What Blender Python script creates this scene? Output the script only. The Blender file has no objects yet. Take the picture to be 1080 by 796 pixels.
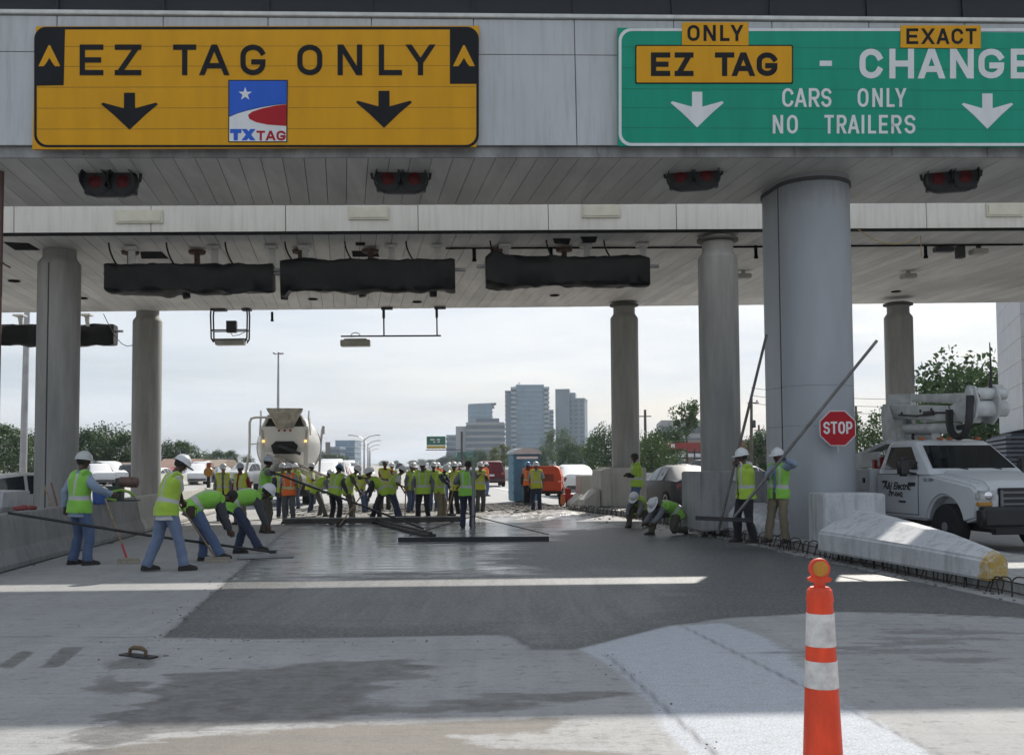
import bpy, bmesh, math, random
import numpy as np
from mathutils import Vector, Matrix, noise as mnoise
V = Vector
R = math.radians
random.seed(7)
SC = bpy.context.scene
COL = SC.collection

# ------------------------------------------------------------------ camera
F = 1050.0
CX, CY = 540.0, 438.0
PITCH = math.atan(50 / F)
ROLL = 0.006
CAMZ = 1.62
_fw = V((0, math.cos(PITCH), math.sin(PITCH)))
_up0 = V((0, -math.sin(PITCH), math.cos(PITCH)))
_rt0 = V((1, 0, 0))
_rt = _rt0 * math.cos(ROLL) - _up0 * math.sin(ROLL)
_up = _up0 * math.cos(ROLL) + _rt0 * math.sin(ROLL)
CAM = V((0, 0, CAMZ))


def ray(x, y):
    return _fw + _rt * ((x - CX) / F) + _up * ((CY - y) / F)


def G(x, y, z=0.0):
    """point on the level plane z seen at photo pixel x, y"""
    d = ray(x, y)
    return CAM + d * ((z - CAMZ) / d.z)


def P(x, y, Y):
    """point seen at photo pixel x, y at forward distance Y"""
    d = ray(x, y)
    return CAM + d * (Y / d.y)


def make_camera():
    cd = bpy.data.cameras.new('camera')
    cam = bpy.data.objects.new('camera', cd)
    COL.objects.link(cam)
    m = Matrix((( _rt.x, _up.x, -_fw.x, 0), (_rt.y, _up.y, -_fw.y, 0), (_rt.z, _up.z, -_fw.z, CAMZ), (0, 0, 0, 1)))
    cam.matrix_world = m
    cd.sensor_width = 36
    cd.lens = 36 * F / 1080
    cd.shift_y = (CY - 398) / 1080
    cd.clip_end = 8000
    cd.clip_start = 0.05
    SC.camera = cam


# ------------------------------------------------------------------ materials
_mats = {}


def nodes_of(name):
    m = bpy.data.materials.new(name)
    m.use_nodes = True
    nt = m.node_tree
    b = nt.nodes['Principled BSDF']
    return m, nt, b


def N(nt, kind, **kw):
    n = nt.nodes.new(kind)
    for k, v in kw.items():
        if k in n.inputs.keys() if hasattr(n.inputs, 'keys') else False:
            n.inputs[k].default_value = v
        else:
            setattr(n, k, v)
    return n


def L(nt, a, b):
    nt.links.new(a, b)


def math_node(nt, op, a, b=None, clamp=False):
    n = nt.nodes.new('ShaderNodeMath')
    n.operation = op
    n.use_clamp = clamp
    for i, v in enumerate((a, b)):
        if v is None:
            continue
        if isinstance(v, (int, float)):
            n.inputs[i].default_value = v
        else:
            nt.links.new(v, n.inputs[i])
    return n.outputs[0]


def mix_col(nt, fac, a, b):
    n = nt.nodes.new('ShaderNodeMix')
    n.data_type = 'RGBA'
    for s, v in ((n.inputs[0], fac), (n.inputs[6], a), (n.inputs[7], b)):
        if isinstance(v, (int, float)):
            s.default_value = v
        elif isinstance(v, tuple):
            s.default_value = (*v[:3], 1)
        else:
            nt.links.new(v, s)
    return n.outputs[2]


def ramp(nt, x, lo, hi):
    n = nt.nodes.new('ShaderNodeMapRange')
    n.clamp = True
    n.inputs[1].default_value = lo
    n.inputs[2].default_value = hi
    nt.links.new(x, n.inputs[0])
    return n.outputs[0]


def noise_tex(nt, vec, scale, detail=4, rough=.55):
    n = nt.nodes.new('ShaderNodeTexNoise')
    n.inputs['Scale'].default_value = scale
    n.inputs['Detail'].default_value = detail
    n.inputs['Roughness'].default_value = rough
    if vec is not None:
        nt.links.new(vec, n.inputs['Vector'])
    return n.outputs['Fac']


def mapping(nt, vec, scale=(1, 1, 1), rot=(0, 0, 0)):
    n = nt.nodes.new('ShaderNodeMapping')
    n.inputs['Scale'].default_value = scale
    n.inputs['Rotation'].default_value = rot
    nt.links.new(vec, n.inputs['Vector'])
    return n.outputs[0]


def M(name, col, rough=.6, metal=0.0, var=.2, scale=2.0, bump=.15, bscale=30.0, stretch=(1, 1, 1), spec=.5, col2=None, coat=0, trans=0, emit=0):
    """a procedural surface: base colour mottled by noise, plus a fine bump"""
    if name in _mats:
        return _mats[name]
    m, nt, b = nodes_of(name)
    tc = nt.nodes.new('ShaderNodeTexCoord')
    vec = mapping(nt, tc.outputs['Object'], stretch)
    nz = noise_tex(nt, vec, scale, 5, .6)
    c2 = col2 or tuple(c * (1 - var) for c in col)
    c1 = col if col2 else tuple(min(1, c * (1 + var * .6)) for c in col)
    L(nt, mix_col(nt, ramp(nt, nz, .33, .67), c1, c2), b.inputs['Base Color'])
    b.inputs['Roughness'].default_value = rough
    b.inputs['Metallic'].default_value = metal
    b.inputs['Specular IOR Level'].default_value = spec
    if coat:
        b.inputs['Coat Weight'].default_value = coat
        b.inputs['Coat Roughness'].default_value = .05
    if trans:
        b.inputs['Transmission Weight'].default_value = trans
    if emit:
        b.inputs['Emission Color'].default_value = (*col, 1)
        b.inputs['Emission Strength'].default_value = emit
    if bump:
        bn = nt.nodes.new('ShaderNodeBump')
        bn.inputs['Strength'].default_value = bump
        bn.inputs['Distance'].default_value = .02
        L(nt, noise_tex(nt, tc.outputs['Object'], bscale, 3), bn.inputs['Height'])
        L(nt, bn.outputs[0], b.inputs['Normal'])
    _mats[name] = m
    return m


# ------------------------------------------------------------------ mesh builder
class MB:
    def __init__(s):
        s.v = []
        s.f = []
        s.m = []

    def add(s, verts, faces, mi=0):
        o = len(s.v)
        s.v += [tuple(p) for p in verts]
        s.f += [tuple(i + o for i in f) for f in faces]
        s.m += [mi] * len(faces)
        return o

    def box(s, c, size, rot=None, mi=0):
        c = V(c)
        hx, hy, hz = (x / 2 for x in size)
        vs = [V((x, y, z)) for x in (-hx, hx) for y in (-hy, hy) for z in (-hz, hz)]
        if rot is not None:
            vs = [rot @ p for p in vs]
        s.add([p + c for p in vs], [(0, 1, 3, 2), (4, 6, 7, 5), (0, 4, 5, 1), (2, 3, 7, 6), (0, 2, 6, 4), (1, 5, 7, 3)], mi)

    def bar(s, a, b, w, h, mi=0, up=(0, 0, 1)):
        a, b = V(a), V(b)
        d = (b - a)
        ln = d.length
        d.normalize()
        u = V(up)
        x = d.cross(u)
        if x.length < 1e-4:
            x = V((1, 0, 0))
        x.normalize()
        z = x.cross(d)
        rot = Matrix((x, d, z)).transposed()
        s.box((a + b) / 2, (w, ln, h), rot, mi)

    def ring(s, c, ax, ay, n, rx, ry, e=2.0):
        out = []
        for i in range(n):
            t = 2 * math.pi * i / n
            ct, st = math.cos(t), math.sin(t)
            x = math.copysign(abs(ct) ** (2 / e), ct) * rx
            y = math.copysign(abs(st) ** (2 / e), st) * ry
            out.append(c + ax * x + ay * y)
        return out

    def loft(s, rings, mi=0, cap0=True, cap1=True, closed=True, mfun=None, skip=None):
        n = len(rings[0])
        o = len(s.v)
        for r in rings:
            s.v += [tuple(p) for p in r]
        for j in range(len(rings) - 1):
            for i in range(n if closed else n - 1):
                if skip and skip(j, i):
                    continue
                k = (i + 1) % n
                s.f.append((o + j * n + i, o + j * n + k, o + (j + 1) * n + k, o + (j + 1) * n + i))
                s.m.append(mfun(j, i) if mfun else mi)
        if cap0:
            s.f.append(tuple(o + i for i in reversed(range(n))))
            s.m.append(mi)
        if cap1:
            s.f.append(tuple(o + (len(rings) - 1) * n + i for i in range(n)))
            s.m.append(mi)

    def tube(s, pts, radii, n=10, mi=0, caps=True):
        pts = [V(p) for p in pts]
        if isinstance(radii, (int, float)):
            radii = [radii] * len(pts)
        rings = []
        ref = None
        for i, p in enumerate(pts):
            d = (pts[min(i + 1, len(pts) - 1)] - pts[max(i - 1, 0)])
            if d.length < 1e-9:
                d = V((0, 0, 1))
            d.normalize()
            if ref is None:
                ref = V((0, 0, 1)) if abs(d.z) < .9 else V((1, 0, 0))
            x = d.cross(ref)
            if x.length < 1e-5:
                x = d.cross(V((0, 1, .1)))
            x.normalize()
            y = d.cross(x)
            y.normalize()
            ref = -y if False else x.cross(d)
            rings.append(s.ring(p, x, y, n, radii[i], radii[i]))
        s.loft(rings, mi, caps, caps)

    def cyl(s, a, b, r, r2=None, n=16, mi=0):
        s.tube([a, b], [r, r if r2 is None else r2], n, mi)

    def lathe(s, prof, axis=(0, 0, 1), c=(0, 0, 0), n=24, mi=0, mfun=None, cap=True):
        """prof: (radius, height) pairs"""
        a = V(axis).normalized()
        x = a.cross(V((0, 1, 0)) if abs(a.y) < .9 else V((1, 0, 0))).normalized()
        y = a.cross(x)
        c = V(c)
        rings = [s.ring(c + a * h, x, y, n, max(r, 1e-4), max(r, 1e-4)) for r, h in prof]
        s.loft(rings, mi, cap, cap, mfun=mfun)

    def prism(s, poly, origin, ax, ay, depth, mi=0):
        """outline poly (2d) in the plane origin, ax, ay, thickened along ax x ay by depth"""
        o, ax, ay = V(origin), V(ax), V(ay)
        nrm = ax.cross(ay).normalized() * depth
        n = len(poly)
        a = [o + ax * p[0] + ay * p[1] for p in poly]
        vs = a + [p + nrm for p in a]
        fs = [tuple(reversed(range(n))), tuple(range(n, 2 * n))]
        fs += [(i, (i + 1) % n, (i + 1) % n + n, i + n) for i in range(n)]
        s.add(vs, fs, mi)

    def sphere(s, c, rx, ry=None, rz=None, n=14, k=8, mi=0, rot=None):
        ry = ry or rx
        rz = rz or rx
        c = V(c)
        rings = []
        for j in range(1, k):
            t = math.pi * j / k
            r = []
            for i in range(n):
                a = 2 * math.pi * i / n
                p = V((rx * math.sin(t) * math.cos(a), ry * math.sin(t) * math.sin(a), -rz * math.cos(t)))
                r.append(c + (rot @ p if rot else p))
            rings.append(r)
        s.loft(rings, mi)

    def build(s, name, mats, parent=None, smooth=None, bevel=0, seg=2, wob=0, wobs=3.0):
        me = bpy.data.meshes.new(name)
        me.from_pydata(s.v, [], s.f)
        if not isinstance(mats, (list, tuple)):
            mats = [mats]
        for m in mats:
            me.materials.append(m)
        if any(s.m):
            me.polygons.foreach_set('material_index', s.m)
        bm = bmesh.new()
        bm.from_mesh(me)
        if bevel:
            bmesh.ops.remove_doubles(bm, verts=bm.verts, dist=1e-5)
            ed = [e for e in bm.edges if len(e.link_faces) == 2 and e.calc_face_angle(0) > .5]
            bmesh.ops.bevel(bm, geom=ed, offset=bevel, segments=seg, affect='EDGES', clamp_overlap=True)
        if wob:
            for v in bm.verts:
                nv = mnoise.noise_vector(v.co * wobs)
                v.co += nv * wob
        bmesh.ops.recalc_face_normals(bm, faces=bm.faces)
        bm.to_mesh(me)
        bm.free()
        if smooth is not None:
            me.polygons.foreach_set('use_smooth', [True] * len(me.polygons))
            me.set_sharp_from_angle(angle=R(smooth))
        o = bpy.data.objects.new(name, me)
        COL.objects.link(o)
        if parent:
            o.parent = parent
        return o


def tag(o, label=None, cat=None, group=None, kind=None):
    if label:
        o['label'] = label
    if cat:
        o['category'] = cat
    if group:
        o['group'] = group
    if kind:
        o['kind'] = kind
    return o


def thing(name, label, cat, loc=(0, 0, 0), rz=0, group=None, mat=None):
    o = bpy.data.objects.new(name, None)
    COL.objects.link(o)
    o.empty_display_size = .2
    if mat is not None:
        o.matrix_world = mat
    else:
        o.location = loc
        o.rotation_euler = (0, 0, rz)
    return tag(o, label, cat, group)


def copy_tree(o, parent=None):
    c = o.copy()
    COL.objects.link(c)
    if parent:
        c.parent = parent
    for ch in [x for x in SC.objects if x.parent == o]:
        copy_tree(ch, c)
    return c


def kids(o):
    return [x for x in SC.objects if x.parent == o]


# ------------------------------------------------------------------ lettering made of strokes
def _arc(cx, cy, rx, ry, a0, a1, n=9):
    return [(cx + rx * math.cos(R(a0 + (a1 - a0) * i / n)), cy + ry * math.sin(R(a0 + (a1 - a0) * i / n))) for i in range(n + 1)]


def letter_strokes(ch):
    o = _arc(.5, .66, .5, .34, 0, 180) + _arc(.5, .34, .5, .34, 180, 360)
    D = {
        'E': [[(1, 1), (0, 1), (0, 0), (1, 0)], [(0, .5), (.88, .5)]],
        'F': [[(1, 1), (0, 1), (0, -.001)], [(0, .5), (.85, .5)]],
        'T': [[(0, 1), (1, 1)], [(.5, 1), (.5, 0)]],
        'L': [[(0, 1), (0, 0), (1, 0)]],
        'H': [[(0, 0), (0, 1)], [(1, 0), (1, 1)], [(0, .5), (1, .5)]],
        'I': [[(.5, 0), (.5, 1)]],
        'Z': [[(0, 1), (1, 1)], ['d', (0, 0), (1, 1)], [(0, 0), (1, 0)]],
        'N': [[(0, 0), (0, 1)], ['d', (1, 0), (0, 1)], [(1, 0), (1, 1)]],
        'A': [['d', (0, 0), (.5, 1)], ['d', (1, 0), (.5, 1)], [(.18, .27), (.82, .27)]],
        'Y': [['d', (.5, .42), (0, 1)], ['d', (.5, .42), (1, 1)], [(.5, 0), (.5, .46)]],
        'X': [['d', (0, 0), (1, 1)], ['d', (1, 0), (0, 1)]],
        'O': [o + [o[0]]],
        'C': [_arc(.5, .66, .5, .34, 20, 180) + _arc(.5, .34, .5, .34, 180, 340)],
        'G': [_arc(.5, .66, .5, .34, 22, 180) + _arc(.5, .34, .5, .34, 180, 350) + [(1, .42), (.55, .42)]],
        'R': [[(0, 0), (0, 1)] + [(.5, 1)] + _arc(.6, .73, .4, .27, 90, -90) + [(0, .46)], ['d', (1, 0), (.45, .48)]],
        'P': [[(0, 0), (0, 1)] + [(.5, 1)] + _arc(.6, .72, .4, .28, 90, -90) + [(0, .44)]],
        'S': [_arc(.5, .75, .5, .25, 20, 90, 4) + _arc(.5, .75, .5, .25, 90, 245, 8)[1:] + _arc(.5, .25, .5, .26, 65, -90, 8) + _arc(.5, .25, .5, .25, -90, -160, 4)[1:]],
        'J': [[(1, 1), (1, .3)] + _arc(.5, .3, .5, .3, 0, -165)],
        '-': [[(0, .5), (1, .5)]],
    }
    return D[ch]


def letter_mesh(mb, ch, x0, x1, y0, y1, sw, to3d, z0=0.0, mi=0, depth=.0):
    """one letter in the box x0..x1, y0..y1 (y up); to3d(x, y, z) maps sign coordinates to space"""
    h = sw / 2
    w, hh = x1 - x0 - sw, y1 - y0 - sw
    if ch == '-':
        y0 = (y0 + y1) / 2 - sw / 2
        hh = 0
    k = 0
    for st in letter_strokes(ch):
        z = z0 + .0006 * k
        k += 1
        if st[0] == 'd':
            (ax, ay), (bx, by) = st[1], st[2]
            pa = [x0 + h + ax * w, y0 + ay * (y1 - y0)]
            pb = [x0 + h + bx * w, y0 + by * (y1 - y0)]
            d = math.hypot(pb[0] - pa[0], pb[1] - pa[1])
            hw = min(h * d / max(abs(pb[1] - pa[1]), 1e-6), h * 2.2)
            q = [(pa[0] - hw, pa[1]), (pa[0] + hw, pa[1]), (pb[0] + hw, pb[1]), (pb[0] - hw, pb[1])]
            mb.add([to3d(a, b, z) for a, b in q], [(0, 1, 2, 3)], mi)
            continue
        pts = [V((x0 + h + a * w, y0 + h + b * hh, 0)) for a, b in st]
        closed = (pts[0] - pts[-1]).length < 1e-6 and len(pts) > 3
        Lr = []
        n = len(pts)
        for i in range(n):
            if closed:
                a = pts[(i - 1) % (n - 1)]
                b = pts[(i + 1) % (n - 1)]
            else:
                a, b = pts[max(i - 1, 0)], pts[min(i + 1, n - 1)]
            d1 = (pts[i] - a)
            d2 = (b - pts[i])
            if d1.length < 1e-9:
                d1 = d2
            if d2.length < 1e-9:
                d2 = d1
            d1, d2 = d1.normalized(), d2.normalized()
            n1 = V((-d1.y, d1.x, 0))
            n2 = V((-d2.y, d2.x, 0))
            mm = (n1 + n2)
            mm.normalize()
            sc = h / max(mm.dot(n1), .35)
            p = pts[i].copy()
            if not closed and i in (0, n - 1):   # square cap where a stroke ends on the letter box
                p = p - d1 * (h if i == 0 else 0) + d2 * (h if i == n - 1 else 0)
                p.x = min(max(p.x, x0), x1)
                p.y = min(max(p.y, y0), y1)
            Lr.append((p + mm * sc, p - mm * sc))
        vs = [to3d(q.x, q.y, z) for ab in Lr for q in ab]
        mb.add(vs, [(2 * i, 2 * i + 1, 2 * i + 3, 2 * i + 2) for i in range(n - 1)], mi)
# ------------------------------------------------------------------ light, sky, render settings
SUN_AZ, SUN_EL = 21.5, 40.0     # azimuth clockwise from +Y


def make_light():
    w = bpy.data.worlds.new('World')
    SC.world = w
    w.use_nodes = True
    nt = w.node_tree
    bg = nt.nodes['Background']
    sky = nt.nodes.new('ShaderNodeTexSky')
    sky.sky_type = 'NISHITA'
    sky.sun_disc = False
    sky.sun_elevation = R(SUN_EL)
    sky.sun_rotation = R(SUN_AZ)
    sky.air_density = 1.0
    sky.dust_density = 3.0
    sky.ozone_density = 1.2
    tc = nt.nodes.new('ShaderNodeTexCoord')
    # thin high cloud: streaks on the sky directions, whiter than the clear air between
    mp = mapping(nt, tc.outputs['Generated'], (1.2, 1.2, 5.5), (0.05, 0.06, 0.3))
    c = ramp(nt, noise_tex(nt, mp, 2.6, 7, .58), .36, .66)
    mp2 = mapping(nt, tc.outputs['Generated'], (.8, .8, 9), (0.02, -.08, 0))
    c2 = ramp(nt, noise_tex(nt, mp2, 3.1, 6, .55), .42, .64)
    cc = math_node(nt, 'MULTIPLY_ADD', c, .30)
    cc.node.inputs[2].default_value = .66
    cc = math_node(nt, 'SUBTRACT', cc, math_node(nt, 'MULTIPLY', c2, .10), True)
    cloud = mix_col(nt, c2, (6.0, 6.4, 6.9), (4.5, 5.15, 6.0))
    L(nt, mix_col(nt, cc, sky.outputs[0], cloud), bg.inputs[0])
    bg.inputs[1].default_value = 0.1
    ld = bpy.data.lights.new('sun', 'SUN')
    ld.energy = 4.2
    ld.angle = R(.55)
    ld.color = (1, .95, .87)
    lo = bpy.data.objects.new('sun', ld)
    COL.objects.link(lo)
    az, el = R(SUN_AZ), R(SUN_EL)
    d = V((math.sin(az) * math.cos(el), math.cos(az) * math.cos(el), math.sin(el)))
    lo.rotation_euler = d.to_track_quat('Z', 'Y').to_euler()
    lo.location = (10, 40, 40)
    vs = SC.view_settings
    vs.view_transform = 'Standard'
    vs.look = 'None'
    vs.gamma = 1
    vs.exposure = 0.4
    cy = SC.cycles
    SC.render.engine = 'CYCLES'
    cy.use_denoising = True
    cy.max_bounces = 8
    cy.diffuse_bounces = 4
    cy.glossy_bounces = 3
    cy.transmission_bounces = 4
    cy.caustics_reflective = False
    cy.caustics_refractive = False
    cy.sample_clamp_indirect = 6


# ------------------------------------------------------------------ directions of the place
ROADV = ray(381, 489)
ROADV = V((ROADV.x, ROADV.y, 0)).normalized()
ROADN = V((ROADV.y, -ROADV.x, 0))          # to the right of the road


def RP(s, t, z=0.0):
    p = ROADV * s + ROADN * t
    return V((p.x, p.y, z))


ROADRZ = math.atan2(-ROADV.x, ROADV.y)


# ------------------------------------------------------------------ ground
def hash2(ix, iy):
    v = np.sin(ix * 127.1 + iy * 311.7) * 43758.5453
    return v - np.floor(v)


def vnoise(x, y):
    ix, iy = np.floor(x), np.floor(y)
    fx, fy = x - ix, y - iy
    fx = fx * fx * (3 - 2 * fx)
    fy = fy * fy * (3 - 2 * fy)
    a = hash2(ix, iy) * (1 - fx) + hash2(ix + 1, iy) * fx
    b = hash2(ix, iy + 1) * (1 - fx) + hash2(ix + 1, iy + 1) * fx
    return a * (1 - fy) + b * fy


def fbm(x, y, o=4):
    s, a = 0, .5
    for i in range(o):
        ca, sa = math.cos(.6 + 1.1 * i), math.sin(.6 + 1.1 * i)
        if i:
            s = s + a * (vnoise((x * ca - y * sa) * 2 ** i + 17 * i, (x * sa + y * ca) * 2 ** i - 9 * i) - .5)
        else:
            s = s + a * (vnoise(x, y) - .5)
        a *= .55
    return s


def poly_sd(x, y, poly):
    """signed distance, positive inside"""
    d = np.full(x.shape, 1e9)
    inside = np.zeros(x.shape, bool)
    n = len(poly)
    for i in range(n):
        ax, ay = poly[i]
        bx, by = poly[(i + 1) % n]
        ex, ey = bx - ax, by - ay
        t = np.clip(((x - ax) * ex + (y - ay) * ey) / (ex * ex + ey * ey + 1e-12), 0, 1)
        d = np.minimum(d, np.hypot(x - ax - t * ex, y - ay - t * ey))
        c = ((ay > y) != (by > y)) & (x < (bx - ax) * (y - ay) / (by - ay + 1e-12) + ax)
        inside ^= c
    return np.where(inside, d, -d)


def gpoly(pts):
    return [tuple(G(x, y)[:2]) for x, y in pts]


POUR = [(172, 672), (232, 620), (300, 561), (322, 548), (470, 547), (600, 541), (690, 553), (745, 564), (860, 590), (960, 612), (1090, 640), (1090, 651), (960, 646), (870, 645),
        (770, 651), (705, 659), (655, 672), (605, 684), (562, 684), (537, 669), (400, 671), (280, 673)]


def make_ground():
    xs = np.concatenate([np.linspace(-70, -13, 20)[:-1], np.linspace(-13, -6, 100)[:-1], np.linspace(-6, 6, 330)[:-1], np.linspace(6, 13, 100)[:-1], np.linspace(13, 70, 20)])
    ys = np.concatenate([np.linspace(-30, 4.5, 8)[:-1], 4.5 * (36 / 4.5) ** np.linspace(0, 1, 330)[:-1], np.linspace(36, 75, 20)])
    X, Y = np.meshgrid(xs, ys)
    x, y = X.ravel(), Y.ravel()
    n, m = len(xs), len(ys)
    idx = np.arange(n * m).reshape(m, n)
    fc = np.stack([idx[:-1, :-1], idx[:-1, 1:], idx[1:, 1:], idx[1:, :-1]], -1).reshape(-1, 4)
    nz = fbm(x * 1.3, y * 1.3, 5)
    nz2 = fbm(x * 1.1 + 40, y * 5.5 + 3, 6)

    def soft(sd, w, amp, nn=nz):
        return np.clip(.5 + (sd + amp * nn) / w, 0, 1)
    pour_sd = poly_sd(x, y, gpoly(POUR))
    wet = soft(pour_sd, .06, .06)
    # the area already floated smooth, with standing water; its colour also holds painted sky sheen
    gl = soft(poly_sd(x, y, gpoly([(285, 575), (330, 549), (470, 547), (598, 543), (660, 553), (585, 561), (520, 585), (545, 604), (400, 607), (250, 612)])), 1.6, 1.9, nz2) * wet
    mid = soft(poly_sd(x, y, gpoly([(240, 630), (330, 612), (540, 606), (640, 598), (720, 612), (700, 640), (620, 676), (560, 678), (540, 655), (440, 658), (220, 660)])), .6, 1.3, nz2) * wet
    # damp patches on the old slab
    st = soft(poly_sd(x, y, gpoly([(95, 778), (150, 735), (175, 712), (330, 699), (420, 697), (470, 711), (400, 722), (380, 738), (440, 742), (520, 736), (640, 733), (560, 745), (420, 750), (300, 760), (180, 775), (70, 800)])), (.22), .62, nz2)
    st = np.maximum(st, .75 * soft(poly_sd(x, y, gpoly([(105, 735), (140, 700), (180, 720), (150, 770), (60, 790)])), .3, 1.3, nz) * np.clip(6 * fbm(x * 3.1 + 5, y * 4.3, 4) + .5, 0, 1))
    st = np.maximum(st, .85 * soft(poly_sd(x, y, gpoly([(520, 734), (600, 731), (645, 735), (600, 742), (530, 739)])), .10, .15, nz2))
    st = np.maximum(st, .58 * soft(poly_sd(x, y, gpoly([(890, 672), (990, 662), (1080, 668), (1080, 684), (960, 692), (880, 686)])), .8, 3.2, nz2))
    for q in ([(-4, 703), (22, 686), (38, 687), (12, 704)], [(43, 704), (66, 682), (88, 682), (64, 703)]):
        st = np.maximum(st, soft(poly_sd(x, y, gpoly(q)), .05, .05))
    # tracked sand along the front
    tan = soft(poly_sd(x, y, gpoly([(60, 830), (95, 790), (180, 776), (320, 767), (600, 757), (575, 774), (480, 776), (520, 790), (660, 796), (720, 840)])), .16, .30, nz2)
    tan = np.maximum(tan, .30 * soft(poly_sd(x, y, gpoly([(-200, 900), (300, 752), (900, 757), (1300, 900)])), .5, .6, nz2))
    # whitish curing powder swept over the slab on the right
    wh = soft(poly_sd(x, y, gpoly([(612, 684), (700, 660), (765, 655), (810, 672), (835, 700), (900, 745), (1010, 812), (770, 830), (735, 796), (690, 745), (655, 710)])), .16, .22, nz)
    # broken edge between pour and the old road behind it: gravel and loose mortar
    dirt = soft(poly_sd(x, y, gpoly([(296, 549), (345, 537), (420, 531), (560, 533), (610, 538), (604, 546), (470, 548)])), .5, 1.2, nz)
    # the old slab's saw joint lines
    jt = np.zeros_like(x)
    for a, b, w in (((640, 690), (760, 800), .018), ((700, 650), (1000, 800), .016), ((0, 671), (172, 672), .014), ((870, 645), (1090, 652), .012)):
        pa, pb = G(*a), G(*b)
        ex, ey = pb.x - pa.x, pb.y - pa.y
        t = np.clip(((x - pa.x) * ex + (y - pa.y) * ey) / (ex * ex + ey * ey), 0, 1)
        d = np.hypot(x - pa.x - t * ex, y - pa.y - t * ey)
        jt = np.maximum(jt, np.clip(1.1 - d / (w + .012), 0, 1) * (.25 + .9 * np.clip(nz + .4, 0, 1)))
    jt = np.maximum(jt, np.clip(1.25 - np.abs(pour_sd + .05 * nz) / .05, 0, 1) * np.clip(.55 + 1.6 * nz2, 0, 1) * (y < 26))
    # fresh concrete lies a little uneven; edge lip at the old slab
    z = .006 * np.clip(pour_sd * 8, 0, 1) + .09 * dirt * fbm(x * 5, y * 5, 4) + .05 * dirt
    me = bpy.data.meshes.new('concrete_pavement')
    me.from_pydata(np.stack([x, y, z], -1).tolist(), [], fc.tolist())
    for nme, arr in (('wet', wet), ('gloss', gl), ('mid', mid), ('stain', st), ('tan', tan), ('white', wh), ('dirt', dirt), ('joint', jt)):
        a = me.attributes.new(nme, 'FLOAT', 'POINT')
        a.data.foreach_set('value', arr.astype(np.float32))
    me.polygons.foreach_set('use_smooth', [True] * len(me.polygons))
    m, nt, b = nodes_of('pavement concrete')
    tc = nt.nodes.new('ShaderNodeTexCoord').outputs['Object']

    def at(nm):
        a = nt.nodes.new('ShaderNodeAttribute')
        a.attribute_name = nm
        return a.outputs['Fac']
    fine = noise_tex(nt, tc, 55, 4, .7)
    med = noise_tex(nt, tc, 4.5, 6, .65)
    big = noise_tex(nt, tc, .55, 5, .6)
    streak = noise_tex(nt, mapping(nt, tc, (.45, 6, 1), (0, 0, .05)), 1.6, 6, .62)
    drag = noise_tex(nt, mapping(nt, tc, (3.2, .28, 1), (0, 0, -.22)), 1.3, 4, .5)
    drag.node.inputs['Distortion'].default_value = .9
    streak.node.inputs['Distortion'].default_value = 1.2

    n12 = noise_tex(nt, mapping(nt, tc, (.7, 1.3, 1)), 11, 5, .7)
    grit = noise_tex(nt, tc, 30, 3, .8)

    def mask(nm, amp=.5):
        s = math_node(nt, 'ADD', at(nm), math_node(nt, 'MULTIPLY', math_node(nt, 'SUBTRACT', med, .5), amp))
        s = math_node(nt, 'ADD', s, math_node(nt, 'MULTIPLY', math_node(nt, 'SUBTRACT', fine, .5), amp * .7))
        s = math_node(nt, 'ADD', s, math_node(nt, 'MULTIPLY', math_node(nt, 'SUBTRACT', n12, .5), amp * 1.1))
        return ramp(nt, s, .30, .70)
    col = mix_col(nt, ramp(nt, big, .32, .68), (.365, .362, .355), (.29, .29, .288))
    col = mix_col(nt, math_node(nt, 'MULTIPLY', ramp(nt, drag, .46, .75), .30), col, (.21, .21, .215))
    col = mix_col(nt, math_node(nt, 'MULTIPLY', ramp(nt, med, .52, .80), .45), col, (.18, .18, .185))
    col = mix_col(nt, math_node(nt, 'MULTIPLY', ramp(nt, fine, .52, .75), .35), col, (.36, .36, .35))
    spots = ramp(nt, noise_tex(nt, mapping(nt, tc, (.8, 1.4, 1)), 6, 6, .78), .56, .66)
    col = mix_col(nt, math_node(nt, 'MULTIPLY', spots, .7), col, (.11, .11, .11))
    col = mix_col(nt, math_node(nt, 'MULTIPLY', ramp(nt, streak, .56, .74), .4), col, (.43, .43, .425))
    col = mix_col(nt, math_node(nt, 'MULTIPLY', ramp(nt, streak, .44, .26), .45), col, (.17, .17, .172))
    col = mix_col(nt, math_node(nt, 'MULTIPLY', ramp(nt, grit, .52, .66), .30), col, (.14, .14, .14))
    mt, mw, ms, mwet = mask('tan', .8), mask('white', .8), mask('stain', 1.0), mask('wet', .35)
    mw = math_node(nt, 'MULTIPLY', mw, math_node(nt, 'ADD', math_node(nt, 'MULTIPLY', ramp(nt, n12, .30, .55), .55), .45))
    ms = math_node(nt, 'MULTIPLY', ms, math_node(nt, 'ADD', math_node(nt, 'MULTIPLY', ramp(nt, n12, .66, .42), .45), .55))
    col = mix_col(nt, math_node(nt, 'MULTIPLY', mt, .75), col, mix_col(nt, ramp(nt, streak, .4, .65), (.145, .122, .095), (.105, .088, .068)))
    spk = ramp(nt, noise_tex(nt, tc, 62, 4, .9), .36, .56)
    col = mix_col(nt, math_node(nt, 'MULTIPLY', mw, .88), col, mix_col(nt, spk, (.22, .235, .26), (.53, .56, .61)))
    col = mix_col(nt, math_node(nt, 'MULTIPLY', ms, .95), col, mix_col(nt, ramp(nt, med, .36, .64), (.075, .071, .066), (.15, .146, .14)))
    wcol = mix_col(nt, ramp(nt, streak, .36, .66), (.038, .041, .042), (.076, .079, .079))
    wcol = mix_col(nt, math_node(nt, 'MULTIPLY', ramp(nt, fine, .42, .62), .8), wcol, (.15, .152, .15))
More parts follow.
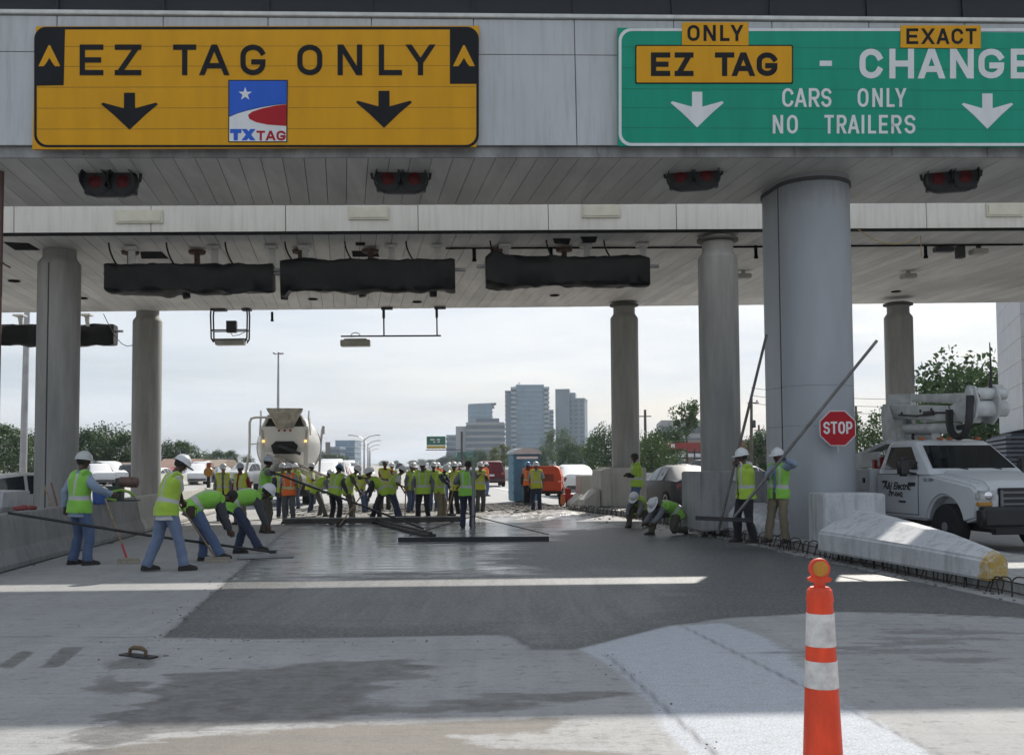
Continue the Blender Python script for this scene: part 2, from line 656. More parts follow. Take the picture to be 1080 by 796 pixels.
    wcol = mix_col(nt, math_node(nt, 'MULTIPLY', at('mid'), .72), wcol, mix_col(nt, ramp(nt, drag, .34, .66), (.115, .117, .117), (.195, .196, .195)))
    wcol = mix_col(nt, math_node(nt, 'MULTIPLY', mask('gloss', .7), .85), wcol, mix_col(nt, ramp(nt, streak, .42, .62), (.15, .153, .156), (.38, .384, .388)))  # pale streaks put the bright sky sheen into the base colour
    col = mix_col(nt, mwet, col, wcol)
    md = mask('dirt', .5)
    col = mix_col(nt, md, col, mix_col(nt, ramp(nt, noise_tex(nt, tc, 9, 4, .7), .4, .62), (.10, .095, .088), (.27, .26, .245)))
    col = mix_col(nt, math_node(nt, 'MULTIPLY', at('joint'), .8), col, (.06, .06, .06))
    grain = noise_tex(nt, mapping(nt, tc, (1.1, .75, 1), (0, 0, .45)), 21, 5, .85)
    gw = math_node(nt, 'ADD', math_node(nt, 'MULTIPLY', mwet, .42), .09)
    col = mix_col(nt, math_node(nt, 'MULTIPLY', ramp(nt, grain, .50, .66), gw), col, mix_col(nt, .5, col, (.50, .51, .52)))
    col = mix_col(nt, math_node(nt, 'MULTIPLY', ramp(nt, grain, .50, .34), gw), col, mix_col(nt, .75, col, (.012, .012, .013)))
    L(nt, col, b.inputs['Base Color'])
    rg = math_node(nt, 'MULTIPLY_ADD', mwet, -.30)
    rg.node.inputs[2].default_value = .82
    rg = math_node(nt, 'SUBTRACT', rg, math_node(nt, 'MULTIPLY', ms, .28))
    rg = math_node(nt, 'SUBTRACT', rg, math_node(nt, 'MULTIPLY', math_node(nt, 'MULTIPLY', mask('gloss', .8), ramp(nt, streak, .66, .40)), .46))
    rg = math_node(nt, 'MAXIMUM', rg, .13)
    L(nt, rg, b.inputs['Roughness'])
    bn = nt.nodes.new('ShaderNodeBump')
    bn.inputs['Strength'].default_value = .45
    bn.inputs['Distance'].default_value = .014
    h = math_node(nt, 'ADD', fine, math_node(nt, 'MULTIPLY', med, 1.2))
    h = math_node(nt, 'MULTIPLY', h, math_node(nt, 'SUBTRACT', 1.0, math_node(nt, 'MULTIPLY', mask('gloss', .6), .95)))
    h = math_node(nt, 'ADD', h, math_node(nt, 'MULTIPLY', md, math_node(nt, 'MULTIPLY', noise_tex(nt, tc, 14, 3), 4)))
    L(nt, h, bn.inputs['Height'])
    L(nt, bn.outputs[0], b.inputs['Normal'])
    me.materials.append(m)
    o = bpy.data.objects.new('concrete_pavement', me)
    COL.objects.link(o)
    tag(o, kind='structure')

    mb = MB()
    mb.add([(-3500, -200, -.08), (3500, -200, -.08), (3500, 5000, -.08), (-3500, 5000, -.08)], [(0, 1, 2, 3)])
    tag(mb.build('ground', M('dry ground', (.11, .115, .07), .95, var=.4, scale=.02, bump=.0)), kind='structure')
    # the highway beyond the plaza
    road = M('highway concrete', (.30, .29, .275), .85, var=.22, scale=.25, bump=.1, stretch=(1, .1, 1))
    asph = M('frontage asphalt', (.16, .16, .16), .9, var=.25, scale=.3)
    mb = MB()
    s = [72, 200, 600, 2500]
    for i in range(3):
        mb.add([RP(s[i], -14, -.03), RP(s[i], 13, -.03), RP(s[i + 1], 13, -.03), RP(s[i + 1], -14, -.03)], [(0, 1, 2, 3)])
    tag(mb.build('highway', road), kind='structure')
    mb = MB()
    mb.add([RP(60, -75, -.045), RP(60, -14.4, -.045), RP(700, -14.4, -.045), RP(700, -50, -.045)], [(0, 1, 2, 3)])
    tag(mb.build('parking_lot', asph), kind='structure')
    mb = MB()
    mb.add([RP(60, 13.4, -.045), RP(60, 95, -.045), RP(500, 70, -.045), RP(500, 13.4, -.045)], [(0, 1, 2, 3)])
    tag(mb.build('approach_apron', road), kind='structure')
    mb = MB()
    for t in (-9.5, 8.6):
        mb.add([RP(46, t, .006), RP(46, t + .2, .006), RP(900, t + .2, .006), RP(900, t, .006)], [(0, 1, 2, 3)])
    for t in (-5.9, -2.3, 1.3, 4.9):
        q = 40
        while q < 420:
            mb.add([RP(q, t, .006), RP(q, t + .16, .006), RP(q + 4, t + .16, .006), RP(q + 4, t, .006)], [(0, 1, 2, 3)])
            q += 12
    o = mb.build('lane_markings', M('road paint', (.7, .7, .68), .7, var=.3, scale=6))
    tag(o, kind='structure')


# ------------------------------------------------------------------ the two toll canopies
SKEW, RISE = 3.6, 0.8
SOFZ = 7.1


def canopy_frame(Y0):
    return Matrix.Translation((0, Y0, 0)) @ Matrix.Rotation(R(SKEW), 4, 'Z') @ Matrix.Rotation(R(-RISE), 4, 'Y')


C1 = canopy_frame(17.58)
C2 = canopy_frame(23.5)


def on_plane(px, py, mat, axis, val):
    """local coordinates (frame mat) where the view through a photo pixel meets local plane axis = val"""
    inv = mat.inverted()
    o = inv @ CAM
    d = inv.to_3x3() @ ray(px, py)
    t = (val - o[axis]) / d[axis]
    return o + d * t


def fascia_mat(name, c1, c2, stain):
    m, nt, b = nodes_of(name)
    tc = nt.nodes.new('ShaderNodeTexCoord').outputs['Object']
    big = noise_tex(nt, tc, .6, 4)
    run = noise_tex(nt, mapping(nt, tc, (5, 1, .35)), 1.5, 6, .65)
    g = nt.nodes.new('ShaderNodeNewGeometry')
    col = mix_col(nt, ramp(nt, big, .3, .7), c1, c2)
    col = mix_col(nt, math_node(nt, 'MULTIPLY', g.outputs['Random Per Island'], .18), col, tuple(x * .8 for x in c1))
    col = mix_col(nt, math_node(nt, 'MULTIPLY', ramp(nt, run, .46, .74), .55), col, stain)
    L(nt, col, b.inputs['Base Color'])
    b.inputs['Roughness'].default_value = .5
    return m


def make_canopy(frame, name, label, depth, sof, ztop, band_top, x0, x1, vpx, panel, dark):
    t = thing(name, label, 'canopy', mat=frame)
    inv3 = frame.to_3x3().inverted()
    d = inv3 @ ray(vpx, 489)
    sk = d.x / d.y                                  # planks run along the road, skewed to the fascia
    fm = fascia_mat(name + ' panels ' + str(dark), *(((.52, .54, .56), (.45, .468, .485), (.29, .285, .27)) if dark > .3 else ((.66, .655, .63), (.58, .575, .55), (.40, .39, .37))))
    lipm = M('canopy lip', (.30, .30, .30), .7, var=.35, scale=3, bump=.1, stretch=(1, 1, .4))
    # fascia of separate metal panels over a backing
    mb = MB()
    ztr = ztop - .10
    lip = .19 if dark > .3 else .05
    zlo = sof + lip
    zmid = zlo + (ztr - zlo) * .72
    for za, zb in ((zlo, zmid - .006), (zmid + .006, ztr)):
        x = x0
        k = 0
        while x < x1:
            mb.box((x + panel / 2, -.012, (za + zb) / 2), (panel - .016, .024, zb - za))
            x += panel
    mb.build('fascia_panels', fm, t, bevel=.004, seg=1)
    mb = MB()
    mb.box(((x0 + x1) / 2, .045, (zlo + ztr) / 2), (x1 - x0, .06, ztr - zlo - .01))
    mb.box(((x0 + x1) / 2, .10, sof + lip / 2), (x1 - x0, .05, lip))
    x = x0 + .4
    while x < x1:
        if dark > .3:
            mb.box((x, .062, sof + .11), (.03, .03, .16))
        x += panel
    mb.build('lower_lip', lipm if dark > .3 else M('dark void', (.02, .02, .02), .9, bump=0), t)
    mb = MB()
    mb.box(((x0 + x1) / 2, -.03, ztop - .045), (x1 - x0, .10, .07))
    mb.build('top_trim', M('white trim', (.62, .62, .60), .5, var=.15, scale=5), t, bevel=.008)
    # dark metal roof edge with standing seams
    mb = MB()
    mb.box(((x0 + x1) / 2, .14, (ztop + band_top) / 2), (x1 - x0, .24, band_top - ztop - .004))
    x = x0
    while x < x1:
        mb.box((x, .0, (ztop + band_top) / 2), (.05, .05, band_top - ztop - .01))
        x += panel
    mb.box(((x0 + x1) / 2, -.02, band_top - .05), (x1 - x0, .06, .08))
    mb.build('roof_edge', M('dark roof metal', (.007, .008, .013), .6, var=.3, scale=2), t)
    mb = MB()
    mb.box(((x0 + x1) / 2, .27 + (depth - .5) / 2, (sof + .25 + band_top - .4) / 2), (x1 - x0, depth - .5, band_top - .4 - sof - .25))
    mb.build('roof', M('roof membrane', (.35, .35, .34), .8), t)
    # rear fascia
    mb = MB()
    x = x0
    while x < x1:
        mb.box((x + panel / 2, depth - .05, (sof + .02 + ztop) / 2), (panel - .02, .05, ztop - sof - .04))
        x += panel
    mb.build('rear_fascia', fm, t)
    # soffit planks
    mb = MB()
    pw = .38
    x = x0 - abs(sk) * depth
    rnd = random.Random(3)
    while x < x1 + abs(sk) * depth:
        a, b_ = x + .006, x + pw - .006
        z = sof + rnd.uniform(0, .004)
        y0, y1 = .13, depth - .08
        q = [(a + sk * y0, y0, z), (b_ + sk * y0, y0, z), (b_ + sk * y1, y1, z), (a + sk * y1, y1, z)]
        mb.add(q + [(p[0], p[1], p[2] + .03) for p in q], [(0, 1, 2, 3), (4, 5, 6, 7), (0, 1, 5, 4), (1, 2, 6, 5), (2, 3, 7, 6), (3, 0, 4, 7)])
        x += pw
    m, nt, b = nodes_of(name + ' soffit')
    tc = nt.nodes.new('ShaderNodeTexCoord').outputs['Object']
    g = nt.nodes.new('ShaderNodeNewGeometry')
    st = noise_tex(nt, mapping(nt, tc, (2.2, .35, 1), (0, 0, .12)), 1.2, 6, .62)
    bl = noise_tex(nt, tc, .35, 4)
    col = mix_col(nt, ramp(nt, st, .35, .72), (.78, .76, .72), (.54, .525, .50))
    col = mix_col(nt, math_node(nt, 'MULTIPLY', ramp(nt, bl, .45, .7), .5), col, (.36, .355, .34))
    col = mix_col(nt, math_node(nt, 'MULTIPLY', g.outputs['Random Per Island'], .34), col, (.34, .335, .32))
    if dark > .3:
        col = mix_col(nt, .18, col, (.30, .30, .29))
    L(nt, col, b.inputs['Base Color'])
    b.inputs['Roughness'].default_value = .62
    mb.build('soffit', m, t)
    mb = MB()
    mb.box(((x0 + x1) / 2, depth / 2, sof + .12), (x1 - x0, depth - .5, .04))
    mb.build('soffit_backing', M('dark void', (.02, .02, .02), .9, bump=0), t)
    return t


def make_canopies():
    c1 = make_canopy(C1, 'toll_canopy', 'nearer grey panelled toll canopy carrying the yellow and green lane signs', 3.45, SOFZ, 9.68, 10.25, -26, 30, 362, 1.82, .45)
    c2 = make_canopy(C2, 'toll_canopy', 'farther toll canopy behind, its wide plank soffit hung with black wrapped bundles', 11.6, SOFZ, 8.62, 8.72, -30, 34, 365, 3.1, .2)
    # pale cover plates on the farther fascia
    pl = M('pale cover plate', (.55, .54, .46), .5, var=.1, scale=4)
    for x0, x1, y0, y1 in ((122, 172, 222, 236), (368, 410, 218, 232), (614, 654, 216, 230), (1040, 1078, 215, 229)):
        a = on_plane(x0, y1, C2, 1, -.03)
        b = on_plane(x1, y0, C2, 1, -.03)
        mb = MB()
        mb.box(((a.x + b.x) / 2, -.05, (a.z + b.z) / 2), (b.x - a.x, .05, b.z - a.z))
        mb.box(((a.x + b.x) / 2, -.085, (a.z + b.z) / 2), (b.x - a.x - .08, .02, b.z - a.z - .08))
        mb.build('cover_plate', pl, c2, bevel=.006)
    blk = M('black recess', (.005, .005, .005), .9, bump=0, spec=.05)
    rec = MB()
    for q in ([(4, 256), (30, 257), (42, 264), (16, 264)], [(148, 266), (170, 266), (178, 273), (149, 273)], [(371, 265), (398, 265), (400, 271), (372, 271)],
              [(583, 252), (602, 252), (600, 258), (585, 257)], [(612, 250), (630, 250), (628, 256), (615, 256)], [(375, 256), (385, 256), (385, 259), (375, 259)]):
        vs = [on_plane(x, y, C2, 2, SOFZ - .012) for x, y in q]
        rec = MB()
        rec.add([v for v in vs] + [v + V((0, 0, .01)) for v in vs], [(0, 1, 2, 3), (0, 1, 5, 4), (1, 2, 6, 5), (2, 3, 7, 6), (3, 0, 4, 7)])
        rec.build('soffit_hatch', blk, c2)
    # round black soffit drains / lamps
    for x, y in ((15, 297), (87, 315), (585, 312), (330, 316), (945, 308), (440, 319)):
        p = on_plane(x, y, C2, 2, SOFZ - .03)
        mb = MB()
        mb.lathe([(.16, 0), (.17, .012), (.13, .03)], c=p, n=18)
        mb.build('soffit_drain', blk, c2, smooth=40)
    # thin black conduit along the soffit
    mb = MB()
    mb.tube([on_plane(470, 262, C2, 2, SOFZ - .03), on_plane(720, 261, C2, 2, SOFZ - .03), on_plane(1079, 258, C2, 2, SOFZ - .03)], .025, 8)
    mb.build('conduit', blk, c2)
    for x, y in ((797, 259), (976, 259), (581, 262), (500, 262), (287, 329)):
        mb = MB()
        p = on_plane(x, y, C2, 2, SOFZ - .05)
        mb.cyl(p, p - V((0, 0, .30)), .045, n=8)
        mb.lathe([(.06, 0), (.05, .06)], c=p - V((0, 0, .33)), n=10)
        mb.build('sensor_stub', blk, c2)
    yw = MB()
    pts = []
    for i in range(13):
        u = i / 12
        p = on_plane(905 + 66 * u, 241 + 7 * u, C2, 2, SOFZ - .06)
        pts.append(p - V((0, 0, .28 * math.sin(math.pi * u) + .02)))
    pts.append(pts[-1] - V((0, 0, .5)))
    yw.tube(pts, .011, 6)
    yw.build('cord', M('yellow cord', (.40, .30, .08), .6), c2, smooth=60)


def make_columns():
    conc = M('column concrete', (.30, .297, .285), .75, var=.22, scale=2.4, bump=.25, bscale=45, stretch=(1.4, 1.4, .22))
    seam = M('dark joint', (.06, .06, .06), .8)
    # great pier at the front canopy
    pm, nt, b = nodes_of('painted pier')
    tc = nt.nodes.new('ShaderNodeTexCoord').outputs['Object']
    col = mix_col(nt, ramp(nt, noise_tex(nt, mapping(nt, tc, (1, 1, .2)), 1.4, 5), .3, .7), (.38, .40, .425), (.30, .318, .34))
    sep = nt.nodes.new('ShaderNodeSeparateXYZ')
    L(nt, tc, sep.inputs[0])
    dirt = ramp(nt, math_node(nt, 'ADD', sep.outputs[2], math_node(nt, 'MULTIPLY', noise_tex(nt, tc, 3, 5), 1.2)), 1.5, .7)
    col = mix_col(nt, math_node(nt, 'MULTIPLY', dirt, .4), col, (.20, .20, .20))
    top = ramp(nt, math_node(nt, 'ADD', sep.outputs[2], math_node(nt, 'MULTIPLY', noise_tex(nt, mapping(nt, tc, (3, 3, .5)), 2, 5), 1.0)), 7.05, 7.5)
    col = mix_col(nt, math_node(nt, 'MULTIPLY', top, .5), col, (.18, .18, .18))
    L(nt, col, b.inputs['Base Color'])
    b.inputs['Roughness'].default_value = .55
    r, Ln = .72, .62
    g = G(858, 580)
    c = V((6.0, 19.62, 0))
    t = thing('concrete_pier', 'thick pale grey pier behind the STOP sign, holding up the nearer canopy', 'column', c, ROADRZ)

    def obround(rr, z):
        out = []
        for i in range(25):
            a = math.pi + math.pi * i / 24
            out.append(V((rr * math.cos(a), rr * math.sin(a), z)))
        for i in range(25):
            a = math.pi * i / 24
            out.append(V((rr * math.cos(a), Ln + rr * math.sin(a), z)))
        return out
    mb = MB()
    zs = [0, 2.28, 2.285, 2.295, 2.30, 3.05, 3.055, 3.065, 3.07, 7.22]
    rs = [0, 0, -.008, -.008, 0, 0, -.008, -.008, 0, 0]
    mb.loft([obround(r + q, z) for z, q in zip(zs, rs)])
    mb.build('shaft', pm, t, smooth=35)
    mb = MB()
    mb.bar((-r + .012, -.02, 0), (-r + .012, -.02, 7.1), .04, .03, up=(1, 0, 0))
    mb.build('vertical_joint', seam, t)
    mb = MB()
    for i in range(50):
        pass
    mb.loft([obround(r + .03, 7.02), obround(r + .03, 7.09)], cap0=True)
    mb.build('top_collar', seam, t, smooth=40)

    specs = [(61, 24.5, .50, 'round concrete column standing behind the left barrier, nearer of the two at left'),
             (759, 24.3, .485, 'round concrete column rising from the grey island block between the barrier workers'),
             (155, 34.4, .49, 'round concrete column at left, farther of the two, in front of parked cars'),
             (659, 34.4, .48, 'round concrete column beside the worker in the dark cap, set on a concrete island block'),
             (949, 34.6, .48, 'round concrete column seen behind the bucket truck boom')]
    first = None
    for px, Y, rr, lab in specs:
        p = P(px, 400, Y)
        if first is None:
            t = thing('concrete_column', lab, 'column', (p.x, Y, 0), ROADRZ, 'round columns under the farther canopy')
            mb = MB()
            mb.lathe([(.5, 0), (.5, 6.58), (.49, 6.62), (.40, 6.74), (.39, 6.78), (.39, 7.14)], n=40)
            mb.build('shaft', conc, t, smooth=30)
            mb = MB()
            mb.lathe([(.40, 7.0), (.52, 7.03), (.52, 7.085), (.40, 7.09)], n=32)
            mb.build('top_collar', M('stained steel', (.07, .07, .065), .7), t, smooth=30)
            mb = MB()
            mb.cyl((-.11, -.492, 0), (-.11, -.492, 6.55), .014, n=8)
            dp = mb.build('downpipe', seam, t)
            first = t
        else:
            t = copy_tree(first)
            for q in kids(t):
                if q.name.startswith('downpipe'):
                    bpy.data.objects.remove(q)
            t['label'] = lab
            t.location = (p.x, Y, 0)
        t.scale = (rr / .5, rr / .5, 1)


# ------------------------------------------------------------------ signs
class Sign:
    def __init__(s, name, label, cat, frame, px, py, off):
        p = on_plane(px, py, frame, 1, off)
        s.mat = frame @ Matrix.Translation(p)
        s.t = thing(name, label, cat, mat=s.mat)

    def at(s, x, y, z=0.0):
        return on_plane(x, y, s.mat, 1, -z)

    def plate(s, name, poly, z, thick, mat, parent=None):
        mb = MB()
        s.plate_to(mb, poly, z, thick)
        return mb.build(name, mat, parent or s.t)

    def plate_to(s, mb, poly, z, thick, mi=0):
        a = [s.at(x, y, z) for x, y in poly]
        b = [p + V((0, thick, 0)) for p in a]
        n = len(poly)
        mb.add(a + b, [tuple(range(n)), tuple(reversed(range(n, 2 * n)))] + [(i, (i + 1) % n, (i + 1) % n + n, i + n) for i in range(n)], mi)

    def ring(s, name, outer, inner, z, thick, mat):
        mb = MB()
        n = len(outer)
        a = [s.at(x, y, z) for x, y in outer]
        c = [s.at(x, y, z) for x, y in inner]
        bk = V((0, thick, 0))
        vs = a + c + [p + bk for p in a] + [p + bk for p in c]
        fs = []
        for i in range(n):
            k = (i + 1) % n
            fs += [(i, k, n + k, n + i), (i, k, 2 * n + k, 2 * n + i), (n + i, n + k, 3 * n + k, 3 * n + i)]
        mb.add(vs, fs)
        return mb.build(name, mat, s.t)

    def text(s, name, letters, y0, y1, sw, z, mat, parent=None):
        mb = MB()
        for ch, x0, x1 in letters:
            letter_mesh(mb, ch, x0, x1, -y1, -y0, sw, lambda a, b, zz: s.at(a, -b, z + zz))
        return mb.build(name, mat, parent or s.t)


def rrect(x0, y0, x1, y1, r, n=6):
    o = []
    for cx, cy, a0 in ((x1 - r, y0 + r, -90), (x1 - r, y1 - r, 0), (x0 + r, y1 - r, 90), (x0 + r, y0 + r, 180)):
        for i in range(n + 1):
            a = R(a0 + 90 * i / n)
            o.append((cx + r * math.cos(a), cy + r * math.sin(a)))
    return o


def arrow_down(cx, y0, y1, w, sx):
    """a thick down arrow with swept barbs"""
    h = y1 - y0
    return [(cx - sx, y0), (cx + sx, y0), (cx + sx, y0 + .42 * h), (cx + w * .94, y0 + .265 * h), (cx + w, y0 + .31 * h), (cx + .55 * w, y0 + .60 * h), (cx + .0, y1), (cx - .55 * w, y0 + .60 * h), (cx - w, y0 + .31 * h), (cx - w * .94, y0 + .265 * h), (cx - sx, y0 + .42 * h)]


def sheet(name, col, var=.12):
    m, nt, b = nodes_of(name)
    tc = nt.nodes.new('ShaderNodeTexCoord').outputs['Object']
    run = noise_tex(nt, mapping(nt, tc, (3, 1, .5)), 1.3, 5)
    gr = noise_tex(nt, tc, 60, 2)
    c = mix_col(nt, ramp(nt, run, .35, .7), col, tuple(x * (1 - var) for x in col))
    c = mix_col(nt, math_node(nt, 'MULTIPLY', ramp(nt, gr, .45, .7), .18), c, tuple(x * .75 for x in col))
    L(nt, c, b.inputs['Base Color'])
    b.inputs['Roughness'].default_value = .55
    b.inputs['Specular IOR Level'].default_value = .2
    return m


def make_signs():
    yel = sheet('yellow sign sheeting', (.70, .34, .010))
    blk = sheet('black sign sheeting', (.008, .009, .012), .3)
    grn = sheet('green sign sheeting', (.010, .31, .20))
    wht = sheet('white sign sheeting', (.74, .75, .76))
    blu = sheet('blue sign sheeting', (.03, .12, .58))
    red = sheet('red sign sheeting', (.42, .015, .025))
    dk = M('sign seam', (.28, .15, .01), .7, bump=0)
    # ---- yellow
    s = Sign('overhead_sign', 'long yellow EZ TAG ONLY sign with black border and square blue TXTAG panel', 'sign', C1, 270, 157, -.10)
    z = .04
    s.plate('panel', [(38, 28), (505.5, 27.5), (502.5, 155), (34, 157.5)], z, .05, yel)
    mb = MB()
    for y in (49, 70, 92, 114, 136):
        s.plate_to(mb, [(39, y), (503, y - .8), (503, y - .4), (39, y + .5)], z + .003, .004)
    mb.build('panel_joint', dk, s.t)
    s.ring('border', rrect(36, 28.5, 505, 155.5, 13, 8), rrect(38.6, 31.2, 502.4, 153, 11.5, 8), z + .005, .004, blk)
    s.plate('corner_block', [(38.2, 44), (40, 35), (46, 30.3), (52, 29), (68.5, 29), (67, 90), (38, 90.5)], z + .007, .006, blk)
    s.plate('corner_block', [(474.5, 29), (491, 29), (498, 31.5), (502.5, 36.5), (504.3, 43), (502.6, 88.5), (474.5, 88.5)], z + .007, .006, blk)
    for cx in (52, 489.3):
        s.plate('chevron', [(cx - .8, 48), (cx + .8, 48), (cx + 11.5, 70), (cx + 6, 70), (cx + 3.2, 66.5), (cx, 61), (cx - 3.2, 66.5), (cx - 6, 70), (cx - 11.5, 70)], z + .013, .006, yel)
    s.text('lettering', [('E', 84, 109), ('Z', 121, 149), ('T', 182.5, 207), ('A', 210, 242), ('G', 253.5, 280), ('O', 313.5, 340), ('N', 356, 382), ('L', 399.5, 424), ('Y', 428, 459)], 47.2, 79.6, 5.6, z + .008, blk)
    s.plate('arrow', arrow_down(136.5, 98, 137, 30, 5.8), z + .008, .007, blk)
    s.plate('arrow', arrow_down(405, 96, 135, 29.5, 5.8), z + .008, .007, blk)
    lg = s.plate('logo_panel', [(240.8, 84.5), (303.4, 84.5), (302.8, 150), (240.8, 150)], z + .012, .010, blk)
    s.plate('blue_field', [(241.8, 85.5), (302.4, 85.5), (302.2, 109.2), (291, 110.4), (277, 112.6), (262, 116), (250, 119.5), (241.8, 123)], z + .016, .004, blu, lg)
    s.plate('white_swoosh', [(302.2, 109.8), (291, 111), (277, 113.2), (262, 116.6), (250, 120.1), (241.8, 123.6), (241.8, 149.2), (301.8, 149.2)], z + .016, .004, wht, lg)
    s.plate('red_swoosh', [(302.2, 110), (290, 111.6), (277, 114.4), (266, 118), (261.5, 121.5), (263, 125.5), (270, 129), (282, 131.6), (302, 133)], z + .019, .003, red, lg)
    st = []
    for i in range(10):
        a = R(-90 + 36 * i)
        q = 7.4 if i % 2 == 0 else 2.9
        st.append((258.6 + q * math.cos(a), 99.3 + q * math.sin(a)))
    s.plate('star', st, z + .019, .003, wht, lg)
    s.text('lettering', [('T', 242.6, 254.6), ('X', 255.2, 269)], 136.2, 148.2, 4.4, z + .019, blu, lg)
    s.text('lettering', [('T', 270.5, 279.6), ('A', 280, 290.8), ('G', 291.6, 301.4)], 138, 148.4, 2.3, z + .019, red, lg)
    # ---- green
    s = Sign('overhead_sign', 'long green CHANGE lane sign with white border and small yellow plates on it', 'sign', C1, 920, 153, -.10)
    s.plate('panel', [(651.5, 29.5), (1206, 36), (1204, 155), (652, 154)], z, .05, grn)
    mb = MB()
    for y in (50, 72, 94, 114, 135):
        s.plate_to(mb, [(655, y - .5), (1202, y + 2.2), (1202, y + 2.6), (655, y)], z + .002, .003)
    mb.build('panel_joint', M('green seam', (.01, .14, .09), .7, bump=0), s.t)
    s.ring('border', rrect(652.5, 30, 1204, 154, 13, 8), rrect(655.5, 33, 1201, 151, 11, 8), z + .005, .004, wht)
    e = s.plate('yellow_plate', rrect(670, 47.5, 836.5, 88.5, 1.5, 2), z + .012, .010, blk)
    s.plate('plate_face', rrect(671.3, 48.8, 835.2, 87.2, 1.2, 2), z + .015, .004, yel, e)
    s.text('lettering', [('E', 686.5, 707), ('Z', 711.5, 731.5), ('T', 754, 774.5), ('A', 771.5, 796.5), ('G', 798, 820)], 55.5, 80.5, 5.6, z + .017, blk, e)
    e = s.plate('yellow_plate', [(719.5, 23.8), (789.5, 23.8), (789.5, 48), (719.5, 47.6)], z + .022, .014, yel)
    s.text('lettering', [('O', 725, 738), ('N', 742, 755), ('L', 759.5, 769.5), ('Y', 770.5, 784)], 26.6, 43.6, 3.2, z + .025, blk, e)
    e = s.plate('yellow_plate', [(950, 27), (1034.5, 27), (1034.5, 51.2), (950, 50.4)], z + .022, .014, yel)
    s.text('lettering', [('E', 956, 968.5), ('X', 971.5, 986), ('A', 987.5, 1001.5), ('C', 1003.5, 1016), ('T', 1018.5, 1030)], 30.2, 46.8, 3.1, z + .025, blk, e)
    s.text('lettering', [('-', 864.5, 877.5)], 60, 74, 5.6, z + .006, wht)
    s.text('lettering', [('C', 906.5, 931), ('H', 938, 964), ('A', 968, 997), ('N', 1002, 1027), ('G', 1032, 1059), ('E', 1066, 1087)], 51.6, 83, 6.4, z + .006, wht)
    s.text('lettering', [('C', 825, 837), ('A', 838, 851), ('R', 853, 864.5), ('S', 866, 877), ('O', 904.5, 916), ('N', 920, 931), ('L', 935, 943.5), ('Y', 944, 956)], 93.2, 113, 2.9, z + .006, wht)
    s.text('lettering', [('N', 815, 826), ('O', 830, 841.5), ('T', 869.5, 879.5), ('R', 882.5, 893), ('A', 894, 906.5), ('I', 908.5, 911.8), ('L', 915.5, 924), ('E', 927, 936.5), ('R', 940, 951), ('S', 954, 965.5)], 121.4, 141, 2.9, z + .006, wht)
    s.plate('arrow', arrow_down(735.3, 97, 134.5, 28, 5.4), z + .008, .007, wht)
    s.plate('arrow', arrow_down(1041.5, 98.8, 136, 27, 5.4), z + .008, .007, wht)
    # ---- STOP sign on the great pier
    c = P(883.5, 451.5, 18.62)
    mat = Matrix.Translation(c) @ Matrix.Rotation(R(-6), 4, 'Z')
    t = thing('stop_sign', 'red octagonal STOP sign with white edge fixed to the thick pier', 'sign', mat=mat)
    octo = lambda r_: [(r_ * math.cos(R(22.5 + 45 * i)), r_ * math.sin(R(22.5 + 45 * i))) for i in range(8)]
    mb = MB()
    mb.prism(octo(.356), (0, 0, 0), (1, 0, 0), (0, 0, 1), -.006)
    mb.build('sign_plate', wht, t)
    mb = MB()
    mb.prism(octo(.340), (0, -.004, 0), (1, 0, 0), (0, 0, 1), -.003)
    mb.build('red_face', red, t)
    mb = MB()
    for ch, x0, x1 in (('S', -.262, -.142), ('T', -.128, -.008), ('O', .008, .134), ('P', .152, .268)):
        letter_mesh(mb, ch, x0, x1, -.105, .125, .036, lambda a, b, zz: V((a, -.0065 - zz, b)))
    mb.build('lettering', wht, t)
    mb = MB()
    mb.bar((0, .03, -.45), (0, .03, .30), .05, .04, up=(0, 1, 0))
    mb.bar((0, .04, .15), (-.05, .34, .15), .05, .05)
    mb.bar((0, .04, -.3), (-.05, .34, -.3), .05, .05)
    mb.build('bracket', M('galvanised steel', (.35, .35, .36), .45, .6), t)


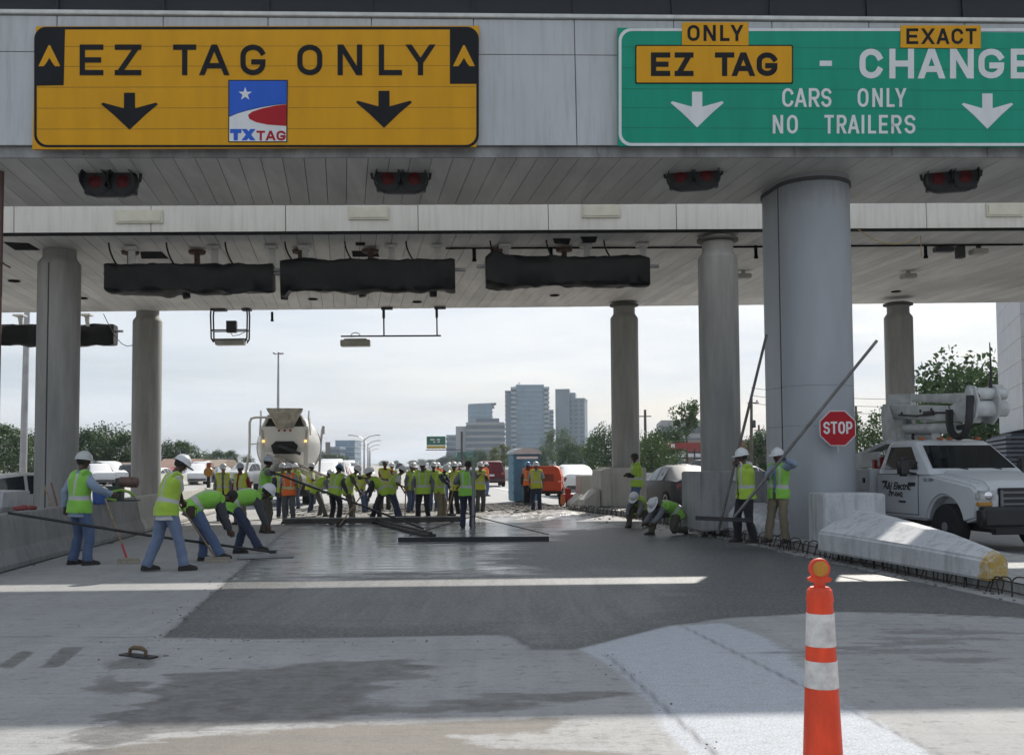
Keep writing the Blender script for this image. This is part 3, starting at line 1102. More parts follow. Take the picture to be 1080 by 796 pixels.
# ------------------------------------------------------------------ things hung from the canopies
def make_hung():
    body = M('signal black', (.010, .010, .011), .5, bump=.05)
    lens = M('unlit red lens', (.11, .006, .008), .45, var=.5, scale=12, spec=.2, bump=.1, bscale=80)
    first = None
    labs = ['first red lane signal pair from the left, under the yellow sign at its left arrow', 'red lane signal pair under the right arrow of the yellow sign',
            'red lane signal pair just left of the thick pier, under the green sign', 'red lane signal pair right of the thick pier, under the CHANGE lettering']
    for i, (px, py) in enumerate(((115, 191.5), (423, 188.5), (731.5, 185.5), (1004, 187.5))):
        p = on_plane(px, py, C1, 1, 1.0)
        mat = C1 @ Matrix.Translation(p) @ Matrix.Scale(1.10, 4)
        if first is None:
            t = thing('lane_signal', labs[i], 'traffic signal', mat=mat, group='lane signals under the nearer canopy')
            mb = MB()
            for sx in (-1, 1):
                mb.lathe([(.21, .0), (.245, .03), (.245, .10), (.19, .20), (.02, .24)], axis=(0, 1, 0), c=(sx * .225, 0, 0), n=20)
            mb.box((0, .10, 0), (.84, .14, .40))
            mb.box((.0, .06, -.225), (.5, .10, .05))
            mb.build('housing', body, t, smooth=35, bevel=.01)
            for sx in (-1, 1):
                mb = MB()
                mb.lathe([(.001, -.035), (.05, -.03), (.085, -.015), (.11, -.004), (.11, .03)], axis=(0, 1, 0), c=(sx * .225, 0, 0), n=20)
                mb.build('lens', lens, t, smooth=50)
                mb = MB()
                rings = []
                for q in range(2):
                    rr = .205 + .012 * q
                    for yy in ((0.0, -.22) if q == 0 else (-.22, 0.0)):
                        rings.append([V((sx * .225 + rr * math.cos(R(a)), yy * (1 - .35 * (1 - math.sin(R(max(a, 0))) if a > 0 else 1)), rr * math.sin(R(a)))) for a in range(-30, 211, 12)])
                mb.loft(rings, cap0=False, cap1=False, closed=False)
                mb.build('visor', body, t, smooth=50)
            mb = MB()
            for sx in (-1, 1):
                mb.tube([(sx * .42, .06, .0), (sx * .49, .06, .02), (sx * .50, .06, .1), (sx * .50, .06, .24)], .025, 8)
                mb.cyl((sx * .50, .06, .20), (sx * .50, .06, .265), .05, n=10)
            mb.tube([(-.5, .06, .2), (0, .06, .235), (.5, .06, .2)], .012, 6)
            mb.cyl((0, .08, .1), (0, .08, (C1.inverted() @ mat.translation).z * 0 + (SOFZ - p.z)), .03, n=8)
            mb.build('mount_bracket', body, t, smooth=40)
            first = t
        else:
            t = copy_tree(first)
            t.matrix_world = mat
            t['label'] = labs[i]
            t.rotation_euler.z += R((0, 2, -12, -16)[i])
    # black wrapped antenna bundles
    tarp = M('black plastic wrap', (.005, .0055, .006), .5, var=.2, scale=5, bump=.9, bscale=5, spec=.3)
    arm = M('white painted arm', (.55, .55, .53), .55)
    rust = M('rusty bracket', (.10, .05, .035), .8, var=.4, scale=9)
    labs = ['left black plastic wrapped bundle hung below the farther canopy', 'middle black wrapped bundle with sagging lower edge, directly over the work crew',
            'right black wrapped bundle with a raised corner, left of the tall right columns', 'black wrapped bundle hung beyond the leftmost column against the sky']
    for i, (x0, x1, yt, yb, dep) in enumerate(((113, 289, 280, 309, 1.0), (297, 480, 275, 307, 1.0), (512, 684, 272, 302, 1.0), (-18, 122, 343, 364, 12.3))):
        a = on_plane(x0, (yt + yb) / 2, C2, 1, dep)
        b = on_plane(x1, (yt + yb) / 2, C2, 1, dep)
        hz = (on_plane(x0, yt, C2, 1, dep).z - on_plane(x0, yb, C2, 1, dep).z)
        mat = C2 @ Matrix.Translation(a)
        t = thing('wrapped_bundle', labs[i], 'antenna bundle', mat=mat, group='black wrapped bundles hung from the farther canopy')
        ln = (b - a).x
        dz = (b - a).z
        mb = MB()
        rings = []
        nx = 44
        rnd = random.Random(10 + i)
        for k in range(nx + 1):
            u = k / nx
            cx = ln * u
            ring = []
            e = 1 if 0 < k < nx else .95
            for q in range(20):
                an = 2 * math.pi * q / 20
                rx = .24 * (abs(math.cos(an)) ** .35) * (1 if math.cos(an) > 0 else -1)
                rz = hz / 2 * 1.06 * (abs(math.sin(an)) ** .32) * (1 if math.sin(an) > 0 else -1)
                p = V((cx, rx * e, rz * e + dz * u))
                nv = mnoise.noise_vector(V((cx * 1.8 + 31 * i, an * 1.1, 2.2)))
                nv2 = mnoise.noise_vector(V((cx * 5 + 31 * i, an * 2.0, 7.2)))
                p += V((0, nv.y * .09 + nv2.y * .05, nv.z * .10 * (1 if an > math.pi else .5) + nv2.z * .035))
                if i == 2 and u < .12 and math.sin(an) > .2:
                    p.z += .16 * (1 - abs(u - .06) / .06)
                if u < .03 and math.sin(an) < -.3 and i == 1:
                    p.z -= .12
                ring.append(p)
            rings.append(ring)
        mb.loft(rings)
        mb.build('wrap', tarp, t, smooth=60)
        mb = MB()
        mb.cyl((-.22 if i else -.08, 0, hz * .2), (ln + .26, 0, hz * .2 + dz), .045, n=12)
        mb.build('pipe', M('galvanised steel', (.35, .35, .36), .45, .6), t, smooth=40)
        top = SOFZ - a.z
        if i < 3:
            for u in (.13, .63, .98 if i != 1 else .90):
                mb = MB()
                mb.box((ln * u, .22, (hz * .3 + top) / 2 + .0), (.16, .05, top - hz * .3 - .02))
                mb.box((ln * u - .02, .22, top - .06), (.30, .22, .08))
                mb.build('hanger_arm', arm, t)
            for u in (.09, .5):
                mb = MB()
                mb.cyl((ln * u, .6, .2), (ln * u, .6, top - .02), .07, n=10)
                mb.lathe([(.05, 0), (.20, .02), (.22, .09), (.1, .12)], c=(ln * u, .6, top - .14), n=16)
                mb.build('mount_post', rust, t, smooth=40)
            for u in (.03, .37, .72):
                mb = MB()
                pts = [(ln * u + .18 * (q / 6) ** 2, -.25 + .1 * q / 6, top - .02 + (hz * .45 - top) * q / 6) for q in range(7)]
                mb.tube(pts, .022, 6)
                mb.build('cable', tarp, t, smooth=60)
            mb = MB()
            mb.tube([(ln * .45, .25, -hz * .40), (ln * .46, .25, -hz * .66)], [.11, .09], 12)
            if i == 1:
                mb.tube([(.03, .25, -hz * .40), (.02, .25, -hz * .72)], [.11, .09], 12)
                mb.tube([(ln * .87, .25, -hz * .40), (ln * .87, .25, -hz * .68)], [.11, .09], 12)
            if i != 2:
                mb.build('wrapped_nozzle', tarp, t, smooth=60)
        else:
            for u in (.30, .80):
                mb = MB()
                mb.bar((ln * u, 0, 0), (ln * u, -.25, top - .03), .13, .10, up=(0, 1, 0))
                mb.box((ln * u, -.25, top - .03), (.35, .4, .06))
                mb.build('hanger_arm', arm, t)
            mb = MB()
            pts = [(ln * .93 + 1.6 * q / 10, -.3, top - 1.25 * math.sin(math.pi * q / 11) * (1 - .15 * q / 10)) for q in range(11)]
            mb.tube(pts, .014, 6)
            mb.build('cable', tarp, t, smooth=60)
    # lamp frames at the rear edge
    dkst = M('dark steel', (.03, .03, .033), .55)
    pale = M('pale lamp housing', (.45, .44, .40), .5)
    q = on_plane(243, 362, C2, 1, 11.2)
    t = thing('hanging_lamp', 'pale lamp box in an open dark rod frame hung from the canopy rear edge', 'lamp', mat=C2 @ Matrix.Translation(q))
    top = SOFZ - q.z
    mb = MB()
    for sx in (-1, 1):
        for yy in (-.2, .2):
            mb.tube([(sx * .60, yy, top), (sx * .62, yy, top - .25), (sx * .60, yy, .15), (sx * .52, yy, .02)], .028, 8)
        mb.bar((sx * .6, -.2, top - .75), (sx * .6, .2, top - .75), .04, .04)
    for yy in (-.2, .2):
        mb.bar((-.6, yy, top - .75), (.6, yy, top - .75), .04, .04)
        mb.bar((-.6, yy, .12), (.6, yy, .12), .04, .04)
    mb.box((-.36, 0, top - .04), (.46, .34, .06))
    mb.box((.56, 0, top - .04), (.30, .34, .06))
    mb.build('rod_frame', dkst, t, smooth=40)
    mb = MB()
    mb.box((0, 0, .02), (.98, .36, .17))
    mb.build('lamp_box', pale, t, bevel=.02)
    mb = MB()
    mb.box((.05, 0, top - .62), (.34, .22, .40))
    mb.tube([(.0, 0, top - .8), (.1, -.1, top - .95), (.3, 0, top - .9), (.5, 0, top - .8)], .014, 6)
    mb.build('control_box', dkst, t, bevel=.01)
    q = on_plane(375, 362, C2, 1, 11.2)
    t = thing('hanging_lamp', 'pale lamp box at the end of a long horizontal rod on two drop rods', 'lamp', mat=C2 @ Matrix.Translation(q))
    top = SOFZ - q.z
    b = on_plane(465, 354, C2, 1, 11.2) - q
    m1 = on_plane(405, 354, C2, 1, 11.2) - q
    m2 = on_plane(461, 354, C2, 1, 11.2) - q
    mb = MB()
    mb.bar((-.50, 0, b.z + .02), (b.x, 0, b.z), .05, .05)
    for mm in (m1, m2):
        mb.bar((mm.x, 0, mm.z), (mm.x, 0, top), .05, .05, up=(0, 1, 0))
        mb.box((mm.x, 0, top - .20), (.09, .09, .36))
        mb.box((mm.x + .12, -.1, top - .06), (.40, .16, .07))
    mb.tube([(-.12, 0, b.z - .02)] + [(.16 * -math.cos(math.pi * k / 8), 0, b.z + .02 + .12 * math.sin(math.pi * k / 8)) for k in range(9)], .015, 6)
    mb.build('rod_frame', dkst, t)
    mb = MB()
    mb.box((0, 0, .0), (1.02, .36, .22))
    mb.box((0, 0, .13), (.80, .20, .06))
    mb.build('lamp_box', pale, t, bevel=.02)
    # small wall-wash lamps on the right part of the soffit
    for i, (px, py, lab) in enumerate(((784, 290, 'small grey floodlight under the soffit left of the thick pier'), (958, 290, 'small grey floodlight above the farthest right column'), (1032, 264, 'white bracket with dark sensor under the soffit at far right'))):
        q = on_plane(px, py, C2, 2, SOFZ - .12)
        t = thing('soffit_floodlight', lab, 'lamp', mat=C2 @ Matrix.Translation(q))
        mb = MB()
        mb.box((0, 0, -.04), (.42, .30, .14))
        mb.build('lamp_body', pale, t, bevel=.02)
        mb = MB()
        mb.box((.0, 0, .08), (.10, .10, .10))
        if i == 2:
            mb.box((-.45, .1, -.02), (.20, .2, .34))
            mb.box((-.9, .1, .04), (.5, .2, .12))
        mb.build('mount', dkst if i == 2 else pale, t, bevel=.01)
# ------------------------------------------------------------------ barriers, islands, rebar
def conc_mat(name, c1, c2, dark=(.10, .10, .10)):
    if name in _mats:
        return _mats[name]
    m, nt, b = nodes_of(name)
    tc = nt.nodes.new('ShaderNodeTexCoord').outputs['Object']
    big = noise_tex(nt, tc, 1.1, 5)
    run = noise_tex(nt, mapping(nt, tc, (4, 4, .6)), 1.6, 6, .65)
    spk = noise_tex(nt, tc, 26, 5, .75)
    col = mix_col(nt, ramp(nt, big, .3, .7), c1, c2)
    col = mix_col(nt, math_node(nt, 'MULTIPLY', ramp(nt, run, .47, .74), .6), col, dark)
    col = mix_col(nt, math_node(nt, 'MULTIPLY', ramp(nt, spk, .56, .68), .6), col, dark)
    L(nt, col, b.inputs['Base Color'])
    b.inputs['Roughness'].default_value = .8
    bn = nt.nodes.new('ShaderNodeBump')
    bn.inputs['Strength'].default_value = .25
    bn.inputs['Distance'].default_value = .01
    L(nt, spk, bn.inputs['Height'])
    L(nt, bn.outputs[0], b.inputs['Normal'])
    _mats[name] = m
    return m


JERSEY = [(-.30, 0), (-.30, .09), (-.19, .32), (-.10, .84), (-.08, .86), (.08, .86), (.10, .84), (.19, .32), (.30, .09), (.30, 0)]


def jersey(name, label, a, b, mat, h=.86, step=.6, group=None):
    a, b = V(a), V(b)
    d = b - a
    ln = d.length
    t = thing(name, label, 'barrier', a, math.atan2(-d.x, d.y), group)
    mb = MB()
    k = max(2, int(ln / step))
    rings = []
    for i in range(k + 1):
        rings.append([V((x, ln * i / k, z * h / .86)) for x, z in JERSEY])
    mb.loft(rings)
    mb.build('barrier_body', mat, t, bevel=.012, wob=.006, wobs=2.0)
    mb = MB()
    mb.box((.304, ln / 2, .006), (.02, ln, .03))
    mb.build('base_strip', M('dark strip', (.05, .05, .05), .9), t)  # thin dark strip along one foot of the barrier
    return t


def make_barriers():
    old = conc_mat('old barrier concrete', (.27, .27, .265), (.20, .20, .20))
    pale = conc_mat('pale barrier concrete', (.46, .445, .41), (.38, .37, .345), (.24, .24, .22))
    white = conc_mat('white painted concrete', (.56, .57, .58), (.48, .49, .51), (.16, .16, .16))
    bx = lambda Y: -8.18 - .122 * (Y - 16.3)
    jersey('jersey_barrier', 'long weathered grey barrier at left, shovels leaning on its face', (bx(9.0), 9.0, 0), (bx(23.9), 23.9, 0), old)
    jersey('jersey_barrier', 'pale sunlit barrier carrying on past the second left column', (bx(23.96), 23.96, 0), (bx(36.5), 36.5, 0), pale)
    # white block end at the picture's left edge
    t = thing('barrier_end', 'white barrier end with a chamfered lower edge, beyond the grey barrier at far left', 'barrier', (-9.95, 18.2, 0), .12)
    mb = MB()
    mb.prism([(-1.3, 0), (.35, 0), (.35, .48), (.62, .86), (.66, 1.14), (-1.3, 1.20)], (0, 0, 0), (1, 0, 0), (0, 0, 1), -1.3)
    mb.build('barrier_body', white, t, bevel=.02)
    # ---- island slab on the right with its cut edge
    edge = [G(x, y) for x, y in ((598, 538.5), (645, 543), (690, 550), (745, 562), (800, 573), (860, 585), (960, 606), (1080, 630), (1210, 657))]
    slab = MB()
    top = [V((p.x + .05, p.y, .14)) for p in edge]
    low = [V((p.x + .05, p.y, -.02)) for p in edge]
    rt = [V((p.x + ROADN.x * 2.5, p.y + ROADN.y * 2.5, .14)) for p in edge]
    rl = [V((p.x, p.y, -.02)) for p in rt]
    n = len(edge)
    slab.add(low + top + rt + rl, [(i, i + 1, n + i + 1, n + i) for i in range(n - 1)] + [(n + i, n + i + 1, 2 * n + i + 1, 2 * n + i) for i in range(n - 1)]
             + [(2 * n + i, 2 * n + i + 1, 3 * n + i + 1, 3 * n + i) for i in range(n - 1)] + [(0, n, 2 * n, 3 * n), (n - 1, 2 * n - 1, 3 * n - 1, 4 * n - 1)])
    o = slab.build('traffic_island', conc_mat('island concrete', (.40, .40, .385), (.30, .30, .29)))
    tag(o, kind='structure')
    # ---- rebar along the cut edge
    t = thing('rebar_cage', 'row of bent reinforcing steel hoops along the right edge of the wet concrete', 'rebar', edge[4])
    rb = M('rebar steel', (.055, .045, .04), .7, .3, var=.4, scale=14)
    o0 = edge[4]
    pts = [p - o0 for p in edge]
    for zz, off in ((.04, -.06), (.15, -.02)):
        mb = MB()
        pp = []
        for i in range(len(pts) - 1):
            for k in range(8):
                q = pts[i].lerp(pts[i + 1], k / 8)
                pp.append(q + V((off, 0, zz + .012 * math.sin(7 * (i * 8 + k)))))
        mb.tube(pp, .009, 6)
        mb.build('long_bar', rb, t, smooth=60)
    hoops = []
    rnd = random.Random(5)
    for v in range(3):
        mb = MB()
        h, w = .20 + .02 * v, .075 + .012 * v
        pp = [(-w, -.02, -.02), (-w, 0, h - .06)] + [(-w * math.cos(math.pi * k / 6), .01 * v, h - .06 + .06 * math.sin(math.pi * k / 6)) for k in range(1, 6)] + [(w, 0, h - .06), (w * .9, -.05 * v, -.02)]
        mb.tube(pp, .0095, 6)
        ho = mb.build('hoop', rb, t, smooth=60)
        hoops.append(ho)
    total = sum((pts[i + 1] - pts[i]).length for i in range(len(pts) - 2))
    cnt = 96
    for i in range(cnt):
        if i < 3:
            ho = hoops[i]
        else:
            ho = hoops[i % 3].copy()
            COL.objects.link(ho)
        s = total * (1 - (1 - i / (cnt - 1)) ** 1.0)
        k = 0
        while k < len(pts) - 2 and s > (pts[k + 1] - pts[k]).length:
            s -= (pts[k + 1] - pts[k]).length
            k += 1
        dd = pts[k + 1] - pts[k]
        q = pts[k] + dd.normalized() * s
        ho.location = (q.x - .03 + rnd.uniform(-.02, .02), q.y, 0)
        ho.rotation_euler = (rnd.uniform(-.12, .12), rnd.uniform(-.25, .25), math.atan2(dd.y, dd.x) + rnd.uniform(-.5, .5) + R(25))
    # rebar mat where the crew stands
    t = thing('rebar_mat', 'grid of thin reinforcing bars lying on gravel behind the work crew', 'rebar', G(450, 538))
    o0 = G(450, 538)
    mb = MB()
    a0, a1, b0, b1 = G(300, 543), G(604, 540), G(345, 534), G(572, 533.5)
    for i in range(26):
        u = i / 25
        p, q = a0.lerp(a1, u) - o0, b0.lerp(b1, u) - o0
        mb.tube([p + V((0, 0, .09 + rnd.uniform(-.02, .03))), q + V((0, 0, .10 + rnd.uniform(-.02, .03)))], .012, 5)
    for i in range(7):
        u = i / 6
        p, q = a0.lerp(b0, u) - o0, a1.lerp(b1, u) - o0
        mb.tube([p + V((0, 0, .11)), p.lerp(q, .5) + V((0, 0, .09)), q + V((0, 0, .11))], .012, 5)
    mb.build('bars', rb, t)
    # ---- block and long nose in front of the pier
    t = thing('island_nose', 'white concrete block with a long sloping nose ending in yellow paint, below the STOP sign', 'barrier', (5.4, 17.0, .14))
    mb = MB()
    X0, X1 = P(869, 550, 17.3).x - 5.4, P(934.5, 550, 17.3).x - 5.4
    mb.box(((X0 + X1) / 2, .75, .45), (X1 - X0, .9, .92))
    mb.build('block', white, t, bevel=.02)
    o0 = V((5.4, 17.0, .14))
    A = G(862, 581, .14) - o0
    B = G(1042, 612.5, .14) - o0
    sec = []
    for u, hv, hs, wd, ws in ((0, .32, .66, 1.05, .62), (.33, .31, .57, .86, .50), (.66, .29, .47, .66, .36), (.95, .26, .36, .38, .18), (1.0, .24, .33, .28, .12)):
        c = A.lerp(B, u)
        sec.append([c + ROADN * 0, c + V((0.005, 0, hv)), c + ROADN * ws + V((0, 0, hs)), c + ROADN * max(wd - .1, ws + .03) + V((0, 0, hs)), c + ROADN * wd + V((0, 0, hv)), c + ROADN * wd])
    mb = MB()
    mb.loft(sec)
    m = white.copy()
    nt = m.node_tree
    b = nt.nodes['Principled BSDF']
    src = b.inputs['Base Color'].links[0].from_socket
    tc = nt.nodes.new('ShaderNodeTexCoord').outputs['Object']
    sp = nt.nodes.new('ShaderNodeSeparateXYZ')
    L(nt, tc, sp.inputs[0])
    e = math_node(nt, 'ADD', sp.outputs[1], math_node(nt, 'MULTIPLY', noise_tex(nt, tc, 9, 4), .30))
    worn = ramp(nt, noise_tex(nt, tc, 13, 5, .7), .36, .56)
    L(nt, mix_col(nt, math_node(nt, 'MULTIPLY', ramp(nt, e, B.y + .34, B.y + .29), math_node(nt, 'ADD', math_node(nt, 'MULTIPLY', worn, .55), .42)), src, (.44, .29, .05)), b.inputs['Base Color'])
    mb.build('sloping_nose', m, t, bevel=.03, seg=3, wob=.004, wobs=2.5)
    # ---- blocks under the columns
    grey = conc_mat('grey block concrete', (.36, .36, .36), (.29, .295, .30))
    t = thing('island_block', 'large grey concrete block under the column left of the thick pier', 'barrier', (P(780, 520, 21.5).x, 21.5, .14), ROADRZ)
    mb = MB()
    mb.box((0, .65, .63), (1.74, 1.3, 1.27))
    mb.build('block', grey, t, bevel=.025)
    mb = MB()
    mb.loft([[V((x, y, z)) for x, z in ((-.30, 0), (-.30, hz * .6), (-.1, hz), (.55, hz), (.62, 0))] for y, hz in ((-.06, .60), (-1.0, .46), (-1.9, .30))])
    mb.build('sloping_nose', white, t, bevel=.02)
    t = thing('island_block', 'pale concrete block and stepped nose under the column behind the kneeling workers', 'barrier', (P(663, 520, 33.2).x, 33.2, .14), ROADRZ)
    mb = MB()
    mb.box((0, .9, .65), (1.24, 1.8, 1.30))
    mb.build('block', pale, t, bevel=.025)
    mb = MB()
    mb.box((-.80, .5, .63), (.32, 1.4, 1.20))
    mb.build('end_slab', pale, t, bevel=.02)
    mb = MB()
    mb.loft([[V((x, y, z)) for x, z in ((-1.5, 0), (-1.5, .22), (-1.08, .58), (-.98, .58), (-.98, 0))] for y in (-.1, 1.0)])
    mb.build('sloping_nose', pale, t, bevel=.02)
    t = thing('island_block', 'lower pale concrete block beside the white sedan, left of the column base', 'barrier', (P(628, 520, 36.5).x, 36.5, 0), ROADRZ)
    mb = MB()
    mb.box((-.1, .6, .58), (.80, 1.0, 1.12))
    mb.build('block', pale, t, bevel=.025)
    mb = MB()
    mb.loft([[V((x, y, z)) for x, z in ((-1.0, 0), (-1.0, .18), (-.62, .5), (-.58, 0))] for y in (-.8, .6)])
    mb.build('sloping_nose', pale, t, bevel=.02)
    # ---- long low walls along the highway
    jersey('concrete_wall', 'low concrete wall running along the right of the highway behind the porta potty', RP(95, 14.2), RP(330, 13.2), pale, h=1.0, step=8)
    jersey('concrete_wall', 'low median wall along the left of the highway beside the queue of cars', RP(62, -14.2), RP(380, -14.2), pale, h=.9, step=8)
    jersey('concrete_wall', 'low wall across the far apron in front of the right hand trees', RP(64, 12.5), RP(70, 40), pale, h=.9, step=3)


# ------------------------------------------------------------------ small site gear
def cone(name, label, loc, seen=True):
    org = M('fluorescent orange plastic', (.78, .06, .014), .45, var=.3, scale=9, bump=.08, bscale=60, stretch=(1, 1, .35))
    refl = M('silver reflective sheet', (.64, .62, .60), .4, var=.30, scale=14, bump=.2, bscale=40)
    blk = M('black rubber base', (.02, .02, .02), .8)
    amb = M('amber disc', (.50, .22, .02), .35, var=.2, scale=20)
    t = thing(name, label, 'traffic cone', loc, 0, 'orange grabber cones in the foreground')
    rad = lambda z: .098 - .046 * (z / 1.06)
    mb = MB()
    mb.lathe([(rad(.04) + .004, .035)] + [(rad(z), z) for z in (.05, .2, .4, .405)] + [(rad(.62), .62), (rad(.86), .86), (rad(1.0), 1.0), (rad(1.0) + .004, 1.012), (rad(1.06), 1.055), (rad(1.06) - .012, 1.067)], n=36)
    mb.build('cone_body', org, t, smooth=35)
    for a, b in ((.645, .755), (.82, .955)):
        mb = MB()
        mb.lathe([(rad(a) + .0005, a - .002), (rad(a) + .0022, a), (rad((a + b) / 2) + .0022, (a + b) / 2), (rad(b) + .0022, b), (rad(b) + .0005, b + .002)], n=36, cap=False)
        mb.build('reflective_band', refl, t, smooth=35)
    mb = MB()
    mb.prism(rrect(-.2, -.2, .2, .2, .05, 4), (0, 0, .0), (1, 0, 0), (0, 1, 0), .035)
    mb.build('base', blk, t, bevel=.006)
    mb = MB()
    mb.prism([(-.022, 1.06), (.022, 1.06), (.02, 1.085), (.046, 1.092), (.05, 1.105), (.028, 1.115), (-.028, 1.115), (-.05, 1.105), (-.046, 1.092), (-.02, 1.085)], (0, .014, 0), (1, 0, 0), (0, 0, 1), .028)
    mb.lathe([(.001, -.017), (.034, -.017), (.044, -.012), (.046, 0), (.044, .012), (.034, .017), (.001, .017)], axis=(0, 1, 0), c=(0, 0, 1.145), n=28)
    mb.build('handle', org, t, smooth=40)
    mb = MB()
    mb.lathe([(.033, -.020), (.031, -.0225), (.001, -.0235)], axis=(0, 1, 0), c=(0, 0, 1.146), n=28)
    mb.build('amber_disc', amb, t, smooth=40)
    return t


def make_gear():
    p = P(865, 650, 4.32)
    cone('traffic_cone', 'tall orange cone with two white bands and a round amber handle, in the right foreground', (p.x, 4.32, .012))
    p = P(1104, 790, 4.0)
    cone('traffic_cone', 'second orange cone cut off by the right edge of the picture', (p.x, 4.0, .012), False)
    wood = M('wooden handle', (.30, .21, .12), .7, var=.3, scale=8)
    red = M('red handle grip', (.45, .03, .05), .5)
    bris = M('broom bristles', (.42, .38, .30), .9, var=.3, scale=40, bump=.8, bscale=120)
    dk = M('dark oiled steel', (.03, .03, .032), .5, .3)
    alu = M('dull aluminium', (.35, .35, .35), .45, .7)
    blk = M('black plastic', (.015, .015, .016), .5)

    # trowel on the slab
    g = G(146, 692)
    t = thing('hand_float', 'hand float with brown handle lying on the slab at lower left', 'trowel', (g.x, g.y, .004), R(62))
    mb = MB()
    mb.prism(rrect(-.055, -.19, .055, .19, .02, 3), (0, 0, .0), (1, 0, 0), (0, 1, 0), .008)
    mb.build('blade', dk, t)
    mb = MB()
    mb.tube([(0, -.09, .01), (0, -.085, .05), (0, -.04, .068), (0, .06, .066), (0, .10, .05), (0, .105, .01)], [.014, .016, .02, .02, .016, .014], 8)
    mb.build('handle', M('worn dark wood', (.13, .085, .05), .8), t, smooth=50)
    # leaning broom
    foot = G(134, 594)
    t = thing('push_broom', 'push broom with red handle socket, leaning on the barrier beside the man in blue shirt', 'broom', foot)
    top = P(111, 526, foot.y + 1.05) - foot
    mb = MB()
    so = top * .22 + V((0, 0, .07))
    mb.tube([so, top], .014, 8)
    mb.build('handle', wood, t)
    mb = MB()
    mb.tube([(0, 0, .07), so], .018, 8)
    mb.build('socket', red, t)
    mb = MB()
    mb.box((.03, -.02, .07), (.34, .07, .05), Matrix.Rotation(R(12), 3, 'Z'))
    mb.build('head', M('pale broom wood', (.34, .30, .25), .8), t, bevel=.01)
    mb = MB()
    mb.box((.03, -.02, .026), (.34, .085, .05), Matrix.Rotation(R(12), 3, 'Z'))
    mb.build('bristles', bris, t)
    # shovels at the barrier
    for i, (bx_, by_, tx_, ty_, lab) in enumerate(((70, 584, 47, 512, 'shovel with dark blade leaning on the left barrier, its pale handle furthest left'), (73.5, 582, 54, 509, 'shovel with reddish handle leaning on the left barrier next to another shovel'))):
        g = G(bx_, by_)
        tp = P(tx_, ty_, g.y + .75) - g
        t = thing('shovel', lab, 'shovel', g)
        mb = MB()
        mb.tube([tp * .22, tp], .017, 8)
        mb.build('handle', wood if i == 0 else M('reddish wood', (.20, .07, .05), .7), t)
        mb = MB()
        d = tp.normalized()
        sx = V((1, 0, 0))
        rings = []
        for u, w in ((0, .02), (.03, .08), (.12, .11), (.26, .11), (.30, .03), (.36, .02)):
            c = d * u
            rings.append([c - sx * w + V((0, .03, 0)), c - sx * w * .5, c + sx * w * .5, c + sx * w + V((0, .03, 0)), c + sx * w * .5 + V((0, .012, 0)), c - sx * w * .5 + V((0, .012, 0))])
        mb.loft(rings)
        mb.build('blade', dk, t, smooth=50)
    # float with the long pole held low by the two bent men
    g = G(288, 588)
    t = thing('bull_float', 'long handled float on the ground, its pole running left past the bending men', 'float', g)
    e = P(8, 540.5, 15.4) - g
    mb = MB()
    mb.tube([(0, 0, .10), e * .5 + V((0, 0, .02)), e], .022, 8)
    mb.build('pole', dk, t, smooth=60)
    mb = MB()
    mb.box((-.1, -.12, .03), (.95, .2, .03), Matrix.Rotation(R(20), 3, 'Z'))
    mb.box((-.1, -.12, .06), (.9, .03, .04), Matrix.Rotation(R(20), 3, 'Z'))
    mb.build('blade', alu, t, bevel=.006)
    mb = MB()
    mb.box((0, 0, .08), (.10, .12, .10))
    mb.build('bracket', dk, t)
    # float on a black pole carried on the shoulder
    g = G(447, 562)
    t = thing('bull_float', 'long black pole float reaching from a shouldered handle down to the wet concrete', 'float', g)
    e = P(285, 497, 22.4) - g
    mb = MB()
    mb.tube([(0, 0, .10), e], .024, 8)
    mb.build('pole', dk, t, smooth=60)
    a, b = G(396, 552) - g, G(455, 567) - g
    mb = MB()
    mb.bar(a + V((0, 0, .05)), b + V((0, 0, .05)), .22, .06)
    mb.bar(a + V((0, 0, .10)), b + V((0, 0, .10)), .06, .06)
    mb.build('blade', dk, t, bevel=.01)
    # screed beam across the pour
    a, b = G(300, 553.5), G(491, 551)
    t = thing('screed_board', 'long dark screed beam lying across the pour before the crew', 'screed', a)
    b = b - a
    mb = MB()
    mb.bar((0, 0, .09), b + V((0, 0, .09)), .12, .14)
    mb.build('beam', M('stained screed wood', (.06, .055, .05), .7, var=.4, scale=5), t, bevel=.01)
    mb = MB()
    mb.bar(V((0, .02, .175)), b + V((0, .02, .175)), .05, .02)
    mb.build('top_rail', alu, t)
    # straightedge with its upright pole
    a, b = G(420, 571.5), G(579, 570.5)
    t = thing('straightedge', 'black straightedge lying on the wet concrete with a grey upright pole and two thin braces', 'straightedge', a)
    b = b - a
    mb = MB()
    mb.bar((0, 0, .05), b + V((0, 0, .05)), .10, .10)
    mb.build('blade', dk, t, bevel=.008)
    f = G(499, 569) - a
    tp = P(499.5, 492, 21.5) - a
    alu = M('grey pole', (.17, .17, .17), .5, .4)
    mb = MB()
    mb.tube([f + V((0, 0, .1)), tp], .035, 10)
    mb.build('pole', alu, t, smooth=60)
    mb = MB()
    for q in (-1.35, 1.6):
        mb.tube([f + V((0, 0, .5)), f + V((q, 0, .1))], .012, 6)
    mb.build('brace', dk, t)
    # two tall float poles on the right
    g = P(757, 564, 18.2)
    t = thing('bull_float', 'tall nearly upright float pole held by the man left of the pier', 'float', g)
    tp = P(808.5, 353, 18.5) - g
    mb = MB()
    mb.tube([(0, 0, .02), tp], .026, 10)
    mb.build('pole', M('weathered pole', (.10, .09, .085), .5, .3, var=.3, scale=4), t, smooth=60)
    g = P(771, 553, 18.0)
    t = thing('bull_float', 'float pole slanting up to the right across the thick pier', 'float', g)
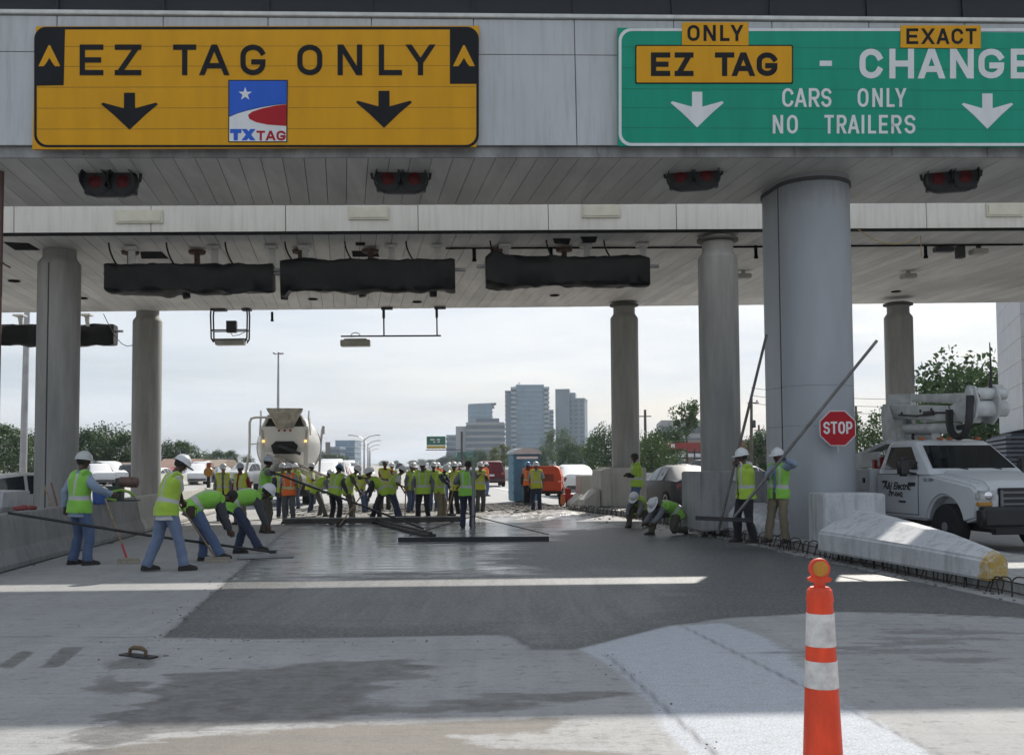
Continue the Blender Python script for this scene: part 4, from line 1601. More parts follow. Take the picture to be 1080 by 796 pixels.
    tp = P(925, 359, 17.4) - g
    mb = MB()
    mb.tube([(0, 0, .06), tp], .028, 10)
    mb.build('pole', M('dull steel pole', (.16, .155, .15), .45, .5, var=.3, scale=4), t, smooth=60)
    mb = MB()
    mb.bar((-.62, .1, .10), (.35, -.1, .06), .20, .03)
    mb.bar((-.62, .1, .13), (.35, -.1, .09), .05, .05)
    mb.build('blade', dk, t, bevel=.006)
    # things on and behind the left barrier
    q = P(128, 523, 21.2)
    t = thing('portable_engine', 'small dark green engine with a brown exhaust drum on the left barrier top', 'engine', (q.x, 21.2, .86))
    mb = MB()
    mb.box((-.14, 0, .17), (.34, .22, .30))
    mb.box((-.05, 0, .36), (.14, .14, .26))
    mb.box((.0, 0, .015), (.75, .24, .03))
    mb.build('engine_block', M('dark green paint', (.03, .05, .04), .5), t, bevel=.015)
    mb = MB()
    mb.lathe([(.05, -.22), (.105, -.20), (.115, 0), (.105, .16), (.06, .18)], axis=(1, .1, -.05), c=(.18, 0, .40), n=18)
    mb.build('exhaust_drum', M('rusty muffler', (.16, .10, .08), .6, .2, var=.3, scale=9), t, smooth=40)
    mb = MB()
    mb.tube([(.3, -.05, .1), (.2, -.12, .2), (.05, -.14, .24), (-.15, -.15, .2), (-.25, -.14, .06), (-.05, -.15, .02)], .03, 8)
    mb.build('hose', M('lime hose', (.25, .42, .06), .5), t, smooth=60)
    q = P(103, 523, 19.5)
    t = thing('water_cooler', 'blue water cooler behind the man in blue shirt at the barrier', 'cooler', (q.x, 19.6, .86))
    mb = MB()
    mb.lathe([(.11, 0), (.13, .02), (.14, .26)], n=20)
    mb.build('tank', M('blue plastic', (.03, .09, .30), .45), t, smooth=40)
    mb = MB()
    mb.lathe([(.145, .26), (.145, .31), (.10, .33)], n=20)
    mb.build('lid', M('white plastic', (.7, .7, .7), .4), t, smooth=40)
    q = P(36, 530, 17.5)
    t = thing('rag_heap', 'red rag and scraps lying on the left barrier top', 'rags', (q.x, 17.3, .86))
    mb = MB()
    for k in range(5):
        mb.sphere((random.uniform(-.2, .25), random.uniform(-.06, .06), .03), .09, .06, .05, 10, 6)
    mb.build('cloth', M('faded red cloth', (.22, .05, .05), .9), t, smooth=60, wob=.03, wobs=9)
    q = P(220, 514, 33)
    t = thing('barricade_light', 'amber warning light on a short dark post on the sunlit barrier', 'warning light', (q.x, 33, .86))
    mb = MB()
    mb.bar((0, 0, 0), (0, 0, .55), .10, .10, up=(0, 1, 0))
    mb.build('post', dk, t)
    mb = MB()
    mb.lathe([(.001, -.09), (.15, -.07), (.17, 0), (.15, .07), (.001, .09)], axis=(0, 1, 0), c=(0, 0, .52), n=18)
    mb.build('lens', M('amber lens', (.40, .20, .03), .3), t, smooth=50)
    mb = MB()
    mb.box((0, 0, .74), (.14, .1, .18))
    mb.build('battery_cap', M('rusty orange', (.35, .08, .03), .5), t, bevel=.02)
    t = thing('conduit_stub', 'dark vertical pipe cut by the left picture edge just under the nearer canopy', 'pipe', (P(-.5, 300, 17.9).x, 17.9, 0))
    mb = MB()
    mb.cyl((0, 0, 0), (0, 0, 7.1), .045, n=12)
    mb.tube([(0, -.02, 5.35), (.12, -.05, 5.25), (.22, -.06, 5.2)], .018, 6)
    mb.build('pipe', M('rust brown pipe', (.10, .05, .04), .6), t, smooth=40)


def make_crumbs():
    """crumbs of mortar and gravel along the edge of the pour"""
    rnd = random.Random(11)
    mb = MB()

    def crumb(p, s):
        o = []
        for k in range(8):
            d = V((-1 if k & 1 else 1, -1 if k & 2 else 1, -1 if k & 4 else 1))
            o.append(V((p.x, p.y, p.z + s * .25)) + V((d.x * s * rnd.uniform(.3, .8), d.y * s * rnd.uniform(.3, .8), d.z * s * rnd.uniform(.2, .5))))
        mb.add(o, [(0, 1, 3, 2), (4, 6, 7, 5), (0, 4, 5, 1), (2, 3, 7, 6), (0, 2, 6, 4), (1, 5, 7, 3)])
    for a, b, n, wd, s in (((172, 672), (300, 561), 170, .10, .013), ((145, 705), (240, 625), 60, .5, .010), ((0, 602), (150, 560), 120, .12, .03), ((300, 545), (600, 541), 420, .8, .07),
                           ((598, 541), (800, 577), 120, .25, .04), ((800, 577), (1080, 634), 90, .18, .03), ((175, 675), (520, 676), 40, .06, .009), ((640, 690), (760, 800), 30, .06, .008)):
        pa, pb = G(*a), G(*b)
        d = (pb - pa).normalized()
        nn = V((d.y, -d.x, 0))
        for i in range(n):
            p = pa.lerp(pb, rnd.random()) + nn * rnd.gauss(0, wd)
            crumb(p, s * rnd.uniform(.4, 1.3) * (1 + .6 * (rnd.random() < .1)))
    o = mb.build('mortar_crumbs', M('mortar crumbs', (.20, .195, .18), .95, var=.5, scale=3))
    tag(o, kind='stuff')
# ------------------------------------------------------------------ vehicles
def paint(name, col, rough=.5, coat=.12):
    return M(name, col, rough, 0, var=.06, scale=1.2, bump=0, coat=coat, spec=.2)


def glass_m():
    return M('dark vehicle glass', (.03, .037, .04), .06, var=.5, scale=2.5, bump=0, spec=.5)


CARS = {
    'sedan': dict(w=.88, wb=(1.42, -1.36), r=.33, st=[
        (2.33, .38, .55, .62, .66, .60), (2.24, .26, .62, .73, .82, .74), (1.6, .22, .74, .88, .88, .76), (.98, .2, .88, .97, .88, .74),
        (.22, .2, .93, 1.38, .88, .60), (-.35, .2, .94, 1.45, .88, .59), (-1.0, .2, .95, 1.40, .88, .60), (-1.72, .22, .97, 1.07, .88, .70), (-2.2, .26, .94, 1.03, .84, .72), (-2.34, .38, .75, .88, .74, .66)], wind=(3, 4), rear=(6, 7), side=(3, 7)),
    'suv': dict(w=.95, wb=(1.45, -1.35), r=.37, st=[
        (2.32, .42, .70, .80, .74, .66), (2.22, .32, .85, .98, .90, .80), (1.55, .28, .95, 1.10, .95, .80), (1.05, .26, 1.05, 1.15, .95, .80),
        (.45, .26, 1.08, 1.66, .95, .70), (-.4, .26, 1.09, 1.76, .95, .70), (-1.5, .26, 1.10, 1.76, .95, .70), (-2.05, .28, 1.10, 1.70, .93, .68), (-2.25, .32, 1.05, 1.16, .90, .74), (-2.32, .42, .75, .85, .84, .74)], wind=(3, 4), rear=(7, 8), side=(3, 8)),
    'van': dict(w=1.0, wb=(1.7, -1.6), r=.37, st=[
        (2.6, .42, .75, .85, .80, .70), (2.52, .32, .95, 1.05, .95, .84), (2.0, .28, 1.10, 1.22, 1.0, .86), (1.75, .26, 1.18, 1.28, 1.0, .86),
        (1.0, .26, 1.22, 1.95, 1.0, .80), (.1, .26, 1.22, 2.05, 1.0, .80), (-1.4, .26, 1.22, 2.05, 1.0, .80), (-2.4, .28, 1.22, 2.0, .98, .78), (-2.58, .32, 1.15, 1.4, .96, .80), (-2.62, .42, .75, .85, .92, .82)], wind=(3, 4), rear=(7, 8), side=(3, 7)),
    'pickup': dict(w=.98, wb=(1.75, -1.75), r=.39, st=[
        (2.7, .45, .80, .90, .80, .70), (2.62, .36, .95, 1.08, .95, .86), (1.9, .32, 1.05, 1.18, .98, .84), (1.35, .3, 1.12, 1.22, .98, .82),
        (.7, .3, 1.14, 1.74, .98, .70), (.2, .3, 1.15, 1.82, .98, .70), (-.35, .3, 1.15, 1.78, .98, .70), (-.55, .32, 1.12, 1.16, .98, .86), (-2.6, .36, 1.10, 1.13, .97, .86), (-2.7, .45, .85, .95, .92, .84)], wind=(3, 4), rear=(6, 7), side=(3, 7)),
}
_carproto = {}


def car(kind, colname, col, label, loc, rz, group=None, scale=1.0, name=None):
    key = (kind, colname)
    cat = {'sedan': 'car', 'suv': 'car', 'van': 'van', 'pickup': 'pickup truck'}[kind]
    nm = name or {'sedan': 'parked_car', 'suv': 'parked_car', 'van': 'parked_van', 'pickup': 'pickup_truck'}[kind]
    if key in _carproto:
        t = copy_tree(_carproto[key])
        t['label'] = label
        t.name = nm
        if 'group' in t:
            del t['group']
        if group:
            t['group'] = group
        t.location = loc
        t.rotation_euler = (0, 0, rz)
        t.scale = (scale,) * 3
        return t
    c = CARS[kind]
    t = thing(nm, label, cat, loc, rz, group)
    t.scale = (scale,) * 3
    mb = MB()
    rings = []
    for y, zb, bl, zt, hw, ht in c['st']:
        h = [(hw * .90, zb), (hw * .985, zb + .14), (hw, (zb + bl) / 2 + .05), (hw * .985, bl), (ht + .02, zt - .055), (ht - .10, zt)]
        rings.append([V((x, y, z)) for x, z in h] + [V((-x, y, z)) for x, z in reversed(h)])
    mb.loft(rings)
    mb.build('body', paint('car paint ' + colname, col), t, smooth=38, bevel=.0)

    def inset(q, k):
        cc = sum(q, V((0, 0, 0))) / len(q)
        nrm = (q[1] - q[0]).cross(q[3] - q[0]).normalized()
        if nrm.dot(cc - V((0, 0, .8))) < 0:
            nrm = -nrm
        return [p.lerp(cc, k) + nrm * .008 for p in q]
    wn = MB()
    for j in range(c['side'][0], c['side'][1]):
        for a, b in ((3, 4), (8, 7)):
            q = inset([rings[j][a], rings[j + 1][a], rings[j + 1][b], rings[j][b]], .10)
            wn.add(q, [(0, 1, 2, 3)])
    wn.build('side_window', glass_m(), t)
    for nme, (j0, j1) in (('windshield', c['wind']), ('rear_window', c['rear'])):
        wn = MB()
        wn.add(inset([rings[j0][4], rings[j0][7], rings[j1][7], rings[j1][4]], .07), [(0, 1, 2, 3)])
        wn.build(nme, glass_m(), t)
    tyre = M('tyre rubber', (.012, .012, .013), .85)
    rim = M('wheel rim', (.35, .35, .36), .35, .7)
    for y in c['wb']:
        for sx in (-1, 1):
            mb = MB()
            r = c['r']
            x = sx * (c['w'] - .09)
            mb.lathe([(r * .6, -.11), (r * .92, -.11), (r, -.07), (r, .07), (r * .92, .115), (r * .62, .115)], axis=(sx, 0, 0), c=(x, y, r), n=22)
            w = mb.build('wheel', tyre, t, smooth=40)
            mb = MB()
            mb.lathe([(r * .64, .112), (r * .60, .122), (r * .25, .105), (r * .10, .125), (.001, .125)], axis=(sx, 0, 0), c=(x, y, r), n=20, cap=False)
            mb.build('rim', rim, w, smooth=40)
    tl = M('tail lamp red', (.22, .008, .008), .2, bump=0, coat=.5)
    hl = M('headlamp glass', (.55, .56, .58), .15, bump=0, coat=.5)
    yr, yf = c['st'][-2][0], c['st'][1][0]
    zr, zf = c['st'][-2][2], c['st'][1][2]
    for sx in (-1, 1):
        mb = MB()
        mb.box((sx * c['w'] * .80, yr - .02, zr - .14), (.24, .16, .20))
        mb.build('tail_light', tl, t, bevel=.03)
        mb = MB()
        mb.box((sx * c['w'] * .74, yf - .01, zf - .06), (.32, .16, .15))
        mb.build('headlight', hl, t, bevel=.03)
    mb = MB()
    mb.box((0, c['st'][-1][0] + .03, .46), (c['w'] * 1.7, .16, .16))
    mb.build('bumper', M('dark bumper', (.05, .05, .052), .5), t, bevel=.04)
    mb = MB()
    mb.box((0, c['st'][0][0] - .03, .46), (c['w'] * 1.5, .14, .16))
    mb.build('bumper', M('dark bumper', (.05, .05, .052), .5), t, bevel=.04)
    mb = MB()
    mb.box((0, yr - .10, zr - .26), (.34, .06, .14))
    mb.build('licence_plate', M('plate white', (.6, .6, .58), .5), t)
    _carproto[key] = t
    return t


def make_bucket_truck():
    wp = paint('white truck paint', (.52, .54, .56), .3, .4)
    gl = M('tinted truck glass', (.010, .013, .014), .04, var=.4, scale=3, bump=0, spec=.6)
    blk = M('black trim', (.012, .012, .013), .45, bump=.05)
    tyre = M('tyre rubber', (.012, .012, .013), .85)
    rim = M('wheel rim', (.35, .35, .36), .35, .7)
    fib = M('white boom paint', (.50, .51, .50), .45, var=.3, scale=3)
    hs = M('black hose', (.012, .012, .012), .55)
    g = G(997, 580)
    hd = V((.17, -.985, 0)).normalized()
    right = V((hd.y, -hd.x, 0))
    loc = g - right * .86 + V((.12, 0, 0))
    t = thing('bucket_truck', 'white utility truck with folded aerial boom over its cab, facing the camera at right', 'truck', (loc.x, loc.y, 0), math.atan2(-hd.x, hd.y))

    def prism_x(poly, x0, x1, name, mat, parent=t, bevel=.03, seg=2):
        mb = MB()
        mb.prism(poly, (x0, 0, 0), (0, 1, 0), (0, 0, 1), x1 - x0)
        return mb.build(name, mat, parent, bevel=bevel, seg=seg, smooth=40)
    arch = [(.54 * math.cos(R(a)), .44 + .54 * math.sin(R(a))) for a in range(180, -1, -12)]
    side = [(-2.28, .50), (-.56, .50)] + arch[1:-1] + [(.56, .52), (.90, .60), (.94, .92), (.92, 1.10), (.80, 1.19), (-.46, 1.36), (-2.28, 1.38)]
    for sx in (-1, 1):
        prism_x(side, sx * .70 if sx > 0 else -1.0, 1.0 if sx > 0 else -.70, 'body_side', wp, bevel=.045, seg=3)
    prism_x([(.93, .66), (.95, 1.05), (.86, 1.20), (.70, 1.27), (-.44, 1.43), (-.5, .66)], -.76, .76, 'hood', wp, bevel=.05, seg=3)
    # dark inner arches and chassis
    mb = MB()
    mb.box((0, -.3, .62), (1.36, 2.2, .5))
    mb.box((0, -3.4, .58), (.9, 4.6, .22))
    mb.build('chassis', blk, t)
    # cab upper
    def rr(x, y0, y1, z, r):
        return [V((a, b, z)) for a, b in rrect(-x, y0, x, y1, r, 4)]
    mb = MB()
    mb.loft([rr(.985, -2.27, -.42, 1.36, .06), rr(.95, -2.25, -.52, 1.46, .08), rr(.80, -2.18, -1.10, 1.93, .12), rr(.74, -2.14, -1.20, 2.00, .14), rr(.55, -2.0, -1.35, 2.03, .14)])
    mb.build('cab', wp, t, smooth=40)

    def slab(pts, name, mat, off, parent=t):
        pts = [V(p) for p in pts]
        n = (pts[1] - pts[0]).cross(pts[-1] - pts[0]).normalized()
        c = sum(pts, V((0, 0, 0))) / len(pts)
        if n.dot(c - V((0, -1.5, 1.4))) < 0:
            n = -n
        mb = MB()
        k = len(pts)
        mb.add([p + n * off for p in pts] + [p - n * .01 for p in pts], [tuple(range(k)), tuple(reversed(range(k, 2 * k)))] + [(i, (i + 1) % k, (i + 1) % k + k, i + k) for i in range(k)])
        return mb.build(name, mat, parent)
    yz = lambda z: -.52 - (z - 1.46) * (.58 / .47)
    xs = lambda z: .95 - (z - 1.46) * (.15 / .47)
    slab([(-.86, yz(1.47), 1.47), (.86, yz(1.47), 1.47), (.71, yz(1.90), 1.90), (-.71, yz(1.90), 1.90)], 'windshield', gl, .012)
    for sx in (-1, 1):
        slab([(sx * xs(1.45), -2.02, 1.45), (sx * xs(1.45), -.86, 1.45), (sx * xs(1.60), -.98, 1.60), (sx * xs(1.88), -1.28, 1.88), (sx * xs(1.88), -1.98, 1.88)], 'side_window', gl, .016)
        # door panel, proud of the body, with handle and trim
        mb = MB()
        pl = [(-2.06, .60), (-.80, .60), (-.80, 1.08), (-.78, 1.34), (-2.06, 1.35)]
        mb.prism(pl, (sx * 1.0, 0, 0), (0, 1, 0), (0, 0, 1), .012 * sx)
        d = mb.build('door', wp, t, bevel=.012)
        mb = MB()
        cx, cz = -1.43, .98
        mb.prism([(cx + (a - cx) * 1.022, cz + (b - cz) * 1.03) for a, b in pl], (sx * 1.0, 0, 0), (0, 1, 0), (0, 0, 1), .003 * sx)
        mb.build('door_gap', M('panel gap', (.03, .03, .03), .9, bump=0), t)
        mb = MB()
        mb.box((sx * 1.025, -1.92, 1.20), (.03, .14, .05))
        mb.build('handle', blk, d)
        mb = MB()
        mb.box((sx * 1.018, -.98, 1.17), (.012, .22, .07))
        mb.box((sx * 1.018, -1.32, .83), (.012, .22, .035))
        mb.build('trim_badge', blk, d)
        # mirrors on twin arms
        mb = MB()
        mb.box((sx * 1.26, -.86, 1.50), (.24, .12, .36))
        mi = mb.build('mirror', blk, t, bevel=.05, seg=3, smooth=50)
        mb = MB()
        mb.tube([(sx * .96, -.88, 1.36), (sx * 1.2, -.86, 1.40)], .022, 8)
        mb.tube([(sx * .96, -.88, 1.58), (sx * 1.2, -.86, 1.60)], .022, 8)
        mb.build('mirror_arm', blk, mi)
        # lamps
        mb = MB()
        mb.box((sx * .80, .915, 1.00), (.36, .10, .19))
        h = mb.build('headlight', M('truck headlamp', (.40, .41, .42), .1, var=.5, scale=9, bump=0, coat=.8), t, bevel=.03)
        mb = MB()
        mb.sphere((sx * .78, .955, 1.01), .085, .03, .075, 14, 8)
        mb.build('reflector', M('chrome', (.7, .7, .72), .1, 1, bump=0), h, smooth=60)
        mb = MB()
        mb.box((sx * .84, .93, .865), (.28, .09, .07))
        mb.build('indicator', M('amber lens', (.40, .20, .03), .3), t, bevel=.015)
    # door lettering (image-left door is the truck's right side)
    lm = M('black lettering', (.02, .02, .025), .6, bump=0)
    for txt, size, y, z, shear in (('A&J Electric', .20, -2.0, 1.06, .35), ('-798-0442', .13, -1.84, .92, 0), ('352 1004', .085, -.62, 1.23, 0)):
        cu = bpy.data.curves.new('lettering', 'FONT')
        cu.body = txt
        cu.size = size
        cu.shear = shear
        cu.offset = .006 if size > .1 else .001
        ob = bpy.data.objects.new('lettering', cu)
        COL.objects.link(ob)
        dg = bpy.context.evaluated_depsgraph_get()
        me = bpy.data.meshes.new_from_object(ob.evaluated_get(dg))
        bpy.data.objects.remove(ob)
        xx = 1.0165 if y < -.7 else 1.003
        me.transform(Matrix(((0, 0, 1, xx), (1, 0, 0, y), (0, 1, 0, z), (0, 0, 0, 1))))
        me.materials.clear()
        me.materials.append(lm)
        ob = bpy.data.objects.new('lettering', me)
        COL.objects.link(ob)
        ob.parent = t
    # front: grille and bumper
    mb = MB()
    mb.box((0, .94, .96), (1.16, .06, .36))
    gr = mb.build('grille', blk, t, bevel=.015)
    mb = MB()
    for z in (.86, .96, 1.06):
        mb.box((0, .975, z), (1.06, .03, .035))
    for x in (-.54, 0, .54):
        mb.box((x, .98, .96), (.05, .03, .28))
    mb.build('grille_bars', M('grey grille bar', (.16, .16, .17), .4), gr, bevel=.008)
    mb = MB()
    mb.box((0, 1.02, .64), (2.02, .26, .36))
    mb.build('bumper', blk, t, bevel=.06, seg=3, smooth=50)
    mb = MB()
    mb.box((0, .98, .42), (1.5, .14, .16))
    mb.build('air_dam', blk, t, bevel=.03)
    mb = MB()
    pass
    for i, x in enumerate((-.60, -.2, 0, .2, .60)):
        mb = MB()
        mb.box((x, -1.28, 2.045), (.12, .10, .05))
        mb.build('roof_marker', M('amber lens orange', (.45, .12, .02), .3), t, bevel=.015)
    mb = MB()
    mb.tube([(-.55, -.50, 1.455), (-.1, -.60, 1.50)], .012, 6)
    mb.tube([(.15, -.50, 1.455), (.60, -.60, 1.50)], .012, 6)
    mb.build('wiper', blk, t)
    mb = MB()
    mb.lathe([(.19, -.02), (.20, 0), (.19, .02), (.17, 0), (.19, -.02)], axis=(0, .8, .5), c=(.38, -1.05, 1.42), n=20, cap=False)
    mb.build('steering_wheel', blk, t, smooth=50)
    for x in (-1, 1):
        for y, dual in ((0, 0), (-4.0, 1)):
            xx = x * (.86 if not dual else .84)
            r = .42
            mb = MB()
            mb.lathe([(r * .58, -.13), (r * .9, -.13), (r, -.09), (r, .09), (r * .93, .13), (r * .60, .13)], axis=(x, 0, 0), c=(xx, y, r), n=30)
            w = mb.build('wheel', tyre, t, smooth=40)
            mb = MB()
            mb.lathe([(r * .60, .125), (r * .56, .10), (r * .40, .06), (r * .22, .10), (r * .20, .14), (.001, .145)], axis=(x, 0, 0), c=(xx, y, r), n=24, cap=False)
            for k in range(8):
                a = R(45 * k)
                mb.cyl((xx + x * .07, y + .3 * r * math.cos(a), r + .3 * r * math.sin(a)), (xx + x * .095, y + .3 * r * math.cos(a), r + .3 * r * math.sin(a)), .02, n=8)
            mb.build('rim', rim, w, smooth=40)
    # utility body
    mb = MB()
    for x in (-1, 1):
        mb.box((x * .86, -4.0, 1.18), (.40, 3.2, .55))
        mb.box((x * .86, -2.95, .76), (.40, 1.1, .34))
        mb.box((x * .86, -5.1, .76), (.40, 1.0, .34))
    mb.box((0, -4.0, .85), (1.4, 3.2, .12))
    mb.build('utility_body', wp, t, bevel=.02)
    mb = MB()
    for y in (-2.95, -4.0, -5.05):
        mb.box((1.065, y, 1.20), (.012, .86, .40))
        mb.box((-1.065, y, 1.20), (.012, .86, .40))
    lid = mb.build('locker_doors', M('locker paint', (.52, .54, .56), .35), t, bevel=.01)
    mb = MB()
    for y in (-2.62, -3.7, -4.75):
        mb.box((1.085, y, 1.22), (.03, .06, .10))
    mb.build('locker_latch', blk, lid)
    mb = MB()
    mb.box((.75, -2.6, 1.56), (.08, .3, .26))
    mb.box((.92, -2.46, 1.55), (.07, .08, .18))
    mb.build('side_marker', M('tail lamp red', (.22, .008, .008), .2, bump=0, coat=.5), t)
    def fold(mb):
        mb.v = [(x * .85, -3.0 + (y + 3.0) * .76, 2.0 + (z - 2.0) * .93) for x, y, z in mb.v]
        return mb

    # boom: pedestal, turret, lower and upper boom, elbow, hoses
    mb = MB()
    mb.box((0, -3.0, 1.3), (.7, .8, .9))
    mb.lathe([(.34, 0), (.34, .22), (.26, .30), (.26, .42)], c=(0, -3.0, 1.74), n=24)
    mb.build('pedestal', fib, t, bevel=.02)
    mb = MB()
    for x in (-.25, .25):
        mb.prism([(-3.45, 2.05), (-2.7, 2.05), (-2.75, 2.30), (-3.15, 2.88), (-3.4, 2.90), (-3.5, 2.7)], (x - .02, 0, 0), (0, 1, 0), (0, 0, 1), .04)
    mb.box((0, -3.25, 2.5), (.46, .30, .30))
    fold(mb).build('turret', fib, t, bevel=.012)
    mb = MB()
    rings = []
    for y, z, w, h in ((-3.35, 2.74, .17, .15), (-2.2, 2.66, .17, .16), (-.5, 2.56, .16, .16), (.35, 2.50, .15, .16)):
        rings.append([V((a, y, z + b)) for a, b in rrect(-w, -h, w, h, .04, 2)])
    mb.loft(rings)
    mb.box((.0, -1.4, 2.46), (.2, .9, .06))
    fold(mb).build('lower_boom', fib, t, smooth=40)
    mb = MB()
    for x in (.16,):
        for y in (-2.6, -1.7, -1.2, -.4):
            mb.cyl((.165, y, 2.70 + .02 * y), (.19, y, 2.70 + .02 * y), .035, n=10)
        mb.box((.19, -1.3, 2.60), (.05, .42, .10))
        mb.tube([(.2, -2.7, 2.62), (.22, -1.8, 2.56), (.2, -.9, 2.60), (.2, .1, 2.55)], .022, 6)
    fold(mb).build('boom_fittings', blk, t)
    mb = MB()
    mb.cyl((.10, -2.55, 2.30), (.10, -.2, 2.26), .11, n=18)
    mb.cyl((-.10, -2.3, 2.12), (-.10, -1.5, 2.12), .12, n=18)
    fold(mb).build('lift_cylinder', fib, t, smooth=40)
    mb = MB()
    mb.cyl((.10, -.2, 2.26), (.10, .25, 2.26), .055, n=14)
    mb.lathe([(.12, 0), (.12, .14)], axis=(0, 1, 0), c=(-.1, -2.45, 2.12), n=14)
    fold(mb).build('piston_rod', blk, t, smooth=40)
    mb = MB()
    rings = []
    for y, z, w, h in ((.55, 2.95, .15, .16), (-.3, 2.86, .13, .13), (-1.6, 2.94, .11, .10), (-3.0, 3.02, .10, .09)):
        rings.append([V((a - .42, y, z + b)) for a, b in rrect(-w, -h, w, h, .03, 2)])
    mb.loft(rings)
    fold(mb).build('upper_boom', fib, t, smooth=40)
    mb = MB()
    for x in (-.32, .20):
        mb.prism([(.15, 2.36), (.5, 2.30), (.72, 2.45), (.82, 2.78), (.70, 3.06), (.40, 3.10), (.22, 2.85), (-.35, 2.70)], (x - .03, 0, 0), (0, 1, 0), (0, 0, 1), .06)
    mb.cyl((-.62, .55, 2.62), (.42, .55, 2.62), .16, n=20)
    mb.cyl((-.62, .55, 2.92), (.30, .55, 2.92), .12, n=20)
    fold(mb).build('elbow', fib, t, bevel=.008, smooth=40)
    for q in range(3):
        mb = MB()
        x = .36 + .05 * q
        pts = [(x, -.02, 2.62), (x + .02, .0, 2.36)] + [(x + .02, .38 - .38 * math.cos(math.pi * k / 10), 2.38 - .34 * math.sin(math.pi * k / 10)) for k in range(1, 10)] + [(x, .76, 2.36), (x - .04, .74, 2.66), (x - .1, .66, 2.86)]
        mb.tube(pts, .042, 10)
        fold(mb).build('hose', hs, t, smooth=60)
    mb = MB()
    mb.tube([(.10, .50, 2.78), (.12, .66, 2.86), (.14, .62, 2.98), (.1, .4, 3.02)], .05, 8)
    fold(mb).build('hose', M('brown hose', (.10, .02, .015), .55), t, smooth=60)
    mb = MB()
    mb.tube([(-.25, .55, 3.0), (-.25, .60, 3.30), (-.25, .58, 3.95)], [.045, .03, .012], 8)
    fold(mb).build('whip_antenna', blk, t)
    mb = MB()
    mb.lathe([(.30, 0), (.34, .5), (.35, .52)], c=(-.42, -3.6, 2.55), n=4)
    mb.build('bucket', fib, t)
    mb = MB()
    mb.bar((.80, -2.5, 1.66), (.80, -3.6, 1.60), .06, .30)
    mb.bar((.55, -2.4, 2.0), (.70, -4.2, 1.55), .30, .08)
    mb.build('side_guard', fib, t)


